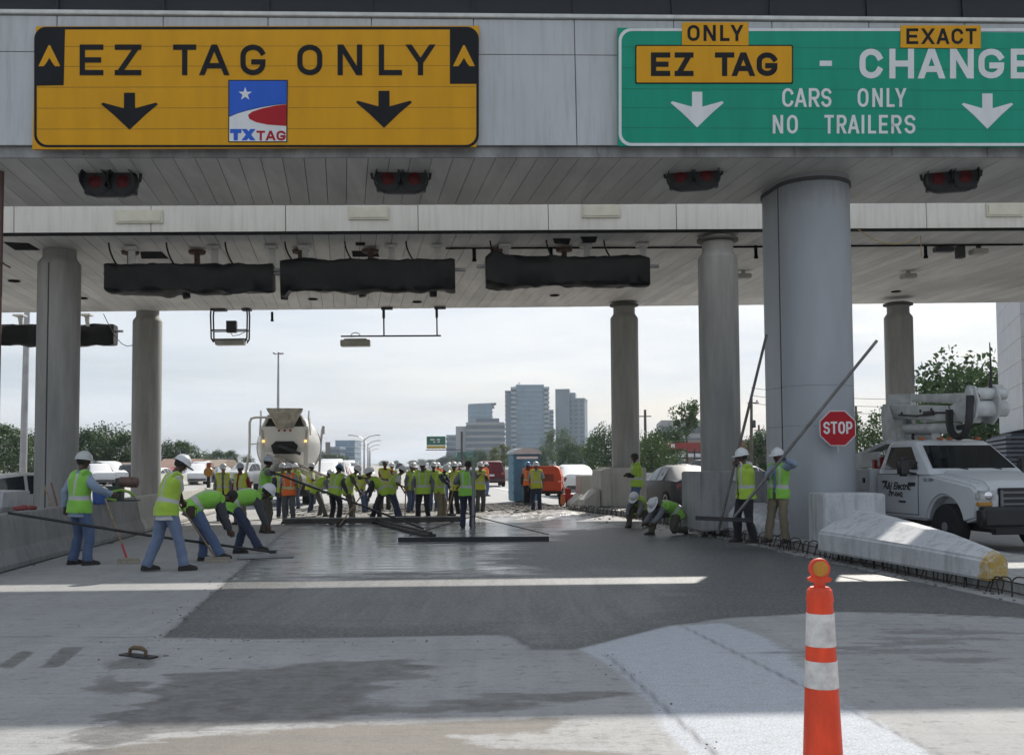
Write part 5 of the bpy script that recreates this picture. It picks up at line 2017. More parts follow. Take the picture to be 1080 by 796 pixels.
def make_mixer():
    wp = paint('mixer white', (.60, .585, .55), .4, .3)
    cm = M('cement crusted steel', (.36, .335, .28), .8, var=.4, scale=4, bump=.4, bscale=14)
    blk = M('black trim', (.012, .012, .013), .45, bump=.05)
    dk = M('dark oiled steel', (.03, .03, .032), .5, .3)
    Y = 39.0
    q = P(300, 500, Y)
    t = thing('concrete_mixer_truck', 'white concrete mixer truck seen from behind with its discharge chute lowered to the crew', 'truck', (q.x, Y, 0), .20)
    ax = V((0, .965, -.16)).normalized()
    mb = MB()
    mb.lathe([(.55, -.05), (.62, .0), (.70, .25), (1.02, .9), (1.26, 1.7), (1.30, 2.4), (1.24, 3.1), (1.0, 4.0), (.6, 4.6), (.2, 4.7)], axis=ax, c=(.12, .55, 2.72), n=44)
    dr = mb.build('drum', wp, t, smooth=35)
    mb = MB()
    mb.lathe([(1.305, 2.30), (1.335, 2.32), (1.335, 2.44), (1.305, 2.46)], axis=ax, c=(.12, .55, 2.72), n=44, cap=False)
    mb.build('drum_band', cm, dr, smooth=30)
    # A frame and rear panel
    mb = MB()
    mb.prism([(-.80, 2.10), (.80, 2.10), (.92, 3.00), (.90, 3.10), (-.90, 3.10), (-.92, 3.00)], (0, .05, 0), (1, 0, 0), (0, 0, 1), -.10)
    for sx in (-1, 1):
        mb.bar((sx * .85, .12, 3.05), (sx * .62, .5, 3.55), .10, .12)
        mb.bar((sx * .80, .12, 1.2), (sx * .85, .12, 3.0), .16, .14, up=(0, 1, 0))
    rp = mb.build('rear_frame', wp, t, bevel=.02)
    mb = MB()
    mb.prism([(-.42, 2.02), (.42, 2.02), (.52, 2.35), (.34, 2.52), (-.34, 2.52), (-.52, 2.35)], (0, -.06, 0), (1, 0, 0), (0, 0, 1), -.02)
    mb.build('discharge_opening', M('dark void', (.02, .02, .02), .9, bump=0), rp)
    for x in (-.22, 0, .22):
        mb = MB()
        mb.sphere((x, -.06, 2.94), .05, .03, .05, 10, 6)
        mb.build('red_lamp', M('tail lamp red', (.22, .008, .008), .2, bump=0, coat=.5), rp)
    for sx in (-1, 1):
        mb = MB()
        mb.sphere((sx * .80, -.10, 2.52), .06, .05, .06, 12, 8)
        mb.build('amber_lamp', M('lit amber lamp', (1.0, .55, .16), .3, bump=0, emit=1.1), rp)
    # charge hopper on top
    mb = MB()
    rings = []
    for z, w, y0, y1 in ((3.02, .30, -.02, .5), (3.40, .50, -.20, .75), (3.74, .68, -.30, .95), (3.80, .70, -.32, .97)):
        rings.append([V((a, b, z)) for a, b in rrect(-w, y0, w, y1, .12, 3)])
    mb.loft(rings)
    mb.build('hopper', cm, t, smooth=40)
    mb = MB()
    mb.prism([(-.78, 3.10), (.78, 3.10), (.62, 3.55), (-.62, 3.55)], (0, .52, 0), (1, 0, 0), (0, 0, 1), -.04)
    mb.build('mouth_shade_plate', M('painted mouth shade', (.03, .028, .025), .9), t)  # dark plate added to paint the shade in the gaps beside the hopper
    mb = MB()
    for sx in (-1, 1):
        mb.bar((sx * .92, .3, 3.62), (sx * 1.0, 1.1, 2.9), .06, .34)
    mb.build('hopper_wing', wp, t)
    # ladder on the left side
    mb = MB()
    for yy in (0, .35):
        mb.tube([(-1.55, yy, .9), (-1.34, yy, 2.1), (-1.34, yy, 3.25), (-1.28, yy, 3.42), (-1.1, yy, 3.46), (-.5, yy, 3.46)], .04, 8)
    for k in range(9):
        z = 1.1 + k * .26
        x = -1.52 + .18 * min(1, (z - .9) / 1.2)
        mb.cyl((x, 0, z), (x, .35, z), .022, n=8)
    mb.bar((-1.34, .1, 2.4), (-.8, .1, 2.45), .05, .05)
    mb.build('ladder', wp, t, smooth=50)
    # chute
    mb = MB()
    a, b = V((-.5, -.2, 2.05)), V((1.75, -2.2, 1.05))
    d = (b - a).normalized()
    s1 = d.cross(V((0, 0, 1))).normalized()
    u1 = s1.cross(d)
    rings = []
    for k in range(9):
        c = a.lerp(b, k / 8)
        ring = []
        for i in range(13):
            an = math.pi * (1 + i / 12)
            ring.append(c + s1 * .26 * math.cos(an) + u1 * .26 * math.sin(an))
        for i in range(13):
            an = math.pi * (2 - i / 12)
            ring.append(c + s1 * .235 * math.cos(an) + u1 * .235 * math.sin(an))
        rings.append(ring)
    mb.loft(rings)
    ch = mb.build('chute', cm, t, smooth=50)
    mb = MB()
    mb.tube([(-.1, -.1, 1.2), (.2, -.6, 1.7), (.6, -1.05, 1.5)], .05, 8)
    mb.box((.2, -.3, 2.18), (.9, .4, .12), Matrix.Rotation(R(22), 3, 'Y'))
    mb.build('chute_support', dk, t)
    # mirror post, chassis, wheels, cab
    mb = MB()
    mb.tube([(1.36, 2.8, 1.2), (1.42, 2.8, 2.5), (1.48, 2.8, 3.1)], .05, 8)
    mb.box((1.52, 2.8, 3.05), (.12, .10, .34))
    mb.box((1.72, 3.2, 2.3), (.20, .2, .5))
    mb.build('side_mast', M('galvanised steel', (.35, .35, .36), .45, .6), t)
    mb = MB()
    mb.box((0, 3.6, .95), (.9, 7.8, .3))
    mb.box((0, -.1, .75), (2.3, .2, .25))
    mb.box((0, .2, .6), (2.2, .06, .5))
    mb.build('chassis', dk, t)
    mb = MB()
    for sx in (-1, 1):
        mb.loft([[V((sx * 1.22, 1.2 + .72 * math.cos(R(a)) + (1.2 if a < 90 else 0), .55 + .72 * math.sin(R(a)))) , V((sx * .62, 1.2 + .72 * math.cos(R(a)) + (1.2 if a < 90 else 0), .55 + .72 * math.sin(R(a))))] for a in range(0, 181, 15)], cap0=False, cap1=False, closed=False)
    mb.build('mudguard', wp, t)
    tyre = M('tyre rubber', (.012, .012, .013), .85)
    for sx in (-1, 1):
        for y in (1.2, 2.5, 7.0):
            mb = MB()
            r = .52
            mb.lathe([(r * .5, -.27), (r * .92, -.27), (r, -.22), (r, .22), (r * .92, .27), (r * .55, .27)], axis=(sx, 0, 0), c=(sx * .95, y, r), n=26)
            mb.build('wheel', tyre, t, smooth=40)
    mb = MB()
    mb.box((0, 6.6, 1.75), (2.3, 1.7, 1.7))
    mb.box((0, 8.0, 1.35), (1.7, 1.3, .9))
    mb.build('cab', wp, t, bevel=.12, seg=3, smooth=40)
    mb = MB()
    mb.lathe([(.05, 0), (.36, .02), (.36, 1.2), (.05, 1.22)], axis=(1, 0, 0), c=(-.6, 5.3, 1.9), n=20)
    mb.build('water_tank', M('galvanised steel', (.35, .35, .36), .45, .6), t, smooth=40)


def make_cars():
    # right hand plaza
    q = G(709, 526)
    car('sedan', 'gunmetal', (.05, .055, .065), 'grey sedan seen from behind at right, between the island columns', (P(714, 505, 34.5).x, 34.5, 0), ROADRZ + .04, scale=1.04)
    car('sedan', 'white', (.66, .66, .66), 'white sedan parked beyond the orange machine, rear towards the camera', (P(602, 505, 48).x, 48, 0), ROADRZ + .02, scale=1.05)
    car('suv', 'maroon', (.10, .012, .018), 'dark red sport utility car driving off left of the porta potty', (P(516, 497, 70).x, 70, 0), ROADRZ - .05)
    car('sedan', 'silver', (.42, .43, .44), 'silver car between the tall float pole and the thick pier, far right lane', (P(787, 490, 50).x, 50, 0), -1.2)
    car('suv', 'dark', (.035, .038, .045), 'dark car beyond the right island block, seen left of the man with pole', (P(770, 490, 58).x, 58, 0), -1.3)
    car('sedan', 'gunmetal', (.05, .055, .065), 'grey car far off in front of the red roofed store', (P(725, 492, 75).x, 75, 0), -1.4)
    # left
    p = P(10, 515, 25)
    car('suv', 'white', (.66, .66, .66), 'white car behind the far left barrier beside the first column', (p.x - .2, 25, 0), math.pi - .75, scale=.82)
    k = 0
    rows = [
        ('van', 'white', 113, 62, .5, 'white work van showing between the first left column and the second'), ('pickup', 'white', 103, 56, .4, 'white pickup behind the man in blue shirt'),
        ('suv', 'dark', 128, 62, .3, 'dark car just left of the second left column'), ('sedan', 'white', 171, 60, 2.2, 'white car right of the second left column, half hidden by the man with broom'),
        ('sedan', 'redcar', 176, 66, 1.8, 'red car above the shoulder of the man with broom'), ('suv', 'white', 206, 58, .25, 'white car right above the sunlit barrier, left of the amber warning light'),
        ('van', 'white', 213, 74, .1, 'tall white van behind the amber warning light'), ('pickup', 'white', 188, 78, .2, 'white pickup far off among the parked vehicles at left'),
        ('sedan', 'silver', 236, 66, .3, 'silver car left of the mixer truck behind the man in grey shirt'), ('suv', 'silver', 245, 84, .2, 'silver car farther off left of the mixer truck'),
        ('pickup', 'silver', 262, 56, .2, 'silver pickup between the man in red and the mixer truck'),
        ('van', 'white', 95, 82, .2, 'white van far off in the left lot beside a low roofed shed'), ('sedan', 'gunmetal', 80, 70, .5, 'grey car in the left lot beside the first column'),
    ]
    cols = {'white': (.66, .66, .66), 'dark': (.035, .038, .045), 'redcar': (.22, .02, .025), 'silver': (.42, .43, .44), 'gunmetal': (.05, .055, .065)}
    for kd, cn, px, Y, rz, lab in rows:
        Y *= 1.45
        rz = math.pi + (rz if len(lab) % 2 else -rz) * 1.5
        p = P(px, 495, Y)
        car(kd, cn, cols[cn], lab, (p.x, Y, -.05), rz, 'vehicles parked beyond the left barrier')
    # the queue in the opposite lanes, right of the mixer
    rows = [('pickup', 'white', 343, 58, 'white pickup leading the queue right of the mixer truck'), ('suv', 'dark', 352, 66, 'dark car behind the first white pickup of the queue'),
            ('van', 'white', 350, 78, 'white van in the queue, nearer of its two vans'), ('sedan', 'redcar', 359, 74, 'red car in the queue right of the mixer truck'),
            ('suv', 'silver', 361, 88, 'silver car in the queue behind the red one'), ('sedan', 'white', 367, 84, 'small white car on the right side of the queue'),
            ('van', 'white', 366, 108, 'white van far back in the queue'), ('suv', 'gunmetal', 371, 104, 'grey car far back in the queue at its right side'),
            ('sedan', 'silver', 372, 132, 'tiny silver car near the end of the queue'), ('pickup', 'dark', 367, 140, 'tiny dark pickup at the end of the queue')]
    for kd, cn, px, Y, lab in rows:
        p = P(px, 495, Y)
        car(kd, cn, cols[cn], lab, (p.x, Y, -.03), ROADRZ + math.pi, 'vehicles queuing in the opposite lanes')
    rows = [('sedan', 'dark', 437, 190, 'tiny dark car far along the right highway lanes'), ('suv', 'white', 447, 170, 'tiny white car far along the right highway lanes'), ('sedan', 'silver', 428, 240, 'tiny silver car furthest along the highway'),
            ('suv', 'dark', 421, 260, 'tiny dark car furthest along the highway, left of the silver one')]
    for kd, cn, px, Y, lab in rows:
        p = P(px, 492, Y)
        car(kd, cn, cols[cn], lab, (p.x, Y, -.03), ROADRZ, 'cars far along the highway')
    # orange towed machine behind the porta potty
    org = M('orange machine paint', (.62, .075, .02), .45, var=.15, scale=3)
    dk = M('dark oiled steel', (.03, .03, .032), .5, .3)
    q = P(575, 520, 38.5)
    t = thing('towed_compressor', 'orange towed compressor on two wheels beside the blue porta potty', 'compressor', (q.x, 38.5, 0), -.1)
    mb = MB()
    mb.loft([[V((x, y, z)) for x, z in ((-.78, .55), (-.78, 1.35), (-.70, 1.48), (.42, 1.50), (.56, 1.42), (.66, 1.1), (.66, .55))] for y in (-.7, .8)])
    h = mb.build('hood', org, t, bevel=.03)
    mb = MB()
    for k in range(4):
        mb.box((.1, -.71, .95 + k * .07), (.55, .02, .03))
    mb.box((-.45, -.71, 1.15), (.3, .02, .3))
    mb.build('louvre', dk, h)
    mb = MB()
    mb.bar((-.7, 0, .48), (.7, 0, .48), 1.2, .10)
    mb.bar((.0, .8, .48), (0, 2.2, .45), .1, .1)
    mb.build('chassis', dk, t)
    for sx in (-1, 1):
        mb = MB()
        mb.lathe([(.18, -.10), (.34, -.10), (.36, 0), (.34, .10), (.18, .10)], axis=(1, 0, 0), c=(sx * .62, 0, .36), n=20)
        mb.build('wheel', M('tyre rubber', (.012, .012, .013), .85), t, smooth=40)
    # porta potty
    blu = M('blue polyethylene', (.045, .17, .26), .5, var=.2, scale=2)
    q = P(553, 528, 41.5)
    t = thing('porta_potty', 'blue portable toilet with arched grey roof behind the crew', 'portable toilet', (q.x, 41.5, 0), .22)
    mb = MB()
    mb.box((0, 0, 1.03), (1.12, 1.12, 1.98))
    w = mb.build('walls', blu, t, bevel=.04)
    mb = MB()
    mb.box((.08, -.57, 1.02), (.66, .03, 1.72))
    d = mb.build('door', M('blue door', (.055, .20, .30), .5, var=.2, scale=2), t, bevel=.015)
    mb = MB()
    mb.box((.34, -.60, 1.0), (.05, .04, .18))
    mb.build('handle', dk, d)
    mb = MB()
    for z in (.4, .8, 1.2, 1.6):
        mb.box((-.575, 0, z), (.03, .9, .05))
    mb.box((-.5, -.57, 1.0), (.08, .04, 1.9))
    mb.box((.5, -.57, 1.0), (.08, .04, 1.9))
    mb.build('ribs', blu, t)
    mb = MB()
    rings = []
    for i in range(9):
        a = math.pi * i / 8
        rings.append([V((-.62 * math.cos(a), y, 1.98 + .26 * math.sin(a))) for y in (-.64, .64)])
    mb.loft(rings + [[V((.62, -.64, 1.96)), V((.62, .64, 1.96))], [V((-.62, -.64, 1.96)), V((-.62, .64, 1.96))]], closed=False, cap0=False, cap1=False)
    mb.prism([(-.62 * math.cos(math.pi * i / 8), 1.98 + .26 * math.sin(math.pi * i / 8)) for i in range(9)], (0, -.63, 0), (1, 0, 0), (0, 0, 1), -1.26)
    mb.build('roof', M('pale roof plastic', (.46, .50, .52), .5), t, smooth=40)
    mb = MB()
    mb.box((0, -.575, 1.83), (.9, .03, .10))
    mb.build('vent_strip', M('white plastic', (.7, .7, .7), .4), t)
    # red and white saw near the compressor
    q = P(600, 526, 38)
    t = thing('concrete_saw', 'small red cutting machine on the pavement right of the orange compressor', 'saw', (P(598, 526, 37).x, 37, 0), .4)
    mb = MB()
    mb.box((0, 0, .30), (.34, .5, .30))
    mb.box((.06, .05, .56), (.2, .22, .24))
    mb.build('engine', M('red machine paint', (.42, .04, .03), .5), t, bevel=.03)
    mb = MB()
    mb.lathe([(.18, -.02), (.22, 0), (.18, .02)], axis=(1, 0, 0), c=(-.22, -.1, .24), n=18)
    mb.tube([(.1, .2, .4), (.1, .6, .9), (-.1, .6, .9)], .02, 8)
    mb.build('blade_guard', M('orange guard', (.55, .14, .04), .5), t)
    for sx in (-1, 1):
        mb = MB()
        mb.lathe([(.03, -.03), (.10, -.03), (.10, .03), (.03, .03)], axis=(1, 0, 0), c=(sx * .18, .15, .10), n=14)
        mb.build('wheel', dk, t)
# ------------------------------------------------------------------ people
def cloth(name, col, var=.22):
    if name in _mats:
        return _mats[name]
    m, nt, b = nodes_of(name)
    tc = nt.nodes.new('ShaderNodeTexCoord').outputs['Object']
    n1 = noise_tex(nt, tc, 7, 5, .6)
    n2 = noise_tex(nt, tc, 160, 2, .5)
    col2 = mix_col(nt, ramp(nt, n1, .3, .7), col, tuple(x * (1 - var) for x in col))
    col2 = mix_col(nt, math_node(nt, 'MULTIPLY', ramp(nt, n2, .4, .6), .2), col2, tuple(x * .7 for x in col))
    L(nt, col2, b.inputs['Base Color'])
    b.inputs['Roughness'].default_value = .85
    b.inputs['Sheen Weight'].default_value = .15
    bn = nt.nodes.new('ShaderNodeBump')
    bn.inputs['Strength'].default_value = .8
    bn.inputs['Distance'].default_value = .02
    fold = noise_tex(nt, mapping(nt, tc, (9, 9, 4)), 1.6, 4, .6)
    L(nt, fold, bn.inputs['Height'])
    L(nt, bn.outputs[0], b.inputs['Normal'])
    _mats[name] = m
    return m


CLOTH = {
    'lime': (.38, .56, .06), 'yellow': (.54, .60, .055), 'green': (.24, .55, .07), 'orange': (.85, .17, .035),
    'jeans': (.085, .13, .24), 'dkjeans': (.028, .04, .085), 'palejeans': (.15, .20, .31), 'black': (.014, .015, .02), 'khaki': (.20, .165, .11), 'greytrousers': (.10, .10, .10), 'olive': (.075, .07, .05),
    'white': (.58, .58, .60), 'ltblue': (.24, .31, .42), 'grey': (.15, .16, .18), 'dkgrey': (.045, .048, .055), 'red': (.22, .012, .02), 'plaid': (.09, .075, .085), 'navy': (.02, .028, .06), 'tan': (.25, .20, .14),
}
SKIN = {'d': (.075, .036, .022), 'm': (.17, .085, .05), 'l': (.32, .18, .12)}


def ik(a, b, l1, l2, pole):
    """middle joint between a and b with bone lengths l1, l2, bending towards pole; also the reachable end"""
    d = b - a
    ln = d.length
    mx = (l1 + l2) * .998
    if ln > mx:
        b = a + d * (mx / ln)
        d = b - a
        ln = mx
    mn = abs(l1 - l2) + .12
    if ln < mn:
        b = a + (d.normalized() if ln > 1e-4 else V((0, 0, -1))) * mn
        d = b - a
        ln = mn
    u = d / ln
    x = (l1 * l1 - l2 * l2 + ln * ln) / (2 * ln)
    h = math.sqrt(max(l1 * l1 - x * x, 0))
    p = pole - u * pole.dot(u)
    if p.length < 1e-4:
        p = V((0, 1, 0)) - u * u.y
    p.normalize()
    return a + u * x + p * h, b


def bent(a, b, c, n=9, s=.18):
    """points along a-b-c with the corner at b rounded"""
    out = [a + (b - a) * (i / n) * (1 - s) for i in range(n)]
    p0, p2 = a + (b - a) * (1 - s), b + (c - b) * s
    out += [p0 * (1 - t) ** 2 + b * 2 * t * (1 - t) + p2 * t * t for t in (0, .25, .5, .75, 1)]
    out += [p2 + (c - p2) * ((i + 1) / n) for i in range(n)]
    return out


def lerps(vals, u):
    """piecewise linear through (u, value) pairs"""
    for i in range(len(vals) - 1):
        if u <= vals[i + 1][0]:
            a, b = vals[i], vals[i + 1]
            k = (u - a[0]) / max(b[0] - a[0], 1e-6)
            return a[1] + (b[1] - a[1]) * k
    return vals[-1][1]


_pending = []


def skin_body(me_name, verts, edges, radii, root, sub=1):
    me = bpy.data.meshes.new(me_name)
    me.from_pydata(verts, edges, [])
    o = bpy.data.objects.new(me_name, me)
    COL.objects.link(o)
    md = o.modifiers.new('skin', 'SKIN')
    md.use_smooth_shade = True
    md.branch_smoothing = .3
    lay = me.skin_vertices[0].data if me.skin_vertices else None
    if lay is None:
        bm = bmesh.new()
        bm.from_mesh(me)
        bm.verts.layers.skin.verify()
        bm.to_mesh(me)
        bm.free()
        lay = me.skin_vertices[0].data
    for i, r in enumerate(radii):
        lay[i].radius = (r, r) if isinstance(r, (int, float)) else r
        lay[i].use_root = (i == root)
    s = o.modifiers.new('sub', 'SUBSURF')
    s.levels = s.render_levels = sub
    return o


def person(px, py, face, label, vest='lime', shirt='grey', pants='jeans', hat='white', skin='d', lean=3, pz=None, hr=None, hl=None, hrw=None, hlw=None,
           fr=(.12, .03), fl=(-.12, -.02), sleeves=1, head=(0, 0), z=0.0, s=1.0, fat=0, cat='person', kneel=False, loc=None, belt=False, tuck=True, group=None, open_=False, py_off=0):
    """px, py: photo pixel of the feet; face: heading in degrees clockwise from straight ahead (180 looks at the camera)"""
    g = G(px, py, z) if loc is None else V(loc)
    rz = -R(face)
    if loc is None and g.y > 24 and z == 0:
        s *= .925
    root = V((g.x, g.y, z))
    W = Matrix.Translation(root) @ Matrix.Rotation(rz, 4, 'Z') @ Matrix.Scale(s, 4)
    Wi = W.inverted()
    ln = R(lean)
    pzz = pz if pz is not None else .955 - .05 * min(1, lean / 80)
    pel = V((0, py_off - .30 * math.sin(ln) * (1 if lean > 20 else .1), pzz))
    dr = lambda a: V((0, math.sin(a), math.cos(a)))
    p1 = pel + dr(ln * .55) * .14
    p2 = p1 + dr(ln * .95) * .20
    p3 = p2 + dr(ln * 1.12) * .17
    sp = [pel - dr(ln * .3) * .11, pel, p1, p2, p3]
    an = [ln * .3, ln * .4, ln * .75, ln * 1.0, ln * 1.12]
    X = V((1, 0, 0))
    nk = dr(ln * 1.12 * .8 + R(8))
    hpit = ln * .75 + R(head[0])
    hd = dr(hpit)
    hf = V((0, math.cos(hpit), -math.sin(hpit)))
    rotm = Matrix.Rotation(-R(head[1]), 3, hd)
    hf = rotm @ hf
    hx = rotm @ X
    neck = p3 + nk * .06
    hc = neck + hd * .118 + hf * .016          # middle of the head
    # ---- limbs
    sh = {1: p3 - dr(ln * 1.1) * .055 + X * .182, -1: p3 - dr(ln * 1.1) * .055 - X * .182}
    hip = {1: pel + X * .092 - V((0, 0, .03)), -1: pel - X * .092 - V((0, 0, .03))}
    ft = {1: V((fr[0], fr[1], .085)), -1: V((fl[0], fl[1], .085))}
    if len(fr) > 2:
        ft[1].z = fr[2]
    if len(fl) > 2:
        ft[-1].z = fl[2]
    tgt = {1: V(hr) if hr else V((.27, .06, .80)), -1: V(hl) if hl else V((-.27, .06, .80))}
    if hrw is not None:
        tgt[1] = Wi @ V(hrw)
    if hlw is not None:
        tgt[-1] = Wi @ V(hlw)
    el, wr, kn, ak, pdir = {}, {}, {}, {}, {}
    for q in (1, -1):
        # the target is the palm; the wrist lies short of it
        v = tgt[q] - sh[q]
        wt = tgt[q] - v.normalized() * .08
        el[q], wr[q] = ik(sh[q], wt, .285, .255, V((q * .55, -.8, -.35)))
        kn[q], ak[q] = ik(hip[q], ft[q], .435, .42, V((q * .12, 1, .1)))
        f = (wr[q] - el[q]).normalized()
        pdir[q] = f
    # ---- continuous body
    vs, es, rs = [], [], []

    def vv(p, r, par=None):
        vs.append(tuple(p))
        rs.append(r)
        if par is not None:
            es.append((par, len(vs) - 1))
        return len(vs) - 1
    i0 = vv(pel, .105)
    i1 = vv(p1, .10, i0)
    i2 = vv(p2, .105, i1)
    i3 = vv(p3, .066, i2)
    i4 = vv(neck, .058, i3)
    i5 = vv(hc - hd * .065 + hf * .018, .060, i4)
    i6 = vv(hc + hf * .004, .080, i5)
    i7 = vv(hc + hd * .07 - hf * .008, .070, i6)
    vv(hc + hd * .105 - hf * .012, .035, i7)
    nb = vv(hc - hd * .012 + hf * .082, .017, i6)
    vv(hc - hd * .026 + hf * .104, .013, nb)
    for q in (1, -1):
        e0 = vv(hc + hx * q * .074 - hf * .012, .016, i6)
        vv(hc + hx * q * .088 - hf * .022 + hd * .012, .017, e0)
        a = vv(sh[q] - X * q * .05, .058, i2)
        b = vv(el[q], .036, a)
        c = vv(wr[q], .027, b)
        f = pdir[q]
        pn = V((-q, 0.15, 0)) - f * V((-q, .15, 0)).dot(f)
        pn.normalize()
        lt = f.cross(pn) * q
        pm = vv(wr[q] + f * .055, (.024, .036), c)
        for k, (ofs, lng) in enumerate(((-.030, .9), (-.010, 1.0), (.011, .96), (.030, .78))):
            b0 = wr[q] + f * .092 - lt * ofs
            m0 = b0 + f * .032 * lng + pn * .014
            t0 = m0 + f * .012 * lng + pn * .030 * lng
            fa = vv(b0, .0098, pm)
            fb = vv(m0, .0088, fa)
            vv(t0, .0075, fb)
        ta = vv(wr[q] + f * .040 + lt * .034 + pn * .006, .0115, pm)
        tb = vv(wr[q] + f * .070 + lt * .048 + pn * .022, .0098, ta)
        vv(wr[q] + f * .092 + lt * .042 + pn * .040, .0085, tb)
        h = vv(hip[q], .082, i0)
        k_ = vv(kn[q], .050, h)
        n_ = vv(ak[q], .036, k_)
        toe = V((q * .10, 1, 0)).normalized()
        if kneel and ft[q].y < -.2:
            toe = V((0, -.3, -.9)).normalized()
        vv(ak[q] + toe * .12 - V((0, 0, .04)), .032, n_)
    body = skin_body('person', vs, es, rs, 0)
    body.matrix_world = W
    tag(body, label, cat, group)
    skm = M('skin ' + skin, SKIN[skin], .5, var=.15, scale=9, bump=.1, bscale=120)
    body.data.materials.append(skm)
    _pending.append(body)
    seed = px * 1.37

    def wob(mb, amp=.007, sc=7.0, fold=0.0):
        out = []
        for p in mb.v:
            p = V(p)
            q = p + mnoise.noise_vector(p * sc + V((seed, 0, 0))) * amp
            if fold:
                # creases lying across the limb
                w = V((p.x * 5, p.y * 5, p.z * 17 + 2.5 * mnoise.noise(p * 4 + V((seed, 3, 0)))))
                q += mnoise.noise_vector(w + V((0, seed, 0))) * fold
            out.append(tuple(q))
        mb.v = out
    # ---- torso rings
    rx = [(0, .165), (.18, .172), (.42, .158), (.62, .172), (.80, .198), (.90, .190), (.965, .135), (1, .075)]
    ry = [(0, .122), (.18, .128), (.42, .120), (.62, .128), (.80, .125), (.90, .105), (.965, .085), (1, .068)]
    seg = [(sp[i + 1] - sp[i]).length for i in range(4)]
    tot = sum(seg)

    def spine(u):
        d = u * tot
        for i in range(4):
            if d <= seg[i] or i == 3:
                k = d / seg[i]
                # smooth the bend slightly
                return sp[i].lerp(sp[i + 1], k), an[i] + (an[i + 1] - an[i]) * min(max(k, 0), 1)
            d -= seg[i]

    def trings(us, grow, n=26, flare=0):
        out = []
        for u in us:
            c, a = spine(u)
            ay = V((0, math.cos(a), -math.sin(a)))
            g_ = grow + flare * max(0, .35 - u)
            b_ = fat * max(0, 1 - abs(u - .38) / .42)
            r = []
            for i in range(n):
                t = 2 * math.pi * i / n
                ct, st = math.cos(t), math.sin(t)
                x = math.copysign(abs(ct) ** .86, ct) * (lerps(rx, u) + g_ + b_ * .5)
                y = math.copysign(abs(st) ** .86, st) * (lerps(ry, u) + g_ + (b_ if st > 0 else b_ * .2))
                r.append(c + X * x + ay * y + dr(a) * (.03 * (1 - ct * ct) * 0))
            out.append(r)
        return out
    lims = {}
    mb = MB()
    us = [(.18 if tuck else -.12)] + [.26, .36, .46, .56, .66, .74, .82, .88, .93, .965, 1.0, 1.04]
    mb.loft(trings(us, .006, flare=0 if tuck else .06))
    for q in (1, -1):
        pts = bent(sh[q] - X * q * .075 + V((0, 0, .005)), el[q], wr[q])
        full = sleeves == 1
        if not full:
            pts = [sh[q] - X * q * .075, sh[q] - X * q * .03, sh[q].lerp(el[q], .3), sh[q].lerp(el[q], .55), sh[q].lerp(el[q], .80)]
            rr = [.075, .082, .074, .070, .072]
        else:
            rr = [lerps([(0, .080), (.12, .084), (.3, .074), (.5, .064), (.75, .058), (.96, .050), (1, .045)], i / (len(pts) - 1)) for i in range(len(pts))]
        mb.tube(pts, rr, 14)
    wob(mb, .012, 7, .011)
    mb.build('shirt', cloth('cloth ' + shirt, CLOTH[shirt]), body, smooth=60)
    # ---- trousers
    mb = MB()
    mb.loft(trings([-.10, -.02, .08, .18, .27, .30], .0))
    for q in (1, -1):
        cuff = ak[q] + (kn[q] - ak[q]).normalized() * (-.025)
        pts = bent(hip[q] + V((0, 0, .02)), kn[q], cuff)
        rr = [lerps([(0, .104), (.2, .102), (.45, .084), (.55, .080), (.8, .076), (.95, .080), (1, .074)], i / (len(pts) - 1)) for i in range(len(pts))]
        mb.tube(pts, rr, 16)
    wob(mb, .016, 6, .014)
    tr = mb.build('trousers', cloth('cloth ' + pants, CLOTH[pants]), body, smooth=60)
    if belt:
        mb = MB()
        mb.loft(trings([.215, .22, .255, .26], .012), cap0=False, cap1=False)
        mb.build('belt', cloth('cloth black', CLOTH['black']), body, smooth=60)
        mb = MB()
        mb.box(pel + V((.20, -.04, -.06)), (.10, .17, .20))
        mb.build('tool_pouch', M('leather pouch', (.05, .032, .02), .8), body, bevel=.03)
    # ---- vest with reflective bands
    if vest:
        us = [-.02, .03, .08, .13, .18, .23, .28, .30, .35, .401, .44, .48, .52, .56, .64, .72, .79, .85, .90, .935, .965]
        n = 30

        def mf(j, i):
            if j in (7, 8):
                return 1
            a = (i + .5) / n * 360
            if j >= 9 and (58 < a < 78 or 102 < a < 122 or 238 < a < 256 or 284 < a < 302):
                return 1
            return 0
        sk = (lambda j, i: 84 < (i + .5) / n * 360 < 96) if open_ else None
        mb = MB()
        mb.loft(trings(us, .028, n=n, flare=.08), cap0=False, cap1=False, mfun=mf, skip=sk)
        # over the shoulders, short of the sleeves
        for q in (1, -1):
            mb.tube([p3 - dr(ln) * .03 + X * q * .05, p3 - dr(ln * 1.1) * .035 + X * q * .12, sh[q] + X * q * .012 - V((0, 0, .003))], [.070, .084, .088], 14)
        wob(mb, .018, 5, .012)
        silver = 'silver tape' if vest != 'orange' else 'lime tape'
        tm = cloth(silver, (.46, .47, .46) if vest != 'orange' else (.45, .5, .3), .1)
        o = mb.build('safety_vest', [cloth('vest ' + vest, CLOTH[vest], .14), tm], body, smooth=60)
    # ---- boots
    bm_ = M('boot leather', (.022, .017, .014), .7, var=.3, scale=12)
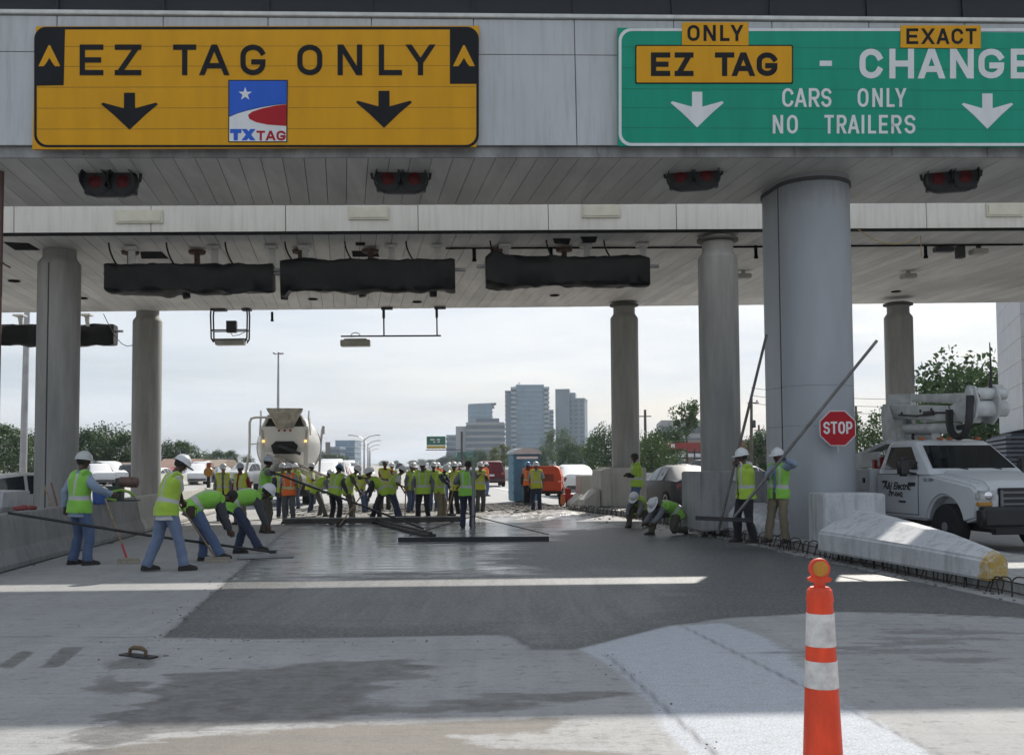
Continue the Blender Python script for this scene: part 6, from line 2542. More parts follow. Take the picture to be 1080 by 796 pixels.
    for q in (1, -1):
        toe = V((q * .12, 1, 0)).normalized()
        up = V((0, 0, 1))
        base = ak[q] - up * .085
        if kneel and ft[q].y < -.2:
            toe = V((0, -.25, -.95)).normalized()
            up = V((0, .95, -.25))
            base = ak[q] - up * .06
        sd = toe.cross(up)
        mb = MB()
        rings = []
        for y, w, h in ((-.085, .030, .05), (-.07, .042, .09), (-.03, .047, .135), (.03, .047, .135), (.07, .048, .092), (.12, .052, .072), (.17, .046, .056), (.195, .026, .034)):
            c = base + toe * y
            rings.append([c + sd * a + up * b for a, b in ((-w, .0), (-w, h * .5), (-w * .75, h * .9), (0, h), (w * .75, h * .9), (w, h * .5), (w, 0))])
        mb.loft(rings)
        mb.tube([ak[q] - up * .02, ak[q].lerp(kn[q], .18)], [.050, .054], 12)
        mb.build('boot', bm_, body, smooth=50)
    # ---- head wear and hair
    hb = {'white': (.60, .61, .62), 'grey': (.34, .36, .38), 'blue': (.05, .16, .30), 'pale': (.42, .44, .42)}
    rot = Matrix((hx, hf, hd)).transposed()
    top = hc + hd * .028 - hf * .005
    if hat in hb:
        hm = M('hard hat ' + hat, hb[hat], .35, var=.06, scale=8, bump=0, coat=.3)
        mb = MB()
        rings = []
        for z_, rr_ in ((0, 1.0), (.03, .99), (.065, .92), (.095, .77), (.115, .55), (.125, .28), (.128, .02)):
            rings.append([top + rot @ V((.112 * rr_ * math.cos(2 * math.pi * i / 24), .132 * rr_ * math.sin(2 * math.pi * i / 24), z_)) for i in range(24)])
        mb.loft(rings)
        mb.tube([top + rot @ V((0, .115 * math.cos(R(a)), .012 + .122 * math.sin(R(a)))) for a in range(10, 171, 16)], .012, 8)
        rings = []
        for k in range(2):
            r = []
            for i in range(24):
                a = 2 * math.pi * i / 24
                br = .016 + (.055 * max(0, math.sin(a)) ** 2)
                r.append((math.cos(a), math.sin(a), br))
            rings.append(r)
        full_brim = .030 if (int(px) % 3 == 0) else 0
        lo = [top + rot @ V(((.110 + b + full_brim) * c, (.130 + b + full_brim) * s_, -.004 - .012 * max(0, s_))) for c, s_, b in rings[0]]
        hi = [p + rot @ V((0, 0, .007)) for p in lo]
        ins = [top + rot @ V((.105 * c, .125 * s_, .006)) for c, s_, b in rings[0]]
        ins2 = [top + rot @ V((.105 * c, .125 * s_, -.002)) for c, s_, b in rings[0]]
        mb.loft([ins2, lo, hi, ins], cap0=False, cap1=False)
        mb.build('hard_hat', hm, body, smooth=50)
    elif hat == 'cap':
        mb = MB()
        mb.loft([[top + rot @ V((.094 * r_ * math.cos(2 * math.pi * i / 20), .108 * r_ * math.sin(2 * math.pi * i / 20), z_ - .01)) for i in range(20)] for z_, r_ in ((0, 1), (.05, .97), (.085, .75), (.10, .4), (.104, .02))])
        mb.prism([(-.07, .07), (-.065, .14), (0, .175), (.065, .14), (.07, .07)], top, hx, hf, .012)
        mb.build('cap', cloth('cap cloth', (.02, .02, .024)), body, smooth=50)
    hm = M('dark hair', (.010, .008, .007), .7, var=.3, scale=30, bump=.4, bscale=160)
    mb = MB()
    rings = []
    for z_, rr_ in ((-.055, .80), (-.02, 1.0), (.03, 1.05), (.075, .88), (.10, .5), (.108, .05)):
        rings.append([hc + rot @ V((.086 * rr_ * math.cos(R(a)), -.012 + .098 * rr_ * math.sin(R(a)), z_)) for a in range(-195, 16, 14)])
    mb.loft(rings, closed=False, cap0=False, cap1=False)
    mb.build('hair', hm, body, smooth=60)
    # eyes and mouth
    dkm = M('dark eye', (.012, .010, .010), .2, bump=0)
    for q in (1, -1):
        mb = MB()
        mb.sphere(hc + rot @ V((q * .030, .078, .012)), .012, .009, .008, 8, 6, rot=rot)
        mb.build('eye', dkm, body, smooth=60)
    mb = MB()
    mb.sphere(hc + rot @ V((0, .073, -.052)), .022, .008, .006, 8, 6, rot=rot)
    mb.build('mouth', M('lip', (.12, .04, .035), .5, bump=0), body, smooth=60)
    return body


def finish_people():
    bpy.context.view_layer.update()
    dg = bpy.context.evaluated_depsgraph_get()
    done = [(o, bpy.data.meshes.new_from_object(o.evaluated_get(dg))) for o in _pending]
    for o, me in done:
        mat = o.data.materials[0]
        o.modifiers.clear()
        o.data = me
        me.name = 'person'
        me.materials.clear()
        me.materials.append(mat)
        me.polygons.foreach_set('use_smooth', [True] * len(me.polygons))


def make_people():
    along = lambda a, b, t: a.lerp(b, t)
    # ---------------- front left
    person(83, 595.5, 40, 'man in green vest and light blue long sleeves, one hand on the left barrier top', 'green', 'ltblue', 'jeans', 'pale', 'd', hr=(.34, .42, 1.06), hl=(-.33, -.10, .84), fr=(.16, .06), fl=(-.14, -.03), head=(4, 22), tuck=False, s=1.03)
    p2 = G(178, 602)
    bh, bt = G(228, 593), P(181, 520, p2.y + .1)
    bh.z = .04
    person(176, 602, 55, 'man in lime vest and white short sleeved shirt, pushing a broom across the slab', 'lime', 'white', 'palejeans', 'white', 'd', lean=14, hrw=along(bt, bh, .30), hlw=along(bt, bh, .18), sleeves=0, fr=(.13, .22), fl=(-.13, -.26), head=(22, 15), tuck=False, s=1.02)
    t = thing('push_broom', 'broom with long pale handle held by the man in white short sleeves', 'broom', bh)
    mb = MB()
    mb.tube([(0, 0, .03), bt - bh], .014, 8)
    mb.build('handle', M('wooden handle', (.30, .21, .12), .7), t)
    mb = MB()
    mb.box((.02, 0, .03), (.44, .07, .05), Matrix.Rotation(R(-12), 3, 'Z'))
    mb.build('head', M('pale broom wood', (.34, .30, .25), .8), t, bevel=.01)
    mb = MB()
    mb.box((.02, 0, -.012), (.44, .085, .05), Matrix.Rotation(R(-12), 3, 'Z'))
    mb.build('bristles', M('broom bristles', (.42, .38, .30), .9), t)
    g3 = G(222, 592)
    person(222, 592, 66, 'man in jeans bent double right beside the man with broom, gripping the float pole', 'green', 'dkgrey', 'jeans', None, 'd', lean=82, hrw=P(250, 580, g3.y - .05), hlw=P(246, 575, g3.y + .25), sleeves=1, fr=(.20, .16), fl=(-.22, -.10), head=(10, 0), belt=True)
    g4 = G(266, 584)
    person(263, 584, 78, 'man bent over furthest right of the front group, white hat low over the ground', 'green', 'dkgrey', 'dkjeans', 'white', 'd', lean=84, hrw=P(293, 585, g4.y - .15), hlw=P(288, 580, g4.y + .3), fr=(.16, .20), fl=(-.18, -.22), head=(-25, 0))
    # ---------------- middle left
    person(235, 549, 165, 'man in grey shirt under an open vest, watching from beside the sunlit barrier', 'yellow', 'grey', 'dkjeans', 'white', 'l', open_=True, hr=(.25, .06, .80), head=(6, -12))
    person(254, 553, 200, 'man in red shirt and tan trousers with a vest hanging open', 'yellow', 'red', 'khaki', 'grey', 'd', open_=True, fat=.05, hl=(-.30, .02, .82))
    g7 = G(279, 562)
    sh0, sh1 = P(285, 497, 22.4), G(447, 562)
    person(279, 562, 68, 'man in bright green vest and plaid sleeves shouldering the long black pole', 'green', 'plaid', 'olive', 'grey', 'd', lean=5, hrw=along(sh0, sh1, .045), hlw=along(sh0, sh1, .085), head=(5, 5), s=1.02)
    person(305, 552, 188, 'man in orange vest and grey trousers facing the camera below the mixer chute', 'orange', 'ltblue', 'greytrousers', 'white', 'm', hr=(.28, .05, .82), sleeves=0)
    person(298, 546, 170, 'man with white hat and dark sleeves half hidden behind the orange vested man', 'lime', 'navy', 'dkjeans', 'white', 'm')
    person(312, 536, 200, 'man in white hat far back between the orange vest and the bright yellow vest', 'lime', 'tan', 'jeans', 'white', 'l')
    person(327, 541, 82, 'man in bright yellow vest facing right with forearms raised, under the mixer drum', 'yellow', 'white', 'dkjeans', 'white', 'd', sleeves=0, hr=(.18, .40, 1.15), hl=(-.14, .38, 1.18))
    person(353, 552, 30, 'man in blue hard hat and dark long sleeves, back turned, left end of the crowd', 'lime', 'dkgrey', 'black', 'blue', 'd', lean=16, hr=(.24, .30, .84), hl=(-.22, .34, .85), head=(14, 0))
    g = G(373, 549)
    person(371, 549, 100, 'man in lime vest reaching an arm out right, beside the blue hard hat', 'lime', 'olive', 'olive', 'white', 'd', lean=26, hl=(-.10, .68, 1.28), hr=(.12, .36, .80), head=(8, 10), sleeves=0)
    rk = [(G(358, 556), P(383, 520, 26.6)), (G(471, 546), P(479, 513, 28.4)), (G(427, 548), P(428, 512, 28.0))]
    person(396, 551, 262, 'man stooping left with a short tool, lime vest with wide grey back, crowd left', 'lime', 'black', 'black', 'white', 'd', lean=44, hrw=P(381, 534, 26.9), hlw=P(388, 531, 27.2), fr=(.18, .12), fl=(-.18, -.15), head=(-15, 0))
    person(406, 539, 172, 'tall man in yellow vest without hard hat, standing behind the stooping man', 'yellow', 'red', 'olive', None, 'd', hr=(-.05, .34, 1.05), hl=(-.35, .28, 1.25), sleeves=0, s=1.06)
    person(421, 549, 75, 'man leaning forward over an upright tool handle, crowd centre left', 'lime', 'white', 'dkjeans', 'white', 'd', lean=32, hrw=along(rk[2][0], rk[2][1], .9), hlw=along(rk[2][0], rk[2][1], .75), head=(5, 0), sleeves=0, py_off=-.1)
    person(432, 541, 120, 'man behind the leaning man, only his hat and vest edge showing', 'lime', 'grey', 'jeans', 'white', 'm', lean=10)
    person(437, 537, 185, 'man in white hat at the back, between the leaning man and the facing man', 'yellow', 'tan', 'jeans', 'white', 'm')
    person(446, 551, 178, 'man facing the camera in lime vest and grey sleeves, centre of the crowd', 'lime', 'grey', 'black', 'white', 'd', hr=(.30, .03, .84), hl=(-.30, .03, .84), fr=(.14, .02), fl=(-.15, -.02), s=1.03)
    person(385, 541, 110, 'man bending behind the reaching man, only his back and hat showing', 'yellow', 'grey', 'jeans', 'white', 'd', lean=38, hr=(.12, .5, .7), hl=(-.12, .5, .7))
    person(414, 536, 200, 'man standing far back between the stooping man and the leaning man', 'lime', 'dkgrey', 'black', 'white', 'm', lean=4)
    person(452, 533, 250, 'man stooping at the back behind the facing man, hat low', 'yellow', 'grey', 'olive', 'white', 'd', lean=34, hr=(.12, .5, .75), hl=(-.12, .5, .75))
    person(340, 546, 95, 'man bending right between the bright yellow vest and the blue hard hat', 'lime', 'grey', 'greytrousers', 'white', 'm', lean=48, hr=(.14, .55, .55), hl=(-.14, .55, .55), fr=(.14, .16), fl=(-.14, -.14))
    person(457, 540, 160, 'man close behind the right shoulder of the facing man', 'lime', 'navy', 'jeans', 'white', 'd', hr=(.2, .3, 1.0))
    person(466, 547, 130, 'man in dark sleeves and tan trousers raking, right of the facing man', 'lime', 'navy', 'khaki', 'white', 'd', lean=24, hrw=along(rk[1][0], rk[1][1], .93), hlw=along(rk[1][0], rk[1][1], .72), head=(14, 0))
    person(462, 527, 180, 'man in orange vest at the very back of the crowd', 'orange', 'orange', 'jeans', 'white', 'm', hr=(.26, .2, 1.1), hl=(-.26, .2, 1.1))
    person(480, 543, 215, 'man in yellow vest and black trousers turned left, hand raised to his chin', 'yellow', 'tan', 'black', 'white', 'd', hr=(.06, .30, 1.38), hl=(-.24, .12, .88), sleeves=0)
    person(474, 529, 190, 'man at the back behind the hand raised to a chin, white hat only', 'lime', 'red', 'jeans', 'white', 'l')
    person(485, 526, 200, 'man in red shirt far back at the right of the crowd', None, 'red', 'jeans', 'white', 'm')
    person(493, 557, 8, 'man with back turned in lime vest and navy trousers, holding the grey upright pole', 'green', 'grey', 'navy', None, 'd', lean=6, hrw=P(499.5, 500, 21.9), hl=(-.22, .22, 1.10), head=(24, 0), s=1.05)
    person(506, 541, 150, 'man in yellow vest and grey trousers right of the upright pole', 'yellow', 'olive', 'greytrousers', 'white', 'm', hr=(.16, .30, 1.28), hl=(-.12, .30, 1.25))
    person(512, 523, 60, 'man in orange shirt and white hat at the right rear beside the dark red vehicle', 'orange', 'orange', 'jeans', 'white', 'l')
    person(566, 539, 195, 'man in yellow vest standing before the orange compressor and porta potty', 'yellow', 'ltblue', 'dkjeans', 'white', 'm', hr=(.24, .12, .86), sleeves=0)
    person(557, 533, 180, 'man in orange vest behind him at the porta potty door', 'orange', 'navy', 'black', 'blue', 'd')
    # ---------------- right
    person(672, 546, 262, 'man in dark cap and black sleeves with crossed arms by the far island block', 'lime', 'black', 'jeans', 'cap', 'd', z=.14, loc=(P(672, 540, 27.0).x, 27.0, .14), hr=(-.06, .30, 1.12), hl=(.06, .30, 1.08), s=.98)
    person(683, 560, 205, 'kneeling man further back and left of the other, round white hat over the rebar', 'lime', 'grey', 'olive', 'white', 'm', lean=66, pz=.50, kneel=True, hr=(.16, .60, .22), hl=(-.14, .62, .20), fr=(.16, .30), fl=(-.14, -.46, .10), head=(10, 15), loc=G(673, 556), s=.92)
    person(705, 566, 240, 'kneeling man nearer the grey block, rounded back in green vest, head down over rebar', 'green', 'grey', 'olive', 'white', 'd', lean=78, pz=.52, kneel=True, hr=(.16, .62, .16), hl=(-.14, .62, .18), fr=(.18, .28), fl=(-.14, -.46, .10), head=(5, 10), loc=G(702, 564), s=.94)
    a0, a1 = P(757, 564, 18.2), P(808.5, 353, 18.5)
    b0, b1 = P(771, 553, 18.0), P(925, 359, 17.4)
    person(787, 572, 250, 'man in white long sleeves and black trousers gripping the tall upright float pole', 'lime', 'white', 'black', 'white', 'd', z=.14, hrw=along(a0, a1, .335), hlw=along(a0, a1, .36), head=(5, 10), s=.96, fr=(.15, .08), fl=(-.14, -.08), open_=True)
    person(821, 579, 225, 'man in khaki trousers leaning back on the thick pier, steadying a slanting pole', 'green', 'ltblue', 'khaki', 'white', 'd', z=.14, loc=(P(822, 540, 18.3).x, 18.3, .14), lean=-1, hrw=along(b0, b1, .25), hlw=along(b0, b1, .37), head=(6, 12), s=.96, fr=(.15, .16), fl=(-.14, .02), open_=True)
    # tools in the crowd
    wood = M('wooden handle', (.30, .21, .12), .7)
    dk = M('dark oiled steel', (.03, .03, .032), .5, .3)
    for (a, b), nm, lab in zip(rk, ('shovel', 'concrete_rake', 'tamping_tool'), ('short handled shovel of the man stooping left', 'rake with pale handle right of the facing man', 'upright handled tool under the leaning man')):
        t = thing(nm, lab, nm.replace('_', ' '), a)
        mb = MB()
        mb.tube([(0, 0, .05), b - a], .017, 8)
        mb.build('handle', wood, t)
        mb = MB()
        if nm == 'shovel':
            d = (b - a).normalized()
            mb.loft([[V((0, 0, .04)) + d * u + V((x, .02 * abs(x) * 10, 0)) for x in (-w, 0, w)] + [V((0, .02, .04)) + d * u + V((x, 0, 0)) for x in (w, 0, -w)] for u, w in ((-.05, .06), (.05, .11), (.22, .11), (.27, .03))])
        else:
            mb.box((0, 0, .06), (.55 if nm == 'concrete_rake' else .8, .05, .12))
        mb.build('blade', dk, t)
# ------------------------------------------------------------------ trees
def leaf_mat(name, c1, c2):
    m, nt, b = nodes_of(name)
    g = nt.nodes.new('ShaderNodeNewGeometry')
    tc = nt.nodes.new('ShaderNodeTexCoord').outputs['Object']
    col = mix_col(nt, g.outputs['Random Per Island'], c1, c2)
    col = mix_col(nt, ramp(nt, noise_tex(nt, tc, .7, 3), .35, .65), col, tuple(x * .75 for x in c1))
    L(nt, col, b.inputs['Base Color'])
    b.inputs['Roughness'].default_value = .6
    tr = nt.nodes.new('ShaderNodeBsdfTranslucent')
    L(nt, col, tr.inputs[0])
    mx = nt.nodes.new('ShaderNodeMixShader')
    mx.inputs[0].default_value = .3
    L(nt, b.outputs[0], mx.inputs[1])
    L(nt, tr.outputs[0], mx.inputs[2])
    L(nt, mx.outputs[0], nt.nodes['Material Output'].inputs[0])
    return m


def tree_proto(h, w, n_leaf, leaf, mat, bark, seed, kind='round', trunk_h=.3):
    rnd = random.Random(seed)
    t = thing('tree', 'tree', 'tree')
    mb = MB()
    th = h * trunk_h
    r0 = .022 * h
    mb.tube([(0, 0, -.1), (.02 * h, 0, th * .5), (0, .01 * h, th), (.01 * h, 0, h * .62), (0, 0, h * .86)], [r0 * 1.25, r0, r0 * .85, r0 * .5, r0 * .15], 10)
    puffs = []
    npf = 34 if kind != 'pine' else 16
    for i in range(npf):
        a = rnd.uniform(0, 2 * math.pi)
        if kind == 'pine':
            z = h * rnd.uniform(.62, .98)
            q = w * .5 * rnd.uniform(.15, .95) * (1.1 - abs(z / h - .78) * 1.6)
            r = w * rnd.uniform(.10, .19)
        else:
            z = h * (trunk_h * .75 + (1 - trunk_h * .75) * rnd.uniform(.05, .93))
            k = (z / h - trunk_h * .75) / (1 - trunk_h * .75)
            prof = math.sin(math.pi * min(1, (k * .86 + .14))) ** .6
            q = w * .5 * prof * math.sqrt(rnd.uniform(.05, 1))
            r = w * rnd.uniform(.13, .23) * (.6 + .5 * prof)
        c = V((q * math.cos(a), q * math.sin(a), z))
        puffs.append((c, r))
        if i % 2 == 0:
            s_ = V((0, 0, th * rnd.uniform(.7, 1.1) + (z - th) * .35))
            mid = s_.lerp(c, .55) + V((0, 0, -.03 * h))
            mb.tube([s_, mid, c], [r0 * .42, r0 * .26, r0 * .08], 6)
    mb.build('trunk', bark, t, smooth=60)
    mb = MB()
    for i in range(n_leaf):
        c, r = puffs[rnd.randrange(npf)]
        d = V((rnd.gauss(0, 1), rnd.gauss(0, 1), rnd.gauss(0, 1))).normalized()
        p = c + d * r * (rnd.random() ** .38) * rnd.choice((1, 1, 1, 1.25))
        s_ = leaf * rnd.uniform(.6, 1.3)
        u = V((rnd.gauss(0, 1), rnd.gauss(0, 1), rnd.gauss(0, .6))).normalized()
        v = u.cross(d + V((rnd.gauss(0, .6), rnd.gauss(0, .6), rnd.gauss(0, .6))))
        if v.length < .05:
            continue
        v.normalize()
        mb.add([p - u * s_, p + v * s_ * .55, p + u * s_, p - v * s_ * .55], [(0, 1, 2, 3)])
    mb.build('crown', mat, t)
    return t


def make_trees():
    bark = M('bark', (.07, .055, .042), .9, var=.4, scale=5)
    g1 = leaf_mat('leaves dark', (.035, .075, .020), (.060, .105, .030))
    g2 = leaf_mat('leaves mid', (.055, .10, .026), (.085, .13, .038))
    g3 = leaf_mat('leaves yellow green', (.095, .125, .03), (.14, .155, .045))
    pr = [tree_proto(10, 9, 5200, .26, g1, bark, 1, trunk_h=.22), tree_proto(10, 8, 4600, .26, g2, bark, 2, trunk_h=.26), tree_proto(10, 11, 5200, .26, g1, bark, 3, trunk_h=.18),
          tree_proto(10, 6.5, 3000, .24, g3, bark, 4, trunk_h=.25), tree_proto(10, 6.0, 1500, .24, g2, bark, 5, 'pine', .5), tree_proto(10, 9.5, 4200, .24, g2, bark, 6, trunk_h=.3)]
    used = set()
    # px, top y, distance, proto, width factor, label
    T = [
        (4, 448, 95, 1, 1.1, 'mid green tree at the far left edge of the picture', 0), (-24, 452, 90, 0, 1.1, 'dark tree cut by the left edge of the picture', 0), (30, 455, 100, 2, .8, 'dark tree right behind the far left lamp pole', 0),
        (95, 451, 110, 0, 1.0, 'dark rounded tree just right of the first left column', 0), (113, 449, 118, 2, .9, 'tall dense tree with the highest crown between the two left columns', 0), (132, 457, 112, 1, .9, 'mid green tree just left of the second left column', 0),
        (171, 464, 130, 0, .9, 'dark tree just right of the second left column', 0), (193, 465, 128, 1, 1.1, 'broad mid green tree with the highest crown right of the second left column', 0), (212, 476, 120, 5, 1.0, 'low bushy tree above the white parked vans', 0),
        (228, 474, 160, 0, 1.0, 'small dark tree above the man in grey shirt', 0), (243, 475, 165, 1, .9, 'small green tree between the grey shirted man and the mixer truck', 0), (260, 480, 190, 2, .9, 'small dark tree just left of the mixer ladder', 0), (78, 462, 125, 5, 1, 'green tree half hidden by the first left column', 0),
        (148, 470, 150, 2, 1, 'tree hidden behind the second left column, only its edge showing', 0),
        (505, 474, 210, 2, .8, 'low dark tree under the wide office block', 1), (521, 471, 190, 3, .9, 'yellow green young tree left of the porta potty, nearer the crowd', 1), (532, 468, 170, 3, .9, 'yellow green tree touching the porta potty roof at left', 1), (489, 477, 260, 3, .9, 'yellowish tree by the green road sign post', 1),
        (588, 452, 230, 5, .8, 'loose tall tree rising before the right glass tower', 1), (600, 466, 150, 0, .9, 'dark tree above the white sedan', 1), (612, 468, 140, 2, .8, 'dark low tree right of the tree above the white sedan', 1), (628, 460, 120, 1, .9, 'mid green tree left of the far right column', 1), (640, 449, 105, 2, .8, 'tall dark tree touching the far right column', 1),
        (575, 472, 190, 2, .8, 'dark tree right behind the porta potty roof', 1), (556, 474, 240, 0, .8, 'dark tree behind the porta potty, mostly hidden', 1),
        (688, 458, 70, 5, 1.0, 'round olive green tree behind the grey sedan', 1), (702, 449, 92, 0, .9, 'dark tree behind the olive tree, in front of the store', 1), (724, 426, 100, 4, .8, 'thin tall pine with a flat open crown beside the right block column', 1), (676, 466, 90, 2, .7, 'low dark tree beside the worker in dark cap', 1),
        (803, 452, 95, 0, .8, 'dark tree between the float poles and the thick pier', 1), (912, 436, 60, 5, .8, 'palm like bushy tree beside the boom turret', 1),
        (1012, 378, 62, 2, .85, 'large dark tree rising above the bucket truck boom', 1), (1046, 384, 66, 0, .9, 'dark tree cut by the white building at right', 1), (990, 402, 70, 5, .8, 'lower tree left of the large tree above the boom', 1),
    ]
    far = [(466, 482, 420), (474, 480, 430), (482, 481, 400), (454, 484, 520), (444, 484, 560), (495, 483, 410), (435, 485, 600), (405, 485.5, 620), (418, 485.6, 640), (352, 478, 300), (338, 476, 300), (362, 481, 360), (503, 482, 380), (513, 481, 380)]
    for px, ty, Y, pi, wf, lab, side in T:
        h = P(px, ty, Y).z
        x = P(px, 488, Y).x
        t = pr[pi] if pi not in used else copy_tree(pr[pi])
        used.add(pi)
        t['label'] = lab
        t['group'] = 'trees at the left' if side == 0 else 'trees at the right'
        t.location = (x, Y, -.08)
        t.scale = (h / 10 * wf, h / 10 * wf, h / 10)
        t.rotation_euler = (0, 0, px * 1.3)
    for i, (px, ty, Y) in enumerate(far):
        h = P(px, ty, Y).z
        x = P(px, 488, Y).x
        t = copy_tree(pr[(0, 2, 1)[i % 3]])
        t['label'] = 'tiny dark tree in the low tree line on the horizon'
        t['group'] = 'trees on the horizon'
        t.location = (x, Y, -.08)
        t.scale = (h / 10 * 1.6, h / 10 * 1.6, h / 10)
        t.rotation_euler = (0, 0, px)


# ------------------------------------------------------------------ buildings
def tower(name, label, x0, x1, ytop, Y, depth, floors, wallm, glassm, rz=0, style='band', setback=None, fh=None, ybot=None):
    pl, pr_ = P(x0, 488, Y).x, P(x1, 488, Y).x
    w = abs(pr_ - pl) / math.cos(rz)
    h = P((x0 + x1) / 2, ytop, Y).z
    t = thing(name, label, 'building', ((pl + pr_) / 2, Y, -.05), rz)
    mb = MB()
    mb.box((0, depth / 2, h / 2), (w, depth, h))
    mb.build('wall', wallm, t)
    fl = h / floors
    if style == 'band':
        for k in range(floors):
            mb = MB()
            z = fl * (k + .52)
            mb.box((0, depth / 2, z), (w + .5, depth + .5, fl * .56))
            mb.build('window_band', glassm, t)
    elif style == 'grid':
        n = max(4, int(w / 3.0))
        for k in range(floors):
            mb = MB()
            for i in range(n):
                mb.box((-w / 2 + w * (i + .5) / n, -.1, fl * (k + .5)), (w / n * .62, .4, fl * .55))
            for i in range(int(depth / 3)):
                mb.box((-w / 2, depth * (i + .5) / int(depth / 3), fl * (k + .5)), (.4, 1.8, fl * .55))
            o = mb.build('window_row', glassm, t)
    elif style == 'glass':
        mb = MB()
        for k in range(floors):
            mb.box((0, depth / 2, fl * k + fl * .10), (w + .7, depth + .7, fl * .16))
        mb.build('floor_lines', M('spandrel line', (.36, .43, .48), .5), t)
        n = int(w / 2.6)
        mb = MB()
        for i in range(n + 1):
            mb.box((-w / 2 + w * i / n, -.38, h / 2), (.16, .12, h))
        mb.build('mullions', M('mullion', (.24, .31, .37), .4), t)
    mb = MB()
    mb.box((0, depth / 2, h + .4), (w + .3, depth + .3, .8))
    mb.build('parapet', wallm, t)
    return t, w, h, fl


def make_buildings():
    def glass_tower(name, c, r=.22):
        if name in _mats:
            return _mats[name]
        m, nt, b = nodes_of(name)
        tc = nt.nodes.new('ShaderNodeTexCoord').outputs['Object']
        vo = nt.nodes.new('ShaderNodeTexNoise')
        vo.inputs['Scale'].default_value = .12
        L(nt, tc, vo.inputs['Vector'])
        L(nt, mix_col(nt, ramp(nt, vo.outputs['Fac'], .35, .65), c, tuple(x * .75 for x in c)), b.inputs['Base Color'])
        b.inputs['Roughness'].default_value = r
        b.inputs['Specular IOR Level'].default_value = .9
        _mats[name] = m
        return m
    bg = glass_tower('blue glass', (.17, .27, .36), .2)
    dg = glass_tower('dark glass', (.085, .115, .15), .25)
    pale = M('pale precast', (.36, .36, .36), .8, var=.1, scale=.05, bump=0)
    grey = M('blue grey precast', (.22, .27, .32), .7, var=.1, scale=.05, bump=0)
    t, w, h, fl = tower('office_tower', 'tallest blue glass office tower with stepped corners', 545, 574, 407, 560, 24, 17, bg, dg, 0, 'glass')
    mb = MB()
    for k in range(17):
        for sx in (-1, 1):
            mb.box((sx * (w / 2 + 1.6), 6 + 0 * k, fl * (k + .5)), (3.0, 16, fl * .55))
    mb.build('corner_slabs', M('corner slab', (.34, .39, .43), .6, bump=0), t)
    mb = MB()
    for sx in (-1, 1):
        mb.box((sx * (w / 2 + 1.4), 6.2, h * .47), (2.2, 15, h * .94))
    mb.build('corner_glass', dg, t)
    mb = MB()
    mb.box((-w / 2 - 4.0, 14, h * .46), (4.4, 22, h * .92))
    for k in range(1, 17):
        mb.box((-w / 2 - 4.2, 14, fl * k), (4.5, 22.4, fl * .28))
    mb.build('side_wing', grey, t)
    mb = MB()
    mb.bar((-w / 2 - 3, 6, h * .96), (-w / 2 + 2, 6, h + 2.6), .3, .3)
    mb.bar((-w / 2 + 2, 6, h), (-w / 2 + 2, 6, h + 2.8), .3, .3, up=(0, 1, 0))
    mb.bar((-w / 2 - 3, 6, h * .94), (-w / 2 - 3, 6, h * .99), .3, .3, up=(0, 1, 0))
    mb.build('roof_mast', pale, t)
    t, w, h, fl = tower('office_tower', 'grey gridded office tower with stepped roof, right of the tallest tower', 593, 617, 421, 640, 24, 15, grey, dg, -.15, 'grid')
    mb = MB()
    mb.box((-w / 2 + 1, -2.5, h * .5 + 3.2), (9, 6, h + 6.4))
    mb.build('stair_core', glass_tower('core panel', (.15, .19, .235), .4), t)
    mb = MB()
    mb.box((-w * .12, 6, h + 2.2), (w * .40, 10, 4.4))
    mb.build('roof_plant', grey, t)
    tower('office_tower', 'slim pale slab seen in the gap between the two tall towers', 577, 584, 433, 720, 12, 14, grey, dg, 0, 'band')
    t, w, h, fl = tower('office_block', 'wide dark banded office block below the slant roofed tower', 492, 532, 447, 430, 26, 7, pale, dg, .0, 'band')
    mb = MB()
    mb.box((w * .05, 10, h + 1.4), (w * .62, 10, 2.6))
    mb.build('roof_plant', dg, t)
    mb = MB()
    mb.box((-w / 2 - 2.4, 12, h * .48), (4.6, 20, h * .95))
    mb.build('side_wing', pale, t)
    t, w, h, fl = tower('office_tower', 'glass tower with a slanting roof edge behind the wide office block', 494, 519, 429, 620, 22, 13, bg, dg, 0, 'glass')
    mb = MB()
    mb.prism([(-w / 2, h), (w / 2 + 1.5, h), (w / 2 - .5, h + 1.0), (w / 2 + 2.6, h + 2.6), (-w / 2, h + 1.9)], (0, 0, 0), (1, 0, 0), (0, 0, 1), -20)
    mb.build('slanted_roof', grey, t)
    tower('office_block', 'low pale grey building left of the wide office block, by the green road sign', 471, 488, 460, 520, 18, 6, grey, dg, 0, 'band')
    t, w, h, fl = tower('office_block', 'blue glass office block right of the mixer truck, left of the highway', 354, 374, 466, 420, 18, 5, bg, dg, 0, 'glass')
    tower('office_block', 'lower dark wing in front of the blue glass block beside the mixer truck', 344, 358, 473, 400, 14, 4, grey, dg, 0, 'band')
    # store with red roof band at right
    t, w, h, fl = tower('office_block', 'pale banded office building above the red trimmed store', 699, 752, 447, 190, 20, 4, pale, dg, -.1, 'band')
    q = P(770, 488, 135)
    t = thing('store_building', 'low store with a wide red sign band, behind the right block column', 'building', (q.x - 2, 135, -.05), -.08)
    mb = MB()
    mb.box((0, 5, 2.3), (26, 10, 4.6))
    mb.build('wall', M('tan store wall', (.30, .25, .21), .85), t)
    mb = MB()
    mb.box((0, -.3, 3.6), (26.4, .5, 1.1))
    mb.build('red_band', M('store red', (.26, .04, .035), .6), t)
    mb = MB()
    for i in range(8):
        mb.box((-11 + i * 3.1, -.05, 1.4), (2.4, .2, 2.2))
    mb.build('shop_windows', dg, t)
    mb = MB()
    mb.box((0, -.62, 2.55), (26, .3, .5))
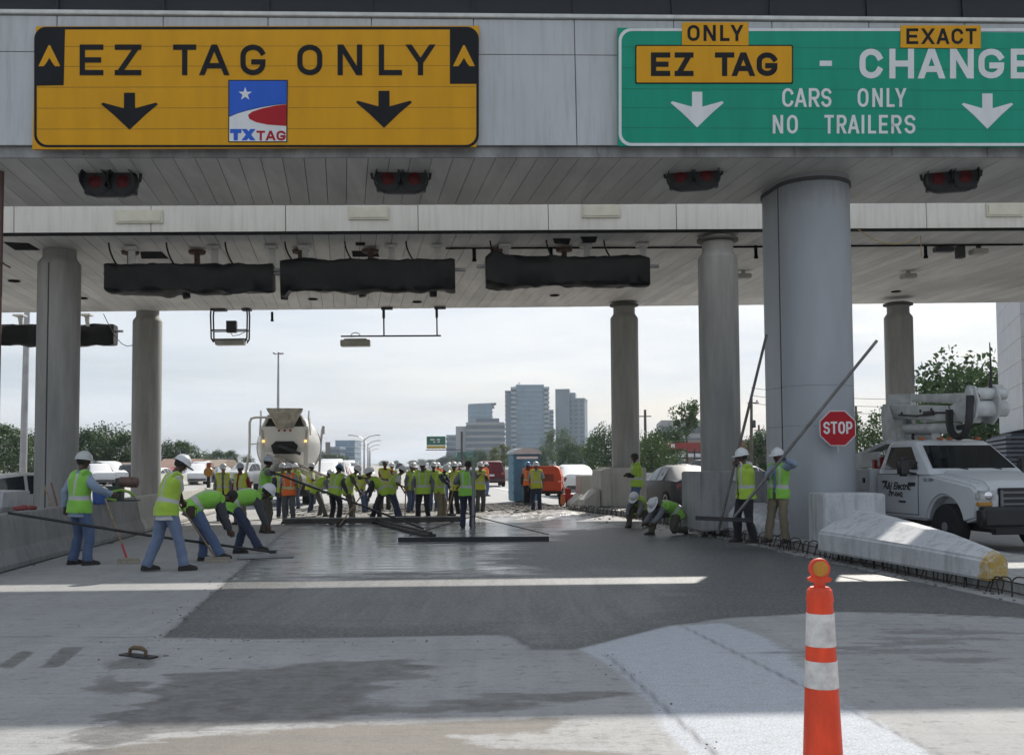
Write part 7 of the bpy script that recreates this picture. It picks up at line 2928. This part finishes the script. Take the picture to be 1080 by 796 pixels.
    mb.build('awning', M('white awning', (.6, .6, .6), .6), t)
    # red roadside sign board
    q = P(718, 470, 88)
    t = thing('store_sign', 'red sign board on two thin posts in front of the store', 'sign', (q.x + .2, 88, 0), -.05)
    mb = MB()
    mb.box((0, 0, q.z), (2.9, .2, .52))
    mb.build('board', M('store red', (.26, .04, .035), .6), t)
    mb = MB()
    mb.box((-.9, -.12, q.z), (.32, .04, .32))
    mb.build('emblem', M('white sign sheeting flat', (.7, .7, .7), .5), t)
    mb = MB()
    for x in (-1.0, 1.0):
        mb.bar((x, .05, 0), (x, .05, q.z - .2), .12, .12, up=(0, 1, 0))
    mb.build('posts', M('dark steel', (.03, .03, .033), .55), t)
    # low roofs at the far left
    for x0, x1, yt, Y, c, lab in ((100, 140, 487, 95, (.20, .15, .12), 'low brown roofed shed between the two left columns'), (166, 196, 483, 105, (.24, .15, .11), 'low brick red roofed building right of the second left column'), (212, 230, 484, 110, (.26, .20, .15), 'small tan roofed building behind the amber warning light')):
        a, b = P(x0, 488, Y).x, P(x1, 488, Y).x
        h = P((x0 + x1) / 2, yt, Y).z
        t = thing('low_building', lab, 'building', ((a + b) / 2, Y, -.05))
        mb = MB()
        mb.box((0, 4, h * .33), (b - a, 8, h * .66))
        mb.build('wall', pale, t)
        mb = MB()
        mb.prism([(-.6, h * .62), (8.6, h * .62), (5.2, h), (2.8, h)], (-(b - a) / 2 - .3, 0, 0), (0, 1, 0), (0, 0, 1), b - a + .6)
        mb.build('roof', M('roof ' + lab[:18], c, .85), t)
    # white panelled building at the right edge
    t = thing('toll_office', 'white panelled building with dark louvred base at the right edge', 'building', (P(1053, 400, 40).x + .95, 40, 0), math.atan2(-3.8, 10.5))
    wm = conc_mat('white wall panel', (.52, .53, .545), (.46, .47, .485), (.34, .34, .34))
    mb = MB()
    for k in range(9):
        mb.box((6, 4, 2.85 + .93 * (k + .5)), (12, 8, .915))
    mb.build('wall_panels', wm, t)
    mb = MB()
    mb.box((6, 4, 7.0), (11.96, 7.96, 8.2))
    mb.build('wall', M('panel joint grey', (.12, .12, .125), .8), t)
    mb = MB()
    for k in range(14):
        mb.box((5.6, 4.2, .2 + k * .18), (12.4, 7.6, .10))
    mb.build('louvres', M('blue grey louvre', (.10, .115, .15), .6), t)
    mb = MB()
    mb.box((5.7, 4.2, 1.36), (12.2, 7.4, 2.7))
    mb.build('base_wall', M('dark base wall', (.05, .06, .085), .7), t)


def make_poles():
    st = M('galvanised steel', (.35, .35, .36), .45, .6)
    dk = M('dark steel', (.03, .03, .033), .55)
    wd = M('utility pole wood', (.10, .08, .065), .9, var=.3)
    # tall pole at the left edge
    q = P(24, 500, 46)
    t = thing('light_pole', 'pale steel pole at the far left, passing behind the black wrapped bundle', 'lamp post', (q.x, 46, 0))
    mb = MB()
    mb.tube([(0, 0, 0), (.1, 0, 12)], [.17, .11], 12)
    mb.build('pole', st, t, smooth=60)
    mb = MB()
    mb.tube([(.1, 0, 11.9), (1.4, 0, 12.5)], .05, 8)
    mb.box((1.7, 0, 12.5), (.8, .3, .15))
    mb.build('lamp_head', st, t)
    # high mast behind the mixer
    Y = 120
    q = P(293, 488, Y)
    h = P(294, 373, Y).z
    t = thing('high_mast_light', 'very tall light mast rising above the mixer truck', 'lamp post', (q.x, Y, 0))
    mb = MB()
    mb.tube([(0, 0, 0), (0, 0, h)], [.24, .10], 12)
    mb.build('pole', st, t, smooth=60)
    mb = MB()
    for k in range(5):
        a = 2 * math.pi * k / 5
        mb.bar((0, 0, h - .1), (.5 * math.cos(a), .5 * math.sin(a), h + .1), .06, .06)
        mb.sphere((.55 * math.cos(a), .55 * math.sin(a), h + .05), .17, .17, .12, 8, 6)
    mb.build('lamp_head', st, t)
    # double armed lamps along the median
    first = None
    for i, (px, Y, lab) in enumerate(((384, 170, 'nearest double armed lamp post along the highway median'), (388, 210, 'second double armed lamp post along the highway median'), (389.5, 260, 'third double armed lamp post along the median'), (390.5, 330, 'fourth and faintest double armed lamp post along the median'))):
        q = P(px, 488, Y)
        if first is None:
            t = thing('street_lamp', lab, 'lamp post', (q.x, Y, 0), 0, 'lamp posts along the highway median')
            h = P(px, 459, Y).z
            mb = MB()
            mb.tube([(0, 0, 0), (0, 0, h - .6)], [.17, .10], 10)
            mb.build('pole', st, t, smooth=60)
            for sx in (-1, 1):
                mb = MB()
                mb.tube([(0, 0, h - .8), (sx * .9, 0, h - .2), (sx * 1.9, 0, h)], .07, 8)
                mb.box((sx * 2.3, 0, h + .02), (.9, .34, .14))
                mb.build('lamp_arm', st, t)
            first = t
        else:
            t = copy_tree(first)
            t['label'] = lab
            t.location = (q.x, Y, 0)
    # overhead green sign far off
    Y = 150
    q = P(460, 466, Y)
    t = thing('road_sign', 'far overhead green road sign with yellow strip, on a side pole', 'sign', (q.x, Y, 0))
    a, b = P(450, 473, Y), P(470, 460, Y)
    cx, cz = (a.x + b.x) / 2 - q.x, (a.z + b.z) / 2
    mb = MB()
    mb.box((cx, 0, cz + .25), (b.x - a.x, .12, b.z - a.z - .5))
    mb.build('panel', M('green sign far', (.02, .12, .07), .5), t)
    mb = MB()
    mb.box((cx, 0, a.z + .22), (b.x - a.x, .12, .44))
    mb.build('yellow_strip', M('yellow sign far', (.42, .28, .02), .5), t)
    mb = MB()
    for x, z, l in ((-.8, .62, 1.2), (.5, .62, .9), (-.4, .1, .5), (.55, .12, .6)):
        mb.box((cx + x * .7, -.07, cz + z * .7), (l * .55, .02, .16))
    mb.build('lettering', M('white sign sheeting flat', (.7, .7, .7), .5), t)
    px_ = P(487, 488, Y).x - q.x
    mb = MB()
    mb.bar((cx - 1.6, .25, a.z - .2), (px_, .25, a.z - .2), .12, .12)
    mb.bar((px_, .25, 0), (px_, .25, P(487, 455, Y).z), .32, .32, up=(0, 1, 0))
    for k in range(5):
        mb.box((cx - 1.1 + k * .55, -.25, a.z - .15), (.14, .3, .1))
    mb.build('gantry', dk, t)
    q = P(500, 480, 260)
    t = thing('road_sign', 'small low green road sign board left of the yellowish trees', 'sign', (P(497, 480, 260).x, 260, 0))
    mb = MB()
    mb.box((0, 0, 3.5), (7.5, .2, 2.2))
    mb.build('panel', M('teal sign far', (.02, .13, .11), .5), t)
    mb = MB()
    for x in (-2.5, 2.5):
        mb.bar((x, .2, 0), (x, .2, 3.5), .2, .2, up=(0, 1, 0))
    mb.build('posts', dk, t)
    # utility poles at right
    first = None
    for px, ty, Y, lab, lean in ((792, 419, 85, 'tall wooden utility pole with a transformer can, between the float pole and the pier', .02), (801, 448, 110, 'shorter wooden utility pole close left of the thick pier', 0), (904, 428, 95, 'thin wooden pole left of the boom turret', 0), (681, 432, 90, 'thin dark pole right behind the far right column', 0)):
        q = P(px, 488, Y)
        h = P(px, ty, Y).z
        t = thing('utility_pole', lab, 'utility pole', (q.x, Y, 0), 0, 'wooden poles at the right')
        mb = MB()
        mb.tube([(0, 0, 0), (h * lean, 0, h)], [.17, .11], 8)
        mb.build('pole', wd, t, smooth=60)
        mb = MB()
        if px == 792:
            mb.bar((-.2, 0, h - .5), (.75, 0, h - .45), .10, .10)
            mb.lathe([(.18, 0), (.2, .05), (.2, .6), (.15, .65)], c=(.25, -.1, h - 2.6), n=12)
            mb.sphere((.6, 0, h - .3), .08)
        else:
            mb.bar((-.55, 0, h - .6), (.55, 0, h - .6), .09, .09)
        mb.build('crossarm', dk, t)
    # wires
    for i, (y1, y2) in enumerate(((411, 418), (419, 426), (427, 433))):
        t = thing('power_line', ('uppermost', 'middle', 'lowest')[i] + ' thin wire crossing the sky right of the thick pier', 'wire', (P(905, y1, 95).x, 95, 0), 0, 'wires in the sky at right')
        a, b = P(792, y1 - 2, 88), P(1075, y2 - 12, 100)
        pts = [a.lerp(b, k / 16) - V((0, 0, 1.2 * math.sin(math.pi * k / 16))) - V((P(905, y1, 95).x, 95, 0)) for k in range(17)]
        mb = MB()
        mb.tube(pts, .022, 5)
        mb.build('wire', dk, t)


def make_haze():
    mb = MB()
    mb.box((0, 500, 37), (1400, 1060, 76))
    m = bpy.data.materials.new('thin summer haze')
    m.use_nodes = True
    nt = m.node_tree
    nt.nodes.clear()
    out = nt.nodes.new('ShaderNodeOutputMaterial')
    v = nt.nodes.new('ShaderNodeVolumePrincipled')
    v.inputs['Color'].default_value = (.78, .88, 1.0, 1)
    v.inputs['Density'].default_value = .00022
    v.inputs['Anisotropy'].default_value = .2
    L(nt, v.outputs[0], out.inputs['Volume'])
    o = mb.build('haze', m)
    tag(o, kind='stuff')
# ------------------------------------------------------------------ build
make_camera()
make_light()
make_ground()
make_canopies()
make_columns()
make_signs()
make_hung()
make_barriers()
make_gear()
make_crumbs()
make_bucket_truck()
make_mixer()
make_cars()
make_people()
finish_people()
make_trees()
make_buildings()
make_poles()
make_haze()
